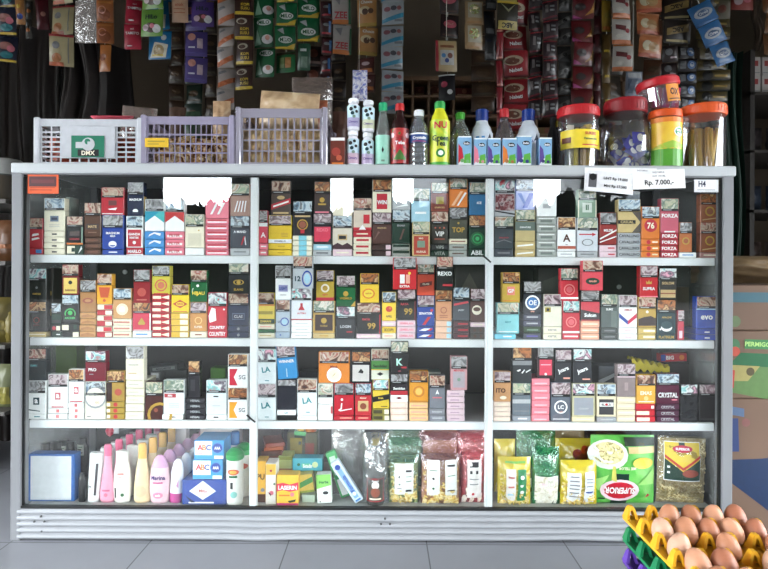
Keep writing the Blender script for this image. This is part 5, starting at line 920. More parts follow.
for i, (px, y, c) in enumerate(((310, .17, (230,130,40)), (314, .165, (200,90,30)), (302, .17, (226,180,60)))):
    z = ZF + 50 * K(.2) + .002 if i < 3 else ZF
    tag(MB().lathe([(.001, 0), (.011, .005), (.0125, .014), (.009, .022), (.005, .024), (.006, .03)], M(c, .35), 16).obj('lozenge_tub', loc=(at(px, .22), .215 + .0 * i, z)), ['orange round tub on the dim olive carton', 'rust-coloured round tub beside orange tub', 'yellow round tub on the dim olive carton'][i], 'tub', 'round lozenge tubs')
# toothbrush / toothpaste packs leaning
def leaner(name, pxb, pyb, pxt, pyt, wpx, y, th, base, ops, label, cat):
    xb, _, zb0 = P(pxb, pyb, y); xt, _, zt0 = P(pxt, pyt, y); L_ = sqrt((xt - xb) ** 2 + (zt0 - zb0) ** 2); an = math.atan2(xt - xb, zt0 - zb0); W = wpx * K(y)
    mb = MB(); mb.box(-W/2, W/2, 0, th, 0, L_, base if hasattr(base, 'node_tree') else M(base, .3), .002); mb.ops(flat(W, 0, -W/2), W, L_, ops)
    return tag(mb.obj(name, loc=(xb, y, max(zb0, ZF + abs(sin(an)) * W / 2)), rot=(0, an, 0)), label, cat)
leaner('toothbrush_pack', 359.5, 501.5, 334, 462, 9.5, .05, .02, (196,214,230), [('r', .25, .1, .75, .8, (120,170,220)), ('t', 'Formula', .5, .45, .09, 'b', .8, 90), ('c', .5, .86, .3, 'b'), ('r', .2, .03, .8, .07, 'skyb'), ('c', .5, .2, .2, 'w')], 'long white-blue toothbrush pack leaning across the bay', 'toothbrush pack')
leaner('toothpaste_box', 346, 500, 330, 455, 10, .09, .02, (60,170,90), [('r', .2, .05, .8, .4, 'w'), ('r', .2, .5, .8, .9, (190,220,200)), ('c', .5, .7, .3, 'g')], 'green and white toothpaste box leaning behind toothbrush pack', 'toothpaste box')
leaner('toothpaste_box', 358, 495, 344, 447, 12, .16, .02, (70,140,90), [('r', .2, .5, .8, .7, (120,200,130)), ('r', .3, .1, .7, .3, (150,160,150))], 'dim green box leaning deepest behind toothbrush pack', 'toothpaste box')
bag('plastic_bag', at(349, .13), .125, ZF, .10, .20, .035, CLEAR((170,170,170), .35, .3, .2, .6), 'crumpled clear plastic bag standing behind the toothbrush pack', 'plastic bag', seed=3)
boxpack('medicine_box', 334, 343, 433, 503, .21, .02, (176,130,60), [('r', .1, .8, .9, .95, 'o')], 'tall amber box at the back of medicine bay', 'medicine box')
boxpack('medicine_box', 360.5, 367, 447, 500, .15, .03, (190,196,190), [], 'slim pale box beside the bagged glass bottle', 'medicine box')
# bagged bottle
y = .06; bx = at(376.5, y); root = empty('glass_bottle', (bx, y, ZF), 'dark glass bottle with red label and yellow seal in clear bag', 'bottle')
hb = (503 - 425) * k0
MB().lathe([(.024,0),(.026,.006),(.026,.09),(.022,.115),(.010,.15),(.009,.175)], CLEAR((60,66,60), .6, .35), 22).obj('body', root)
MB().lathe([(.011,.17),(.0115,.175),(.0115,.188),(.009,.19)], M((226,190,50), .35), 18).obj('cap', root)
mb = MB(); f = cyl(.0266); mb.sheet(lambda a, b: f(-.034 + a * .068, .012 + b * .068, 0), 16, 2, M((150,30,36), .4)); mb.ops(f, .068, .068, [('r', .14, .06, .86, .92, (60,56,46)), ('c', .5, .7, .16, 'w'), ('c', .5, .4, .2, 'rb'), ('t', 'Anggur', .5, .88, .1, 'w', .5), ('r', .25, .1, .75, .16, 'cream')], u0=-.034, v0=.012, e0=1); mb.obj('paper_label', root)
mb = MB(); pillow(mb, .075, .205, .062, CLEAR((190,195,195), .12, .35, .12, .8), (), 12, 16, sag=.25, seed=5, wr=.08); mb.obj('plastic_wrap', root)
# pasta / noodle bags
def foodbag(px0, px1, pyt, pyb, y, T, film, fill, label, ops=(), seed=0, cat='food bag', name='pasta_bag', zb=None, rot=(0,0,0), fillh=.84, group=None):
    W = at(px1, y) - at(px0, y); H = (pyb - pyt) * K(y); root = empty(name, (at((px0 + px1) / 2, y), y, ZF if zb is None else zb), label, cat, group, rot=rot)
    mb = MB(); pillow(mb, W * .95, H * fillh, T * .80, fill, (), 12, 12, sag=.1, seed=seed, wr=.05)
    if fill is MAC and y < .1:
        rq = random.Random(seed * 7 + 1); f = pillow_fn(W * .95, H * fillh, T * .80, -1, .1, seed, .05); mm = [M((236,206,110), .45), M((240,220,150), .45), M((216,176,80), .45)]
        for q in range(150):
            u, v = rq.uniform(.05, .9) * W, rq.uniform(.03, .93) * H * fillh; p0 = Vector(f(u, v, .001)); a = rq.uniform(0, pi); L_ = .0055; d = Vector((cos(a) * L_, rq.uniform(-.001, .001), sin(a) * L_))
            mb.tube([p0 - d, p0 + Vector((0, -.0015, 0)), p0 + d], .0024, mm[q % 3], 6)
    mb.obj('contents', root)
    mb = MB(); pillow(mb, W, H, T, film, ops, 14, 14, sag=.25, seed=seed + 1, wr=.06); mb.obj('bag_film', root)
    return root
MAC = PHOTO(((206,150,50),(236,206,110),(246,228,170),(226,186,80)), 75, .35, .6)
MACW = PHOTO(((190,170,140),(226,220,200),(236,232,220),(200,196,180)), 60, .35, .6)
NOOD = PHOTO(((176,140,76),(214,186,116),(236,214,150),(196,164,100)), 60, .4, .9)
gfilm = CLEAR((60,170,110), .16, .2, .12, .7); rfilm = CLEAR((206,70,80), .26, .2, .12, .7); yfilm = CLEAR((246,220,50), .72, .16, .12, .6); gfilm2 = CLEAR((20,130,70), .7, .2, .12, .8); rfilm2 = CLEAR((206,40,60), .6, .2, .12, .8)
LBL = [('r', .2, .22, .82, .86, (226,228,222)), ('r', .5, .24, .505, .84, 'gy'), ('r', .56, .7, .76, .74, 'k'), ('r', .56, .6, .76, .62, 'gg'), ('r', .56, .5, .76, .52, 'gg'), ('c', .36, .6, .04, 'k'), ('c', .36, .45, .03, 'g'), ('r', .28, .34, .44, .36, 'gy'), ('r', .56, .28, .76, .33, 'k')]
foodbag(389.5, 419.5, 456, 503.5, .065, .05, gfilm, MAC, 'clear green-edged pasta bag beside the bagged bottle', LBL, 1, group='pasta bags')
foodbag(422, 461, 454, 504, .06, .05, CLEAR((206,110,110), .12, .25, .12, .7), MAC, 'widest pasta bag with yellow pasta and two white labels', [('r', .14, .2, .46, .9, (226,228,222)), ('r', .6, .2, .9, .9, (226,228,222)), ('r', .65, .78, .85, .82, 'k'), ('r', .2, .7, .4, .72, 'gg'), ('c', .3, .55, .03, 'k'), ('r', .65, .6, .85, .62, 'gg'), ('r', .65, .3, .85, .32, 'k'), ('c', .3, .35, .03, 'g')], 2, group='pasta bags')
foodbag(461.5, 485, 452, 502, .07, .045, rfilm2, MACW, 'red bag with tall white label beside the upright', [('r', .25, .12, .85, .88, (230,226,222)), ('r', .35, .74, .72, .84, 'dk'), ('r', .35, .62, .45, .68, 'dk'), ('r', .6, .62, .7, .68, 'dk'), ('r', .35, .5, .72, .52, 'gy'), ('r', .35, .4, .72, .42, 'gy'), ('c', .5, .2, .06, 'r')], 3, group='pasta bags')
for i, (px0, px1, yy, zz, film, lb) in enumerate(((388, 425, .15, .0, gfilm2, 'green bag directly behind the green-edged pasta'), (387, 426, .22, .0, gfilm2, 'green bag deepest behind the green-edged pasta'), (420, 462, .15, .0, rfilm, 'rosy bag directly behind the widest pasta bag'), (419, 464, .22, .0, rfilm, 'rosy bag deepest behind the widest pasta bag'), (458, 488, .14, .0, rfilm2, 'red bag directly behind the tall-label red bag'), (456, 489, .22, .0, rfilm2, 'red bag deepest beside the upright'))):
    foodbag(px0, px1, 440 - 7 * (yy > .2) + (6 if i < 2 else 0), 500, yy, .05, film, MAC if i < 4 else MACW, lb, (), 11 + i, group='pasta bags', fillh=.85)
# egg-side bay
foodbag(498.5, 531.5, 458, 505, .06, .05, yfilm, MAC, 'yellow bag with white and green panels beside upright', [('r', .22, .1, .5, .78, (230,226,220)), ('r', .56, .1, .82, .78, (20,130,70)), ('c', .69, .62, .06, 'w'), ('c', .69, .45, .06, 'w'), ('c', .69, .3, .06, 'w'), ('r', .27, .6, .45, .64, (206,110,100)), ('r', .27, .4, .45, .44, (206,110,100)), ('r', .27, .22, .45, .26, 'pb'), ('r', .2, .9, .8, .94, 'lgr')], 31, group='pasta bags')
foodbag(532.5, 560, 448, 505, .062, .045, gfilm2, MACW, 'green-topped bag of white chips between yellow bags', [('r', .08, .08, .92, .52, MACW), ('r', .3, .36, .5, .4, 'lp')], 33, group='pasta bags')
foodbag(561, 597.5, 462, 506, .06, .05, yfilm, MAC, 'yellow bag with white and blue panels beside green pack', [('r', .15, .08, .5, .76, (226,228,230)), ('r', .6, .08, .88, .78, (220,224,232)), ('r', .64, .25, .84, .34, 'b')] + [('r', .2, .66 - .09 * i, .45, .69 - .09 * i, 'gy') for i in range(6)] + [('r', .64, .62 - .08 * i, .84, .64 - .08 * i, 'gy') for i in range(3)], 35, group='pasta bags')
foodbag(495, 516, 447, 500, .15, .05, yfilm, MAC, 'dull yellow bag behind the first yellow bag', (), 41, group='pasta bags')
foodbag(517, 556, 436, 500, .15, .05, gfilm2, MACW, 'dark green bag deep behind the white chips', (), 43, group='pasta bags')
BRN = PHOTO(((110,50,24),(170,90,40),(206,150,60),(150,110,60)), 18, .3, .3)
foodbag(556, 596, 446, 500, .15, .05, yfilm, BRN, 'yellow-brown bag with chilli picture behind', [('c', .5, .75, .12, (150,30,20)), ('c', .68, .82, .1, (190,60,20)), ('p', [(.3,.6),(.8,.9),(.7,.5)], (120,50,20))], 45, group='pasta bags')
foodbag(540, 585, 434, 500, .25, .05, CLEAR((206,180,120), .7, .25, .1, .5), BRN, 'pale beige bag at the very back of egg-side bay', (), 47, group='pasta bags')
# upside-down green pack
y = .04; W = at(659.5, y) - at(595, y); H = (506.3 - 437) * k0
GRN = PHOTO(((60,160,50),(90,190,70),(130,206,100)), 9, .3)
mb = MB(); pillow(mb, W, H, .05, GRN, [('r', .3, .0, .55, .47, 'dg'), ('p', [(.0,.35),(.25,.45),(.1,.2)], (160,220,120)), ('p', [(.7,.3),(.98,.55),(.98,.3)], (150,214,110)),
   ('c', .42, .22, .28, (200,24,44), .62), ('o', .42, .22, .3, 'lp', .6), ('t', 'SUPERIOR', .42, .22, .1, 'w', .46, 180), ('t', 'MIE TELOR', .52, .55, .04, 'cream', .4, 180),
   ('c', .24, .74, .3, (214,220,206), .75), ('c', .24, .76, .24, PHOTO(((60,70,40),(206,190,120),(230,216,160),(150,120,60)), 60, .4), .7), ('c', .78, .62, .17, (226,190,60), .5), ('p', [(.3,.58),(.34,.58),(.36,.35),(.28,.38)], (206,200,90)),
   ('r', .5, .86, .98, .98, (24,50,36)), ('r', .55, .76, .98, .85, (206,180,120)), ('r', .1, .08, .2, .1, 'dg'), ('p', [(.82,.1),(.9,.14),(.86,.17)], 'r')], 16, 16, sag=0, seed=50, wr=.03, mk=lambda c: M(c, .35) if not hasattr(c, 'node_tree') else c)
tag(mb.obj('noodle_pack', loc=(at(627.3, y), y + .03, ZF), rot=(0, 0, 0)), 'big green noodle pack standing upside down beside raw noodles', 'noodle pack')
y = .045; W = at(711, y) - at(661, y); H = (500 - 432) * k0; root = empty('noodle_pack', (at(686, y), y + .03, ZF), 'clear pack of raw golden noodles with green-yellow label', 'noodle pack', rot=(0, radians(2), 0))
mb = MB(); pillow(mb, W * .97, H * .97, .040, NOOD, (), 18, 18, seed=60, wr=.05)
f = pillow_fn(W * .97, H * .97, .040, -1, 0, 60, .05); rq = random.Random(4)
for q in range(130):
    u0_, v0_ = rq.uniform(.04, .9) * W, rq.uniform(.04, .8) * H; wl = rq.uniform(.004, .007); vert = rq.random() < .6; pts = []
    for t in range(14):
        du = (.0035 * sin(t * 1.5)) if vert else t * .0028; dv = t * .0032 if vert else .003 * sin(t * 1.5)
        pts.append(f(min(u0_ + du, W * .95), min(v0_ + dv, H * .95), .0012 + .0008 * (q % 3)))
    mb.tube(pts, .0012, [M((226,200,130), .5), M((206,174,100), .5), M((240,220,160), .5)][q % 3], 5)
mb.obj('noodles', root)
mb = MB(); f = pillow_fn(W, H, .05, -1, 0, 61, 0)
mb.ops(lambda u, v, e: (f(u, v, e)[0], f(u, v, e)[1] - .002, v), W, H, [('r', .1, .36, .82, .93, 'w'), ('r', .11, .37, .81, .92, (226,196,50)), ('p', [(.11,.37),(.45,.37),(.45,.5),(.11,.68)], 'dg'), ('p', [(.45,.37),(.81,.37),(.81,.68),(.45,.5)], 'dg'), ('p', [(.11,.74),(.45,.56),(.45,.52),(.11,.70)], (200,50,40)), ('p', [(.45,.56),(.81,.74),(.81,.70),(.45,.52)], (200,50,40)), ('r', .38, .78, .5, .92, 'dg'), ('c', .45, .83, .2, (200,30,60), .35), ('t', 'SUPERIOR', .45, .83, .035, 'w', .3), ('c', .6, .48, .17, (150,60,40), .45), ('r', .15, .55, .2, .58, 'w'), ('r', .15, .47, .2, .5, 'w')]); mb.obj('paper_label', root)
mb = MB(); pillow(mb, W, H, .052, CLEAR((210,205,190), .03, .14, .1, .7), (), 14, 14, seed=61, wr=.03); mb.obj('bag_film', root)
# ---- odd things lying on the cigarette tiers
def lay(name, px0, px1, pyt, pyb, y, dep, c, ops, label, cat, rot=(0,0,0), tier=3):
    W = at(px1, y) - at(px0, y); H = (pyb - pyt) * K(y); mb = MB(); mb.box(0, W, 0, dep, 0, H, M(c, .35), .001); mb.ops(flat(W), W, H, ops)
    x, _, z = P(px0, pyb, y); return tag(mb.obj(name, loc=(x, y, z), rot=rot), label, cat)
def stand_on(name, px0, px1, pyt, y, dep, c, ops, label, cat, tier, mat=None):
    W = at(px1, y) - at(px0, y); z = TIER[tier] + .0003; H = P((px0 + px1) / 2, pyt, y)[2] - z; mb = MB(); mb.box(0, W, 0, dep, 0, H, M(c, .35), .001); mb.ops(flat(W), W, H, ops)
    return tag(mb.obj(name, loc=(at(px0, y), y, z)), label, cat, 'cartons at the back of the shelves')
stand_on('cigarette_carton', 56, 77, 346, .15, .05, (70,100,30), [('r', .15, .32, .6, .36, 'lgr')], 'tall moss green carton behind the red-letter white packs', 'carton', 3)
stand_on('cigarette_carton', 211, 226, 368, .13, .05, (70,120,40), [('c', .5, .6, .2, 'lgr')], 'mossy green carton behind plain white pack', 'carton', 3)
stand_on('cigarette_carton', 151, 160, 372, .13, .04, (150,150,150), [('r', .1, .85, .9, .97, 'w')], 'grey carton behind maroon ringed pack', 'carton', 3)
stand_on('cigarette_carton', 300, 318, 372, .13, .06, (60,62,74), [], 'dusky blue carton behind single white initials pack', 'carton', 3)
stand_on('cigarette_carton', 409, 441, 372, .13, .06, (60,90,84), [('r', 0, .9, 1, 1, 'si')], 'grey-green carton behind marigold and grey packs', 'carton', 3)
stand_on('cigarette_carton', 165, 187, 370, .13, .06, (50,52,54), [], 'dark carton behind the red top-label pack', 'carton', 3)
o = lay('cigarette_carton', 150, 178, 366.5, 373, .13, .06, (60,64,66), [('r', .1, .25, .9, .7, (120,126,126)), ('t', 'MANCHESTER', .5, .48, .28, 'dk', .6)], 'dark slanting carton with grey lettered strip', 'carton', rot=(0, radians(-6), 0)); 
stand_on('cigarette_carton', 599, 626, 366, .13, .06, (86,90,96), [('p', [(0,.6),(1,.9),(1,.96),(0,.7)], 'lg')], 'grey carton behind black word square pack', 'carton', 3)
stand_on('cigarette_carton', 636, 676, 375, .12, .06, (60,54,60), [], 'dark carton carrying the yellow wavy packet', 'carton', 3)
mb = MB(); zc = P(655, 374.6, .12)[2]
def wav(a, b):
    return (at(633, .125) + (at(671, .125) - at(633, .125)) * a, .13 + .035 * b, P(655, 374.6, .12)[2] + .022 + .024 * (1 - a) + .005 * sin(a * 34) + .002 * sin(b * 6))
mb.sheet(wav, 40, 4, M((226,206,40), .3)); mb.sheet(lambda a, b: tuple(v - (0 if i < 2 else .003) for i, v in enumerate(wav(1 - a, b))), 40, 4, M((226,206,40), .3)); mb.sheet(lambda a, b: (wav(a, 0)[0], .13, wav(a, 0)[2] - .003 - (.018 + .012 * (1 - a)) * b), 40, 2, M((210,190,40), .3))
tag(mb.obj('snack_packet', loc=(0, 0, 0)), 'yellow wavy-edged packet lying above plum packs', 'snack packet')
lay('snack_packet', 661, 687, 354, 362, .17, .03, (190,30,40), [('t', 'BIG', .35, .5, .5, 'w', .3), ('r', .0, .1, .18, .9, 'b'), ('c', .8, .5, .1, 'o')], 'red packet with white lettering behind yellow wavy packet', 'snack packet', rot=(0, radians(-2), 0))
stand_on('cigarette_carton', 664, 690, 363, .17, .05, (40,34,34), [], 'black carton beneath the red lettered packet', 'carton', 3)
stand_on('cigarette_carton', 672, 689, 287, .18, .05, (70,60,50), [('r', 0, .5, 1, 1, (96,84,66))], 'dim brown carton at the back beside bright blue pack', 'carton', 2)
stand_on('cigarette_carton', 538, 562, 268, .18, .05, (46,48,44), [('p', [(.1,.4),(.9,.5),(.9,.9),(.2,.8)], (64,66,60))], 'charcoal carton at the back above ivory pack', 'carton', 2)
stand_on('cigarette_carton', 455, 484, 266, .16, .05, (52,50,46), [('p', [(0,.5),(.5,.9),(1,.5),(.6,.6)], (90,86,76))], 'dim carton behind the coffee brown pack', 'carton', 2)
stand_on('cigarette_carton', 46, 53, 268, .06, .05, (40,26,22), [('r', .2, .3, .8, .4, 'gold'), ('r', .2, .6, .8, .66, 'gold')], 'narrow black-gold carton beside upper black pack', 'carton', 2)
stand_on('cigarette_carton', 65.6, 70, 197, .07, .05, (150,160,150), [], 'sliver of pale carton behind square-emblem pack', 'carton', 1)
# ------------------------------------------------------------------ hanging strips of sachets
RODS = {}
def shade_dim(c, k=.6):  # darkens sachet colours, standing in for the shade above the cabinet
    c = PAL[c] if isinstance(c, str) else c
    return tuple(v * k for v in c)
def rod_z(y): return P(384, -26, y)[2]
def strip(px0, px1, py0, py1, n, y, base, ops, label, cat='sachet strip', tilt=0.0, T=.016, gap=.03, wr=.07, mats=None, name='hanging_sachet_strip', down=None, group=None, skew=0.0):
    """row of joined sachets from the rod down; py0..py1 is the visible run holding n sachets; more continue upwards to the rod"""
    hpx = (py1 - py0) / n; zr = rod_z(y); W = (px1 - px0) * K(y) * .97; H = hpx * K(y)
    xc = at((px0 + px1) / 2, y); zbot = P((px0 + px1) / 2, py1, y)[2]
    if down is None: nn = int(math.ceil((zr - zbot) / H)); nn = max(n, nn)
    else: nn = n
    top = zbot + nn * H
    root = empty(name, (xc, y, top), label, cat, group, rot=(0, radians(tilt), 0))
    base_mb = {}
    for i in range(nn):
        bm = mats[i % len(mats)] if mats else base
        mat = bm if hasattr(bm, 'node_tree') else M(shade_dim(bm), .3)
        kk = id(mat)
        if kk not in base_mb or True:
            mb = MB(); o_ = ops[i % len(ops)] if ops and isinstance(ops[0], list) else ops
            pillow(mb, W, H * (1 - gap), T, mat, o_, 8, 8, seed=i, wr=wr, mk=lambda c: c if hasattr(c, 'node_tree') else M(shade_dim(c), .35))
        mb.obj('sachet', root, loc=(skew * i * .004 + .0015 * sin(i * 2.1 + px0), .002 * sin(i * 1.7), -(i + 1) * H + H * gap / 2), rot=(.12 * sin(i * 2.7 + px0), .035 * sin(i * 1.9 + px0 * 1.3), .22 * sin(i * 1.3 + px0 * .7)))
    if top < zr - .004:
        mb = MB(); mb.tube([(0, 0, -.003), (0, 0, (zr - top))], .0012, M((150,150,140), .6), 6); mb.obj('string', root)
    RODS.setdefault(y, []).append(xc)
    return root
Y1, Y2, Y3, Y4 = .50, .62, .80, 1.05
def dn(c1, c2, c3): return PHOTO((c1, c2, c3), 40, .3)
strip(-3, 15, 8, 62.5, 2, Y1, (30,34,60), [('r', 0, 0, 1, .08, 'y'), ('c', .5, .25, .34, 'tl', .6), ('c', .4, .6, .4, (190,120,110), .6), ('c', .7, .5, .2, 'pk'), ('r', 0, .9, 1, 1, 'nv')], 'navy sachets with teal and pink bowls, yellow bands, outermost')
strip(15.5, 24, 0, 25, 1, Y1, (206,130,60), [('c', .5, .3, .35, 'b'), ('c', .4, .7, .25, 'y')], 'narrow orange sachets with blue fish spot')
strip(25, 31.5, 0, 39, 2, Y2, (80,74,66), [('c', .5, .4, .3, 'o'), ('c', .4, .7, .3, 'gy')], 'very narrow dark sachets with orange spots')
strip(36, 48, 0, 30, 1, Y2, (110,20,34), [('c', .6, .5, .2, 'sal'), ('r', .2, .2, .8, .3, 'dr')], 'dark red sachets beside the cream soup sachets')
strip(49.5, 73, 4, 67, 2, Y1, (196,180,130), [('r', .0, .0, .6, .12, (206,90,40)), ('c', .3, .65, .16, 'gy'), ('c', .32, .25, .2, (190,110,50)), ('r', .78, .1, .82, .9, 'gy'), ('r', 0, .93, 1, 1, 'r')], 'cream sachets with orange corners and purple drawing')
bag('hanging_plastic_sheet', at(86, Y1), Y1, P(86, 43, Y1)[2], .09, rod_z(Y1) - P(86, 43, Y1)[2], .02, CLEAR((150,140,136), .5, .3, .2, .8), 'grey translucent plastic hanging beside brown pointed packets', 'plastic bag', seed=77)
strip(96, 112.5, 0, 44, 2, Y1, (190,100,40), [('c', .5, .3, .34, (150,70,30)), ('o', .35, .5, .24, 'sal'), ('r', .1, .8, .9, .88, (220,130,50))], 'orange-brown packets narrowing to a point')
strip(97.5, 110, 44, 72, 1, Y1 + .015, (200,110,40), [('c', .4, .5, .3, (150,70,30))], 'single orange-brown pointed packet under the others', down=1)
strip(124, 141, -1, 50, 2, Y1, (196,20,50), [('t', 'TAMITO', .5, .62, .11, 'w', .8), ('t', 'sari', .5, .8, .07, 'w', .5), ('r', .2, .1, .5, .14, 'w')], 'bright red hanging sachets with white lettering')
HILO = [('t', 'HiLo', .5, .7, .18, 'dg', .6), ('c', .5, .3, .3, 'br', .7), ('c', .25, .3, .14, 'lp'), ('c', .75, .26, .18, 'w'), ('c', .55, .36, .1, 'pk')]
strip(139, 163, 9, 37, 1, Y1 - .02, (110,170,50), HILO, 'green sachets with brown mug and dark lettering')
strip(146, 170.5, 2, 60, 2, Y1 + .03, (20,130,200), [('p', [(.1,.05),(.8,.05),(.9,.5),(.3,.6)], 'cream'), ('c', .5, .3, .24, 'tan'), ('c', .7, .75, .12, 'w'), ('r', .2, .1, .7, .16, 'y')], 'sky blue sachets with cream food picture')
strip(171, 187.5, -2, 23, 1, Y1, (226,176,140), [('t', 'enak', .5, .7, .14, (200,110,70), .6), ('r', .15, .5, .85, .54, (200,120,80)), ('r', .15, .35, .85, .39, (200,120,80))], 'pale peach sachets with orange lettering')
strip(190.5, 213, 0, 27, 1, Y1, (90,60,150), HILO, 'violet sachets with brown mug and bright lettering')
strip(184, 206, 31, 83, 2, Y1 + .03, (84,66,150), [('r', .55, .3, .8, .7, 'lp'), ('c', .3, .75, .18, 'sal'), ('r', .15, .3, .45, .36, 'w'), ('r', .1, .1, .9, .14, 'vi')], 'long plain violet sachets below the mug sachets')
strip(216.5, 233.5, 5, 110, 5, Y1, (190,176,170), [('p', [(0,.0),(1,.35),(1,.6),(0,.25)], (226,110,50)), ('p', [(0,.65),(.5,.8),(.4,.9),(0,.8)], 'gy')], 'twisted grey-white sachets with orange diagonals', skew=0)
CF = [('r', 0, 0, 1, .12, 'y'), ('c', .4, .72, .3, (200,190,170), .6), ('c', .38, .7, .2, 'br', .6), ('t', 'KOPI', .55, .4, .12, 'y', .6), ('t', 'SUSU', .55, .24, .12, 'y', .6)]
strip(233.8, 252.5, -10, 90, 4, Y1 - .02, (60,30,24), CF, 'dark brown coffee sachets with yellow words')
MILO = [('p', [(0,0),(.9,0),(1,.28),(.9,.1),(0,.08)], 'y'), ('c', .5, .38, .34, 'w', .5), ('t', 'MILO', .5, .38, .16, 'g', .56), ('p', [(.1,.8),(.45,.6),(.4,.9)], 'lg')]
strip(253, 273.5, -12, 78, 3, Y1, (20,110,60), [('c', .55, .82, .36, 'w', .45), ('t', 'MILO', .55, .82, .13, 'g', .6), ('c', .7, .25, .28, 'w', .8), ('p', [(.05,.05),(.4,.1),(.2,.6)], (150,206,170)), ('c', .72, .3, .12, 'sal')], 'green malt sachets with white splash, first of the greens')
strip(274.5, 295.5, 2, 50, 2, Y1 - .01, (14,110,60), MILO, 'green malt sachets with yellow foot, middle strip')
strip(275, 295, 51, 73, 1, Y1 + .012, (40,130,70), [('r', .2, .2, .45, .7, (150,190,110)), ('r', .5, .2, .8, .7, (220,150,80)), ('r', 0, .85, 1, .95, 'br')], 'small green and orange sachet under middle green strip', down=1)
strip(296.5, 319, -6, 42, 2, Y1, (14,110,60), MILO, 'green malt sachets with yellow foot beside dark sachets')
strip(296, 309, 44, 71, 1, Y1 + .012, (30,90,60), [('r', .3, .1, .8, .5, 'gg'), ('r', .2, .7, .7, .8, 'w')], 'small dark green sachet under the outer green strip', down=1)
strip(319.5, 331, 0, 92, 5, Y1, (60,20,24), [('r', .1, .1, .9, .2, 'r'), ('c', .5, .6, .3, 'gy', .5), ('r', .7, .2, .9, .8, 'skyb')], 'thin maroon sachets between green and grey strips')
strip(306, 322, 45, 88, 2, Y1 + .05, (50,24,20), [('r', .1, .1, .9, .22, (200,160,150)), ('c', .4, .6, .3, 'rb')], 'dark brown small sachets low behind the greens', down=1)
strip(331, 350, -6, 55, 2, Y1, (176,170,166), [('r', 0, 0, 1, .14, 'o'), ('t', 'ZEE', .45, .28, .22, 'r', .7), ('p', [(.1,.85),(.4,.6),(.5,.9)], 'gy'), ('p', [(.85,.0),(1,.0),(1,.9),(.9,.9)], 'g')], 'grey-white sachets with red wave lettering')
strip(356, 376, -2, 56, 2, Y1, (206,140,70), [('r', 0, 0, 1, .12, 'gold'), ('c', .4, .55, .3, (226,206,160), .7), ('c', .42, .5, .16, 'br'), ('c', .72, .52, .14, 'br'), ('t', 'Choco', .5, .84, .12, 'w', .6)], 'amber chocolate sachets with cream centres')
strip(357, 374, 57, 92, 2, Y1 + .02, (100,44,40), [('r', .1, .1, .9, .3, 'o'), ('c', .5, .6, .25, 'lp', .5)], 'small maroon and amber sachets low beside blue parcel', down=1)
bag('hanging_parcel_bag', at(359, .34), .34, P(359, 101, .34)[2], .05, .105, .035, PHOTO(((180,180,200),(90,100,180),(206,206,216),(120,110,150)), 40, .25, .4), 'clear bag with blue-violet items hanging above yogurts', 'plastic bag', seed=88)
x, y, z = P(359, 101, .34); mb = MB(); mb.tube([(x, .34, z + .104), (x, .34, rod_z(.34))], .001, M((150,150,140), .6), 6); tag(mb.obj('hanging_string'), 'thin string holding the blue-violet bag', 'string')
RODS.setdefault(.34, []).append(x)
strip(380, 402.5, 2.5, 114, 5, Y1 - .02, (170,178,184), [('p', [(0,.04),(1,.3),(1,.5),(0,.2)], (40,150,190)), ('c', .25, .65, .16, (150,80,90), .7), ('c', .55, .7, .14, 'sl', .8), ('c', .8, .7, .1, (170,90,90)), ('r', .6, .1, .95, .2, 'gy')], 'white and cyan striped detergent sachets')
PKC = [('c', .5, .55, .36, (206,80,100), .6), ('t', 'JELLY', .5, .55, .12, 'sal', .6), ('r', .1, .05, .9, .12, 'br')]
strip(438, 457.5, -10, 38, 2, Y1, (40,22,22), PKC, 'black sachets with pink lettered centre')
strip(434, 456.5, 41, 72, 1, Y1 - .02, (206,176,120), [('r', 0, 0, .12, 1, 'r'), ('r', .2, .2, .85, .68, (206,206,200)), ('c', .35, .5, .1, 'lb'), ('c', .65, .5, .12, 'rb'), ('c', .5, .34, .1, 'b'), ('r', .2, .76, .85, .84, (150,80,40))], 'single cream sachet with red edge below pink centres', down=1)
strip(438, 455, 73, 101, 1, Y1, (26,24,30), [('c', .35, .6, .2, (200,60,90)), ('c', .7, .3, .16, 'w'), ('r', 0, .94, 1, 1, 'w')], 'single black sachet with pink and white marks', down=1)
strip(463.5, 482.5, 0, 50, 2, Y1, (200,160,110), [('r', .14, .26, .92, .94, (206,196,170)), ('c', .5, .62, .3, PHOTO(((150,60,40),(90,120,50),(220,200,160)), 60, .4)), ('r', .1, .04, .9, .12, (206,150,90))], 'kraft tan sachets with square rice picture')
strip(483.5, 495, 10, 61, 2, Y1 + .03, (40,42,46), [('r', .1, .05, .9, .25, 'gy'), ('r', .1, .7, .5, .8, 'nv')], 'narrow charcoal sachets beside kraft tan strip')
strip(494.5, 517.5, 2, 30, 1, Y1 - .03, (40,34,20), [('r', .05, .0, .95, .3, (206,180,80)), ('t', 'ABC', .5, .14, .18, 'k', .8, 180), ('p', [(.1,.95),(.5,.6),(.5,.7)], (150,150,110)), ('p', [(.9,.95),(.5,.6),(.5,.7)], (150,150,110)), ('r', 0, .92, 1, 1, 'y')], 'black-gold sachets with upside-down letters')
strip(495.5, 502, 33, 140, 4, Y1, (160,24,36), [('r', 0, .02, 1, .08, 'sal')], 'thin red sachet strip beside the beige-oval sachets')
strip(502.5, 527, -2, 131, 5, Y1 + .01, (176,26,36), [('c', .4, .62, .42, (200,180,150), .5), ('c', .36, .6, .3, (120,60,40), .5), ('t', 'Nabati', .5, .26, .14, 'w', .8, 6), ('r', 0, 0, 1, .07, (110,14,20))], 'red wafer sachets with beige ovals')
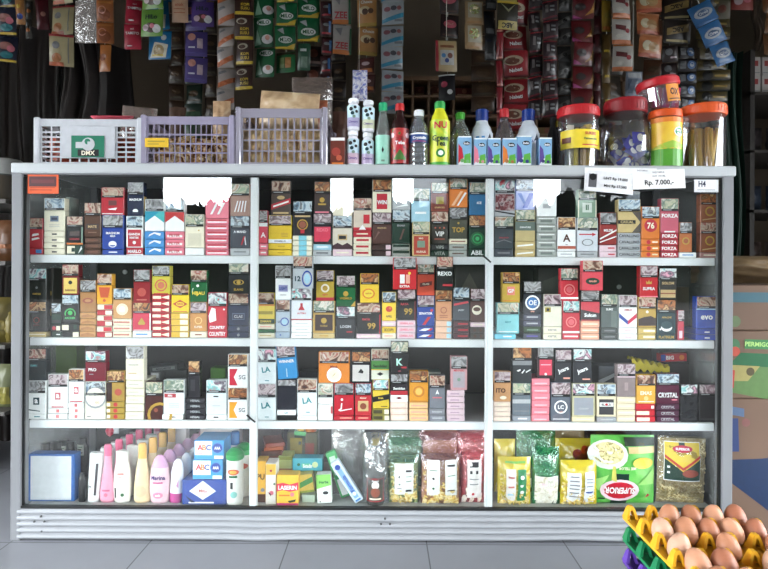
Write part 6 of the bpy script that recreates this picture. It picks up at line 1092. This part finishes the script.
DKS = [('p', [(0,.0),(1,.12),(1,.2),(0,.08)], (120,20,36)), ('r', .2, .35, .4, .75, (130,120,120)), ('r', .5, .4, .8, .5, 'lg'), ('r', .5, .6, .8, .7, 'gy'), ('p', [(0,.9),(1,1),(1,.95),(0,.85)], 'r')]
strip(527.5, 541, 10, 120, 5, Y1, (40,26,30), DKS, 'dark sachets with red lines, narrower column', tilt=0)
strip(541.5, 556.5, 20, 118, 5, Y1 - .015, (46,28,34), DKS, 'dark sachets with red lines and white marks', tilt=0)
strip(556.5, 570.5, -5, 112, 7, Y1 + .02, (64,62,62), [('p', [(0,.1),(1,.5),(1,.8),(0,.4)], (110,108,106)), ('c', .5, .4, .16, 'k')], 'grey-black twisted sachets beside amber flash sachets')
strip(571, 592, -4, 112, 5, Y1, (120,20,26), [('p', [(.55,.1),(1,.25),(1,.7),(.9,.4)], (200,130,30)), ('c', .35, .5, .26, (60,50,50), .7), ('p', [(0,0),(.5,0),(0,.2)], 'mag')], 'dark red sachets with amber corner flash')
strip(592.5, 600, -4, 110, 6, Y1 + .02, (90,14,24), [('r', .2, .3, .5, .4, 'dr')], 'very narrow maroon strip beside amber flash sachets')
strip(600.5, 610.5, 0, 32, 1, Y1, (180,140,30), [('c', .5, .5, .3, 'oy'), ('r', .1, .05, .9, .15, 'o')], 'mustard yellow sachets beside white tagged strip')
strip(601, 610, 33, 108, 3, Y1 + .02, (110,80,30), [('r', .2, .2, .8, .3, 'y')], 'dim mustard sachets under the mustard yellow', down=1)
WO = [('r', 0, 0, 1, .16, (226,120,60)), ('p', [(.15,.56),(.7,.5),(.7,.68),(.15,.74)], (110,30,34)), ('c', .78, .5, .12, 'r'), ('c', .35, .3, .2, (220,214,200), .5), ('r', 0, .94, 1, 1, 'o')]
strip(610.5, 630.5, -9, 72, 3, Y1 - .02, (206,200,190), WO, 'white sachets with dark red tag and orange foot')
strip(635, 660.5, -10, 58, 3, Y1, (214,120,60), [('r', 0, 0, 1, .16, (196,80,40)), ('c', .32, .5, .2, (226,210,170)), ('c', .6, .45, .24, (200,150,90), .8), ('r', 0, .9, 1, 1, (226,140,90))], 'orange sachets with cream biscuit pictures')
strip(661, 690, -4, 44, 2, Y1, (40,30,26), [('p', [(.1,.3),(.9,.5),(.9,.85),(.1,.6)], (150,120,60)), ('t', 'ABC', .5, .56, .2, 'k', .6, 190), ('r', .1, .05, .9, .14, (190,170,110))], 'black sachets with gold slanted letters')
strip(661, 676, 46, 95, 3, Y1 + .01, (44,26,26), [('c', .4, .6, .24, 'gy'), ('r', .5, .2, .9, .3, 'lp')], 'small dark brown sachets above the tilted jar', down=1)
strip(677, 695, 46, 110, 5, Y1 + .01, (40,34,36), [('c', .7, .5, .24, (90,130,190)), ('c', .72, .5, .12, 'w'), ('r', .1, .2, .4, .8, 'gy')], 'small dark sachets with blue round marks', down=1)
r = strip(689, 712, 3, 70, 3, Y1 - .05, (50,120,190), [('c', .5, .5, .4, (206,210,216), .55), ('c', .5, .5, .26, (80,110,160), .55), ('t', 'Oreo', .5, .5, .14, 'w', .4), ('p', [(0,0),(1,0),(1,.1),(0,.14)], 'skyb')], 'bright blue wafer sachets swinging at a slant', tilt=-24, down=1)
r.location = P(699, 3, Y1 - .05)
strip(696, 728, 60, 112, 5, Y2, (96,80,34), [('c', .3, .5, .16, 'k'), ('r', .5, .3, .9, .5, 'gold'), ('r', 0, 0, 1, .1, 'k')], 'dull olive-gold coffee sachets beside green cloth')
strip(712, 728, 0, 40, 2, Y2, (130,120,100), [('c', .5, .5, .25, 'rb')], 'pale brown sachets behind the slanting blue ones')
strip(730, 752, -12, 10, 1, Y2, (170,60,50), [('c', .3, .4, .2, 'lp'), ('c', .7, .5, .2, 'pk')], 'salmon red sachets high by the bare wall')
strip(762, 774, -8, 55, 3, Y1, (130,80,40), [('c', .5, .5, .3, 'rb')], 'brown sachets at the picture edge above egg side')
strip(623, 641, 72, 98, 1, Y1 - .06, (120,130,150), [('r', .1, .15, .9, .7, (54,70,96)), ('r', .1, .75, .9, .95, 'lg')], 'single slate-blue sachet just above the jars', down=1)
# second layer of dim strips deeper in the shop
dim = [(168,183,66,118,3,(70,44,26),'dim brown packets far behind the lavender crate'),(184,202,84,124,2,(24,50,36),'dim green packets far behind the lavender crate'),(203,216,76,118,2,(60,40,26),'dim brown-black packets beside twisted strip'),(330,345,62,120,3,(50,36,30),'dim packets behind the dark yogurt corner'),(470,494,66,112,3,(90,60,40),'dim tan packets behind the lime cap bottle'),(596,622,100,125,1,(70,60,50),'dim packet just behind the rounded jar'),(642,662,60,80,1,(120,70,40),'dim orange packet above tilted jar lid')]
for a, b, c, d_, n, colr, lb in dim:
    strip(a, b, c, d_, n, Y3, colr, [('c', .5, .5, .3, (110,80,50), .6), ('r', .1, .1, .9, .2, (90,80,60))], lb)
for y, xs in RODS.items(): pass
ys = sorted(set(round(k, 3) for k in RODS))
for y in ys:
    xs = RODS[[k for k in RODS if round(k, 3) == y][0]]; mb = MB(); mb.tube([(min(xs) - .15, y, rod_z(y) + .003), (max(xs) + .15, y, rod_z(y) + .003)], .003, M((90,90,92), .5, .4), 8)
    for x in (min(xs) - .14, max(xs) + .14): mb.tube([(x, y, rod_z(y)), (x, y, 2.6)], .0015, M((90,90,92), .5), 6)
    tag(mb.obj('hanging_rail'), 'thin wire rail above the frame holding %d sachet strips at %d cm depth' % (len(xs), round(y * 100)), 'rail', 'hanging rails')
# ------------------------------------------------------------------ dim shop interior
def cloth(px0, px1, py0, py1, y, c, label, cat, seed=0, amp=.05, name='draped_cloth', thick=True, rough=.5, lean=0.0):
    r = random.Random(seed); ph = [r.uniform(0, 6) for _ in range(4)]; X0, X1 = at(px0, y), at(px1, y); Z0, Z1 = P(px0, py1, y)[2], P(px0, py0, y)[2]
    def f(a, b, s=1):
        x = X0 + (X1 - X0) * a; z = Z0 + (Z1 - Z0) * b
        e = amp * (.6 * sin(a * 13 + ph[0] + 2 * b) + .4 * sin(a * 29 + ph[1]) + .3 * sin(b * 9 + a * 5 + ph[2]))
        return (x + .012 * sin(b * 11 + ph[3]) + lean * b, y + e * (1 - .5 * b) + (0 if s > 0 else .012), z)
    mb = MB(); m = c if hasattr(c, 'node_tree') else M(c, rough, var=.2, scale=12)
    mb.sheet(lambda a, b: f(a, b), 40, 16, m); mb.sheet(lambda a, b: f(1 - a, b, -1), 40, 16, m)
    return tag(mb.obj(name), label, cat)
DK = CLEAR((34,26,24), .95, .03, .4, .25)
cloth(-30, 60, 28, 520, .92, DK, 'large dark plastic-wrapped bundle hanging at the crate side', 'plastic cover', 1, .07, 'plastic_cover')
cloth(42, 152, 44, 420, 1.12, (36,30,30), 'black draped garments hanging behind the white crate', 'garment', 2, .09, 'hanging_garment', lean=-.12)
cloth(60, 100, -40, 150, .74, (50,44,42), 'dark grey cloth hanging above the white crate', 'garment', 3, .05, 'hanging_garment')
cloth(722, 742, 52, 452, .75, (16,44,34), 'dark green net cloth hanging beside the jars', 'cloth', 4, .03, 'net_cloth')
cloth(752, 761, -30, 50, 1.3, (96,80,66), 'narrow beige pipe cover beside the bare wall', 'cloth', 5, .01, 'wall_strip')
# rack behind the bottles
rk = empty('wall_rack', (at(510, 1.35), 1.35, 0), 'brown wooden rack with compartments behind the drink bottles', 'rack')
X0, X1 = at(395, 1.35) - at(510, 1.35), at(625, 1.35) - at(510, 1.35); zr0 = P(384, 76, 1.35)[2]; W_ = M((110,84,62), .6)
mb = MB(); mb.box(X0, X1, 0, .25, zr0 - .02, zr0, W_); mb.obj('board', rk)
for py in (97, 117, 137, 160, 190):
    z = P(384, py, 1.35)[2]; mb = MB(); mb.box(X0, X1, 0, .25, z, z + .012, W_); mb.obj('board', rk)
for px in (396, 411, 427, 452, 478, 505, 535, 565, 595, 622):
    x = at(px, 1.35) - at(510, 1.35); mb = MB(); mb.box(x, x + .01, 0, .25, 0, zr0, W_); mb.obj('upright', rk)
rr = random.Random(9); q = 0
for px0, px1 in ((398.5,410),(413.5,426),(429.5,451),(454.5,477),(480.5,504),(507.5,534),(537.5,564),(567.5,594),(597.5,621)):
    for j, py in enumerate((97, 117, 137)):
        y = 1.42; zb = P(384, py, 1.35)[2] + .0125; W = (px1 - px0) * K(1.35) * .8; H = 13 * K(1.35) * rr.uniform(.7, 1.0); c = [(96,50,36),(60,60,64),(130,100,60),(110,40,36),(80,80,86),(70,44,30)][q % 6]
        mb = MB(); mb.box(0, W, 0, .1, 0, H, M(c, .5), .002); mb.ops(flat(W), W, H, [('r', .1, .2, .9, .45, (150,120,90)), ('c', .5, .7, .14, (150,90,70))])
        nm = ['rust', 'slate', 'ochre', 'dark red', 'grey', 'umber'][q % 6]
        tag(mb.obj('small_box', loc=(at(px0, 1.35) + W * .1, y, zb)), 'small %s box on the %s board, compartment %s' % (nm, ['upper', 'middle', 'lower'][j], ['above water bottle', 'beside water bottle', 'above tea bottle', 'over lime cap', 'over first blue cap', 'over red cap', 'over second blue cap', 'over yellow-label jar', 'over rounded jar'][q // 3]), 'box', 'small boxes in the wall rack'); q += 1
# egg-side background shelving with small packs
sh = empty('storage_shelf', (at(790, .95), .95, 0), 'dark storage shelving beyond the egg side of the cabinet', 'shelf')
for py in (92, 150, 210, 268): z = P(768, py, .95)[2]; mb = MB(); mb.box(-.18, .4, 0, .4, z - .012, z, M((60,54,50), .6)); mb.obj('board', sh)
for x in (-.18, .38): MB().box(x, x + .02, 0, .4, 0, 1.75, M((50,46,44), .6)).obj('post', sh)
q = 0
for j, py in enumerate((92, 73)):
    for i in range(3):
        px = 750 + 11 * i; W = 9.6 * K(.97); H = 18 * K(.97); z = P(768, 92, .95)[2] + .0005 + j * (H + .001)
        mb = MB(); mb.box(0, W, 0, .05, 0, H, M((170,164,160), .4), .001); mb.ops(flat(W), W, H, [('r', .25, .5, .75, .8, (150,50,50)), ('r', .1, .1, .9, .16, 'gy')])
        tag(mb.obj('small_pack', loc=(at(px, .97), .97, z)), 'small white pack, %s layer, %s on dark shelving' % (['lower', 'upper'][j], ['first', 'middle', 'outer'][i]), 'pack', 'small white packs on the dark shelving')
for i, (py, c) in enumerate(((150, (50,44,46)), (210, (40,50,66)), (268, (56,44,40)))):
    z = P(768, py, .95)[2] + .0005
    for j in range(2):
        mb = MB(); pillow(mb, .13, .12, .08, M(c, .35, var=.2, scale=20), (), 10, 10, seed=i * 3 + j, wr=.1)
        tag(mb.obj('goods_bag', loc=(at(755, .95) + .02 + .15 * j, 1.04, z)), 'dim %s goods bag %s on the %s dark board' % (['grey', 'blue-grey', 'brown'][i], ['near cabinet', 'away from cabinet'][j], ['upper', 'middle', 'lower'][i]), 'bag', 'goods bags on the dark shelving')
# cardboard boxes by the egg side
CB = M((100,76,60), .75, var=.08, scale=8); CBD = M((150,104,76), .75, var=.08, scale=8)
def carton(x0, x1, y0, y1, z0, z1, ops, label, flaps=False):
    root = empty('cardboard_box', ((x0 + x1) / 2, y0, z0), label, 'cardboard box', 'cardboard boxes beside the cabinet'); W = x1 - x0
    mb = MB(); mb.box(-W / 2, W / 2, 0, y1 - y0, 0, z1 - z0, CB, .003); mb.ops(flat(W, 0, -W / 2), W, z1 - z0, ops, e0=1); mb.obj('body', root)
    return root
bx0 = XR + .012; yb0 = .03
zA0 = P(745, 520, yb0)[2]; zA1 = P(745, 399, yb0)[2]
zA0 = .001
hA = zA1 - zA0
carton(bx0, bx0 + .34, yb0, .36, zA0, zA1, [('p', [(0,.41),(0,.56),(.28,.57),(.6,.6),(1,.6),(1,.0),(.5,.08),(.28,.23)], (10,34,70)), ('p', [(.01,.62),(.09,.62),(.08,.86),(.01,.86)], (34,50,96)), ('p', [(.0,.89),(.13,.87),(.13,.93),(.0,.95)], (70,90,120)), ('c', .145, .83, .035, (110,64,60))], 'lowest brown cardboard box printed with dark blue swoosh')
# tilted green-yellow flap printed box
zB1 = P(745, 331, yb0)[2]; 
root = carton(bx0, bx0 + .34, yb0, .36, zA1 + .001, zB1, [('p', [(0,.1),(0,.56),(1,.46),(1,.0),(.3,.0)], (76,108,54)), ('p', [(0,.5),(.1,.68),(.4,.66),(1,.6),(1,.4),(0,.5)], (16,84,44)), ('p', [(0,.26),(0,.5),(.26,.48),(.16,.26)], (140,130,70)), ('c', .18, .40, .035, (70,60,30)), ('p', [(0,.14),(.04,.16),(.05,.42),(0,.44)], (170,50,40)), ('p', [(.13,.74),(.13,.88),(1,.84),(1,.70)], (40,110,54)), ('t', 'PERMIGO', .24, .805, .07, (150,190,100), .24, -2), ('c', .04, .8, .05, (50,100,60)), ('c', .05, .7, .04, (170,60,40))], 'middle cardboard box with green name strip and printed face')
zC1 = P(745, 285, yb0 + .02)[2]
carton(bx0, bx0 + .33, yb0 + .005, .34, zB1 + .001, zC1, [('r', 0, .62, 1, .84, (20,74,88)), ('c', .06, .2, .05, (80,100,60))], 'upper cardboard box with one teal band')
mb = MB(); pillow(mb, .32, .085, .22, M((112,90,62), .4, var=.2, scale=14), (), 24, 14, seed=90, wr=.06, sag=.6)
tag(mb.obj('paper_sack', loc=(bx0 + .13, .18, zC1 + .003)), 'crumpled tan plastic sack lying on the cardboard boxes', 'sack')
# crate-side shelf seen in the narrow gap
sl = empty('side_shelf', (at(-30, .35), .35, 0), 'dark shelf stacked with goods beyond the crate side', 'shelf')
for py in (199, 261, 345, 412):
    mb = MB(); z = P(0, py, .35)[2]; mb.box(-.3, at(11, .35) - at(-30, .35) - .02, 0, .35, z - .014, z, M((80,76,72), .6)); mb.obj('board', sl)
MB().box(-.3, -.28, 0, .35, 0, 1.3, M((70,66,62), .6)).obj('post', sl)
MB().box(at(11, .35) - at(-30, .35) - .036, at(11, .35) - at(-30, .35) - .022, .3, .35, 0, 1.3, M((70,66,62), .6)).obj('post', sl)
def sideitem(kind, px, py, w, h, c, ops, label, y=.38, name='goods_bag'):
    z = P(0, py, .35)[2] + .0006; mb = MB(); pillow(mb, w * K(y), h * K(y), .06, M(c, .35, var=.2, scale=30), ops, 10, 10, seed=int(px * 3 + py), wr=.08)
    tag(mb.obj(name, loc=(at(px, y), y + .04, z)), label, 'bag')
tag(MB().lathe([(.05,0),(.052,.01),(.052,.085),(.054,.09),(.054,.14),(.05,.145)], [M((60,50,36), .4), M((60,50,36), .4), M((60,60,58), .4), M((150,150,146), .4), M((150,150,146), .4)], 24).obj('storage_tin', loc=(at(1, .4), .42, P(0, 199, .35)[2] + .0006)), 'tin with pale lid and dark lettered body at crate side', 'tin')
sideitem('b', 2, 261, 24, 42, (92,56,30), [('r', .1, .3, .9, .4, (140,80,40))], 'orange-brown bag on the upper dark side board')
sideitem('b', -6, 345, 26, 46, (90,78,30), [('r', .1, .3, .9, .5, (110,96,40))], 'mustard bag on the middle dark side board')
sideitem('b', 6, 345, 14, 34, (110,96,40), [], 'small yellow bag next to the cabinet post')
sideitem('b', 1, 412, 20, 44, (96,100,66), [('r', .2, .1, .8, .5, (130,122,50))], 'pale green bag on the lowest dark side board')
# ------------------------------------------------------------------ egg trays and eggs
EX0 = .575; ED = -.243                     # back-left corner (world x, y)
PXc, PYc = .0505, .0715                    # cell pitch
ZTRAY = [.020, .0715, .123, .1745]
def tray(z, c, label):
    nx, ny = 5, 5; mb = MB(); m = M(c, .4, var=.05); Wt, Dt = nx * PXc + .02, ny * PYc + .02
    def hf(x, y):
        u = (x - .01) / PXc; v = (y - .01) / PYc
        cu, cv = u - round(u), v - round(v)
        if u < -.1 or v < -.1 or u > nx + .1 or v > ny + .1: return 0.0
        r = sqrt((cu * PXc) ** 2 + (cv * PYc * .75) ** 2)
        cup = -.016 * max(0, 1 - (sqrt(((u % 1) - .5) ** 2 + ((v % 1) - .5) ** 2) / .5) ** 2)
        return cup
    nu, nv = 50, 50
    mb.sheet(lambda a, b: (a * Wt, -b * Dt, hf(a * Wt, b * Dt)), nu, nv, m)
    mb.sheet(lambda a, b: (Wt - a * Wt, -b * Dt, hf(Wt - a * Wt, b * Dt) - .0018), nu, nv, m)
    for (x0, x1, y0, y1) in ((-.004, .003, -Dt, 0), (Wt - .003, Wt + .004, -Dt, 0), (0, Wt, -.003, .004), (0, Wt, -Dt - .004, -Dt + .003)): mb.box(x0, x1, y0, y1, -.006, .001, m)
    o = mb.obj('egg_tray', loc=(EX0, ED, z)); tag(o, label, 'egg tray', 'stacked plastic egg trays')
    for i in range(nx + 1):
        for j in range(ny + 1):
            px_, py_ = .01 + i * PXc, -.01 - j * PYc
            mb = MB(); h = .030; w0, w1 = .0145, .0065; t = .0022
            # hollow arch-shaped post: frame of two legs and a rounded top, front and back
            for s in (-1, 1):
                yb_, yt_ = s * .0125, s * .006
                def pt(x, f): return (px_ + x, py_ + yb_ + (yt_ - yb_) * f, h * f)
                prof_o = [(-w0, 0), (-w1 * 1.25, .75), (-w1 * .7, .97), (w1 * .7, .97), (w1 * 1.25, .75), (w0, 0)]; prof_i = [(-w0 * .5, 0.05), (-w1 * .5, .62), (-w1 * .2, .74), (w1 * .2, .74), (w1 * .5, .62), (w0 * .5, 0.05)]
                vs = [pt(*q) for q in prof_o] + [pt(*q) for q in prof_i]; vs2 = [(a, b - s * t, c_) for a, b, c_ in vs]
                fs = [(q, q + 1, q + 7, q + 6) for q in range(5)]
                mb.add(vs, fs, m); mb.add(vs2, [f[::-1] for f in fs], m)
            for s in (-1, 1):
                a0 = [(px_ + s * w0, py_ - .0125, 0), (px_ + s * w0, py_ + .0125, 0), (px_ + s * w1 * 1.25, py_ + .0075, h * .75), (px_ + s * w1 * 1.25, py_ - .0075, h * .75)]
                mb.add(a0, [(0, 1, 2, 3)], m)
                a1 = [(px_ + s * w1 * 1.25, py_ - .0075, h * .75), (px_ + s * w1 * 1.25, py_ + .0075, h * .75), (px_ + s * w1 * .7, py_ + .006, h * .97), (px_ + s * w1 * .7, py_ - .006, h * .97)]
                mb.add(a1, [(0, 1, 2, 3)], m)
            mb.add([(px_ - w1 * .7, py_ - .006, h * .97), (px_ + w1 * .7, py_ - .006, h * .97), (px_ + w1 * .7, py_ + .006, h * .97), (px_ - w1 * .7, py_ + .006, h * .97)], [(0, 1, 2, 3)], m)
            mb.obj('post', o)
    return o
tray(ZTRAY[3], (222,160,20), 'top yellow plastic egg tray with brown eggs')
tray(ZTRAY[2], (16,120,70), 'dark green egg tray directly under the yellow tray')
tray(ZTRAY[1], (84,50,150), 'purple egg tray between the two green trays')
tray(ZTRAY[0], (20,110,60), 'bottom green egg tray resting on the floor tiles')
def egg(x, y, z, i, lab, r):
    sc = r.uniform(.95, 1.05); c = [(176,116,84), (164,102,72), (188,130,98), (154,92,66), (192,146,120)][i % 5]
    mb = MB(); pr = []
    for q in range(15):
        t = pi * q / 14; zz = -cos(t); rr_ = sin(t) * (1 - .12 * zz); pr.append((max(.0004, .0235 * rr_ * sc), .0305 * zz * sc))
    mb.lathe(pr, M(c, .45, var=.07, scale=90), 22)
    tag(mb.obj('egg', loc=(x, y, z), rot=(r.uniform(-.55, -.1), r.uniform(-.25, .25), 0)), lab, 'egg', 'brown eggs in the yellow tray')
r = random.Random(12); q = 0
empties = {(0, 0), (1, 2), (3, 2), (2, 3)}
rown = ['row against the skirt', 'second row from the skirt', 'third row', 'fourth row', 'frontmost row']
coln = ['beside the tray edge', 'second from tray edge', 'third from tray edge', 'fourth from tray edge', 'beside the far tray edge']
for row_ in range(5):
    for c_ in range(5):
        if (c_, row_) in empties: continue
        egg(EX0 + .01 + PXc * (c_ + .5), ED - .01 - PYc * (row_ + .5) + .003, ZTRAY[3] + .0150, q, 'brown egg %s, %s' % (coln[c_], rown[row_]), r); q += 1
# ------------------------------------------------------------------ light
w = bpy.data.worlds.new('World'); SC.world = w; w.use_nodes = True; nt = w.node_tree; nt.nodes.clear()
bg = nt.nodes.new('ShaderNodeBackground'); out = nt.nodes.new('ShaderNodeOutputWorld'); bg.inputs[0].default_value = (.90, .955, 1.0, 1); bg.inputs[1].default_value = SKY = 20.0
nt.links.new(bg.outputs[0], out.inputs[0])
pl = bpy.data.lights.new('sky_portal', 'AREA'); pl.shape = 'RECTANGLE'; pl.size = 12; pl.size_y = 1.74; pl.cycles.is_portal = True
po = bpy.data.objects.new('sky_portal', pl); COL.objects.link(po); po.location = (0, -4.22, 0.87); po.rotation_euler = (radians(90), 0, 0)
vs = SC.view_settings; vs.view_transform = 'Standard'; vs.look = 'None'; vs.exposure = 0.2; vs.gamma = 1.0; vs.use_curve_mapping = False
SC.cycles.use_denoising = True; SC.cycles.max_bounces = 10; SC.cycles.transparent_max_bounces = 24; SC.cycles.diffuse_bounces = 4; SC.cycles.glossy_bounces = 3
SC.cycles.caustics_reflective = False; SC.cycles.caustics_refractive = False
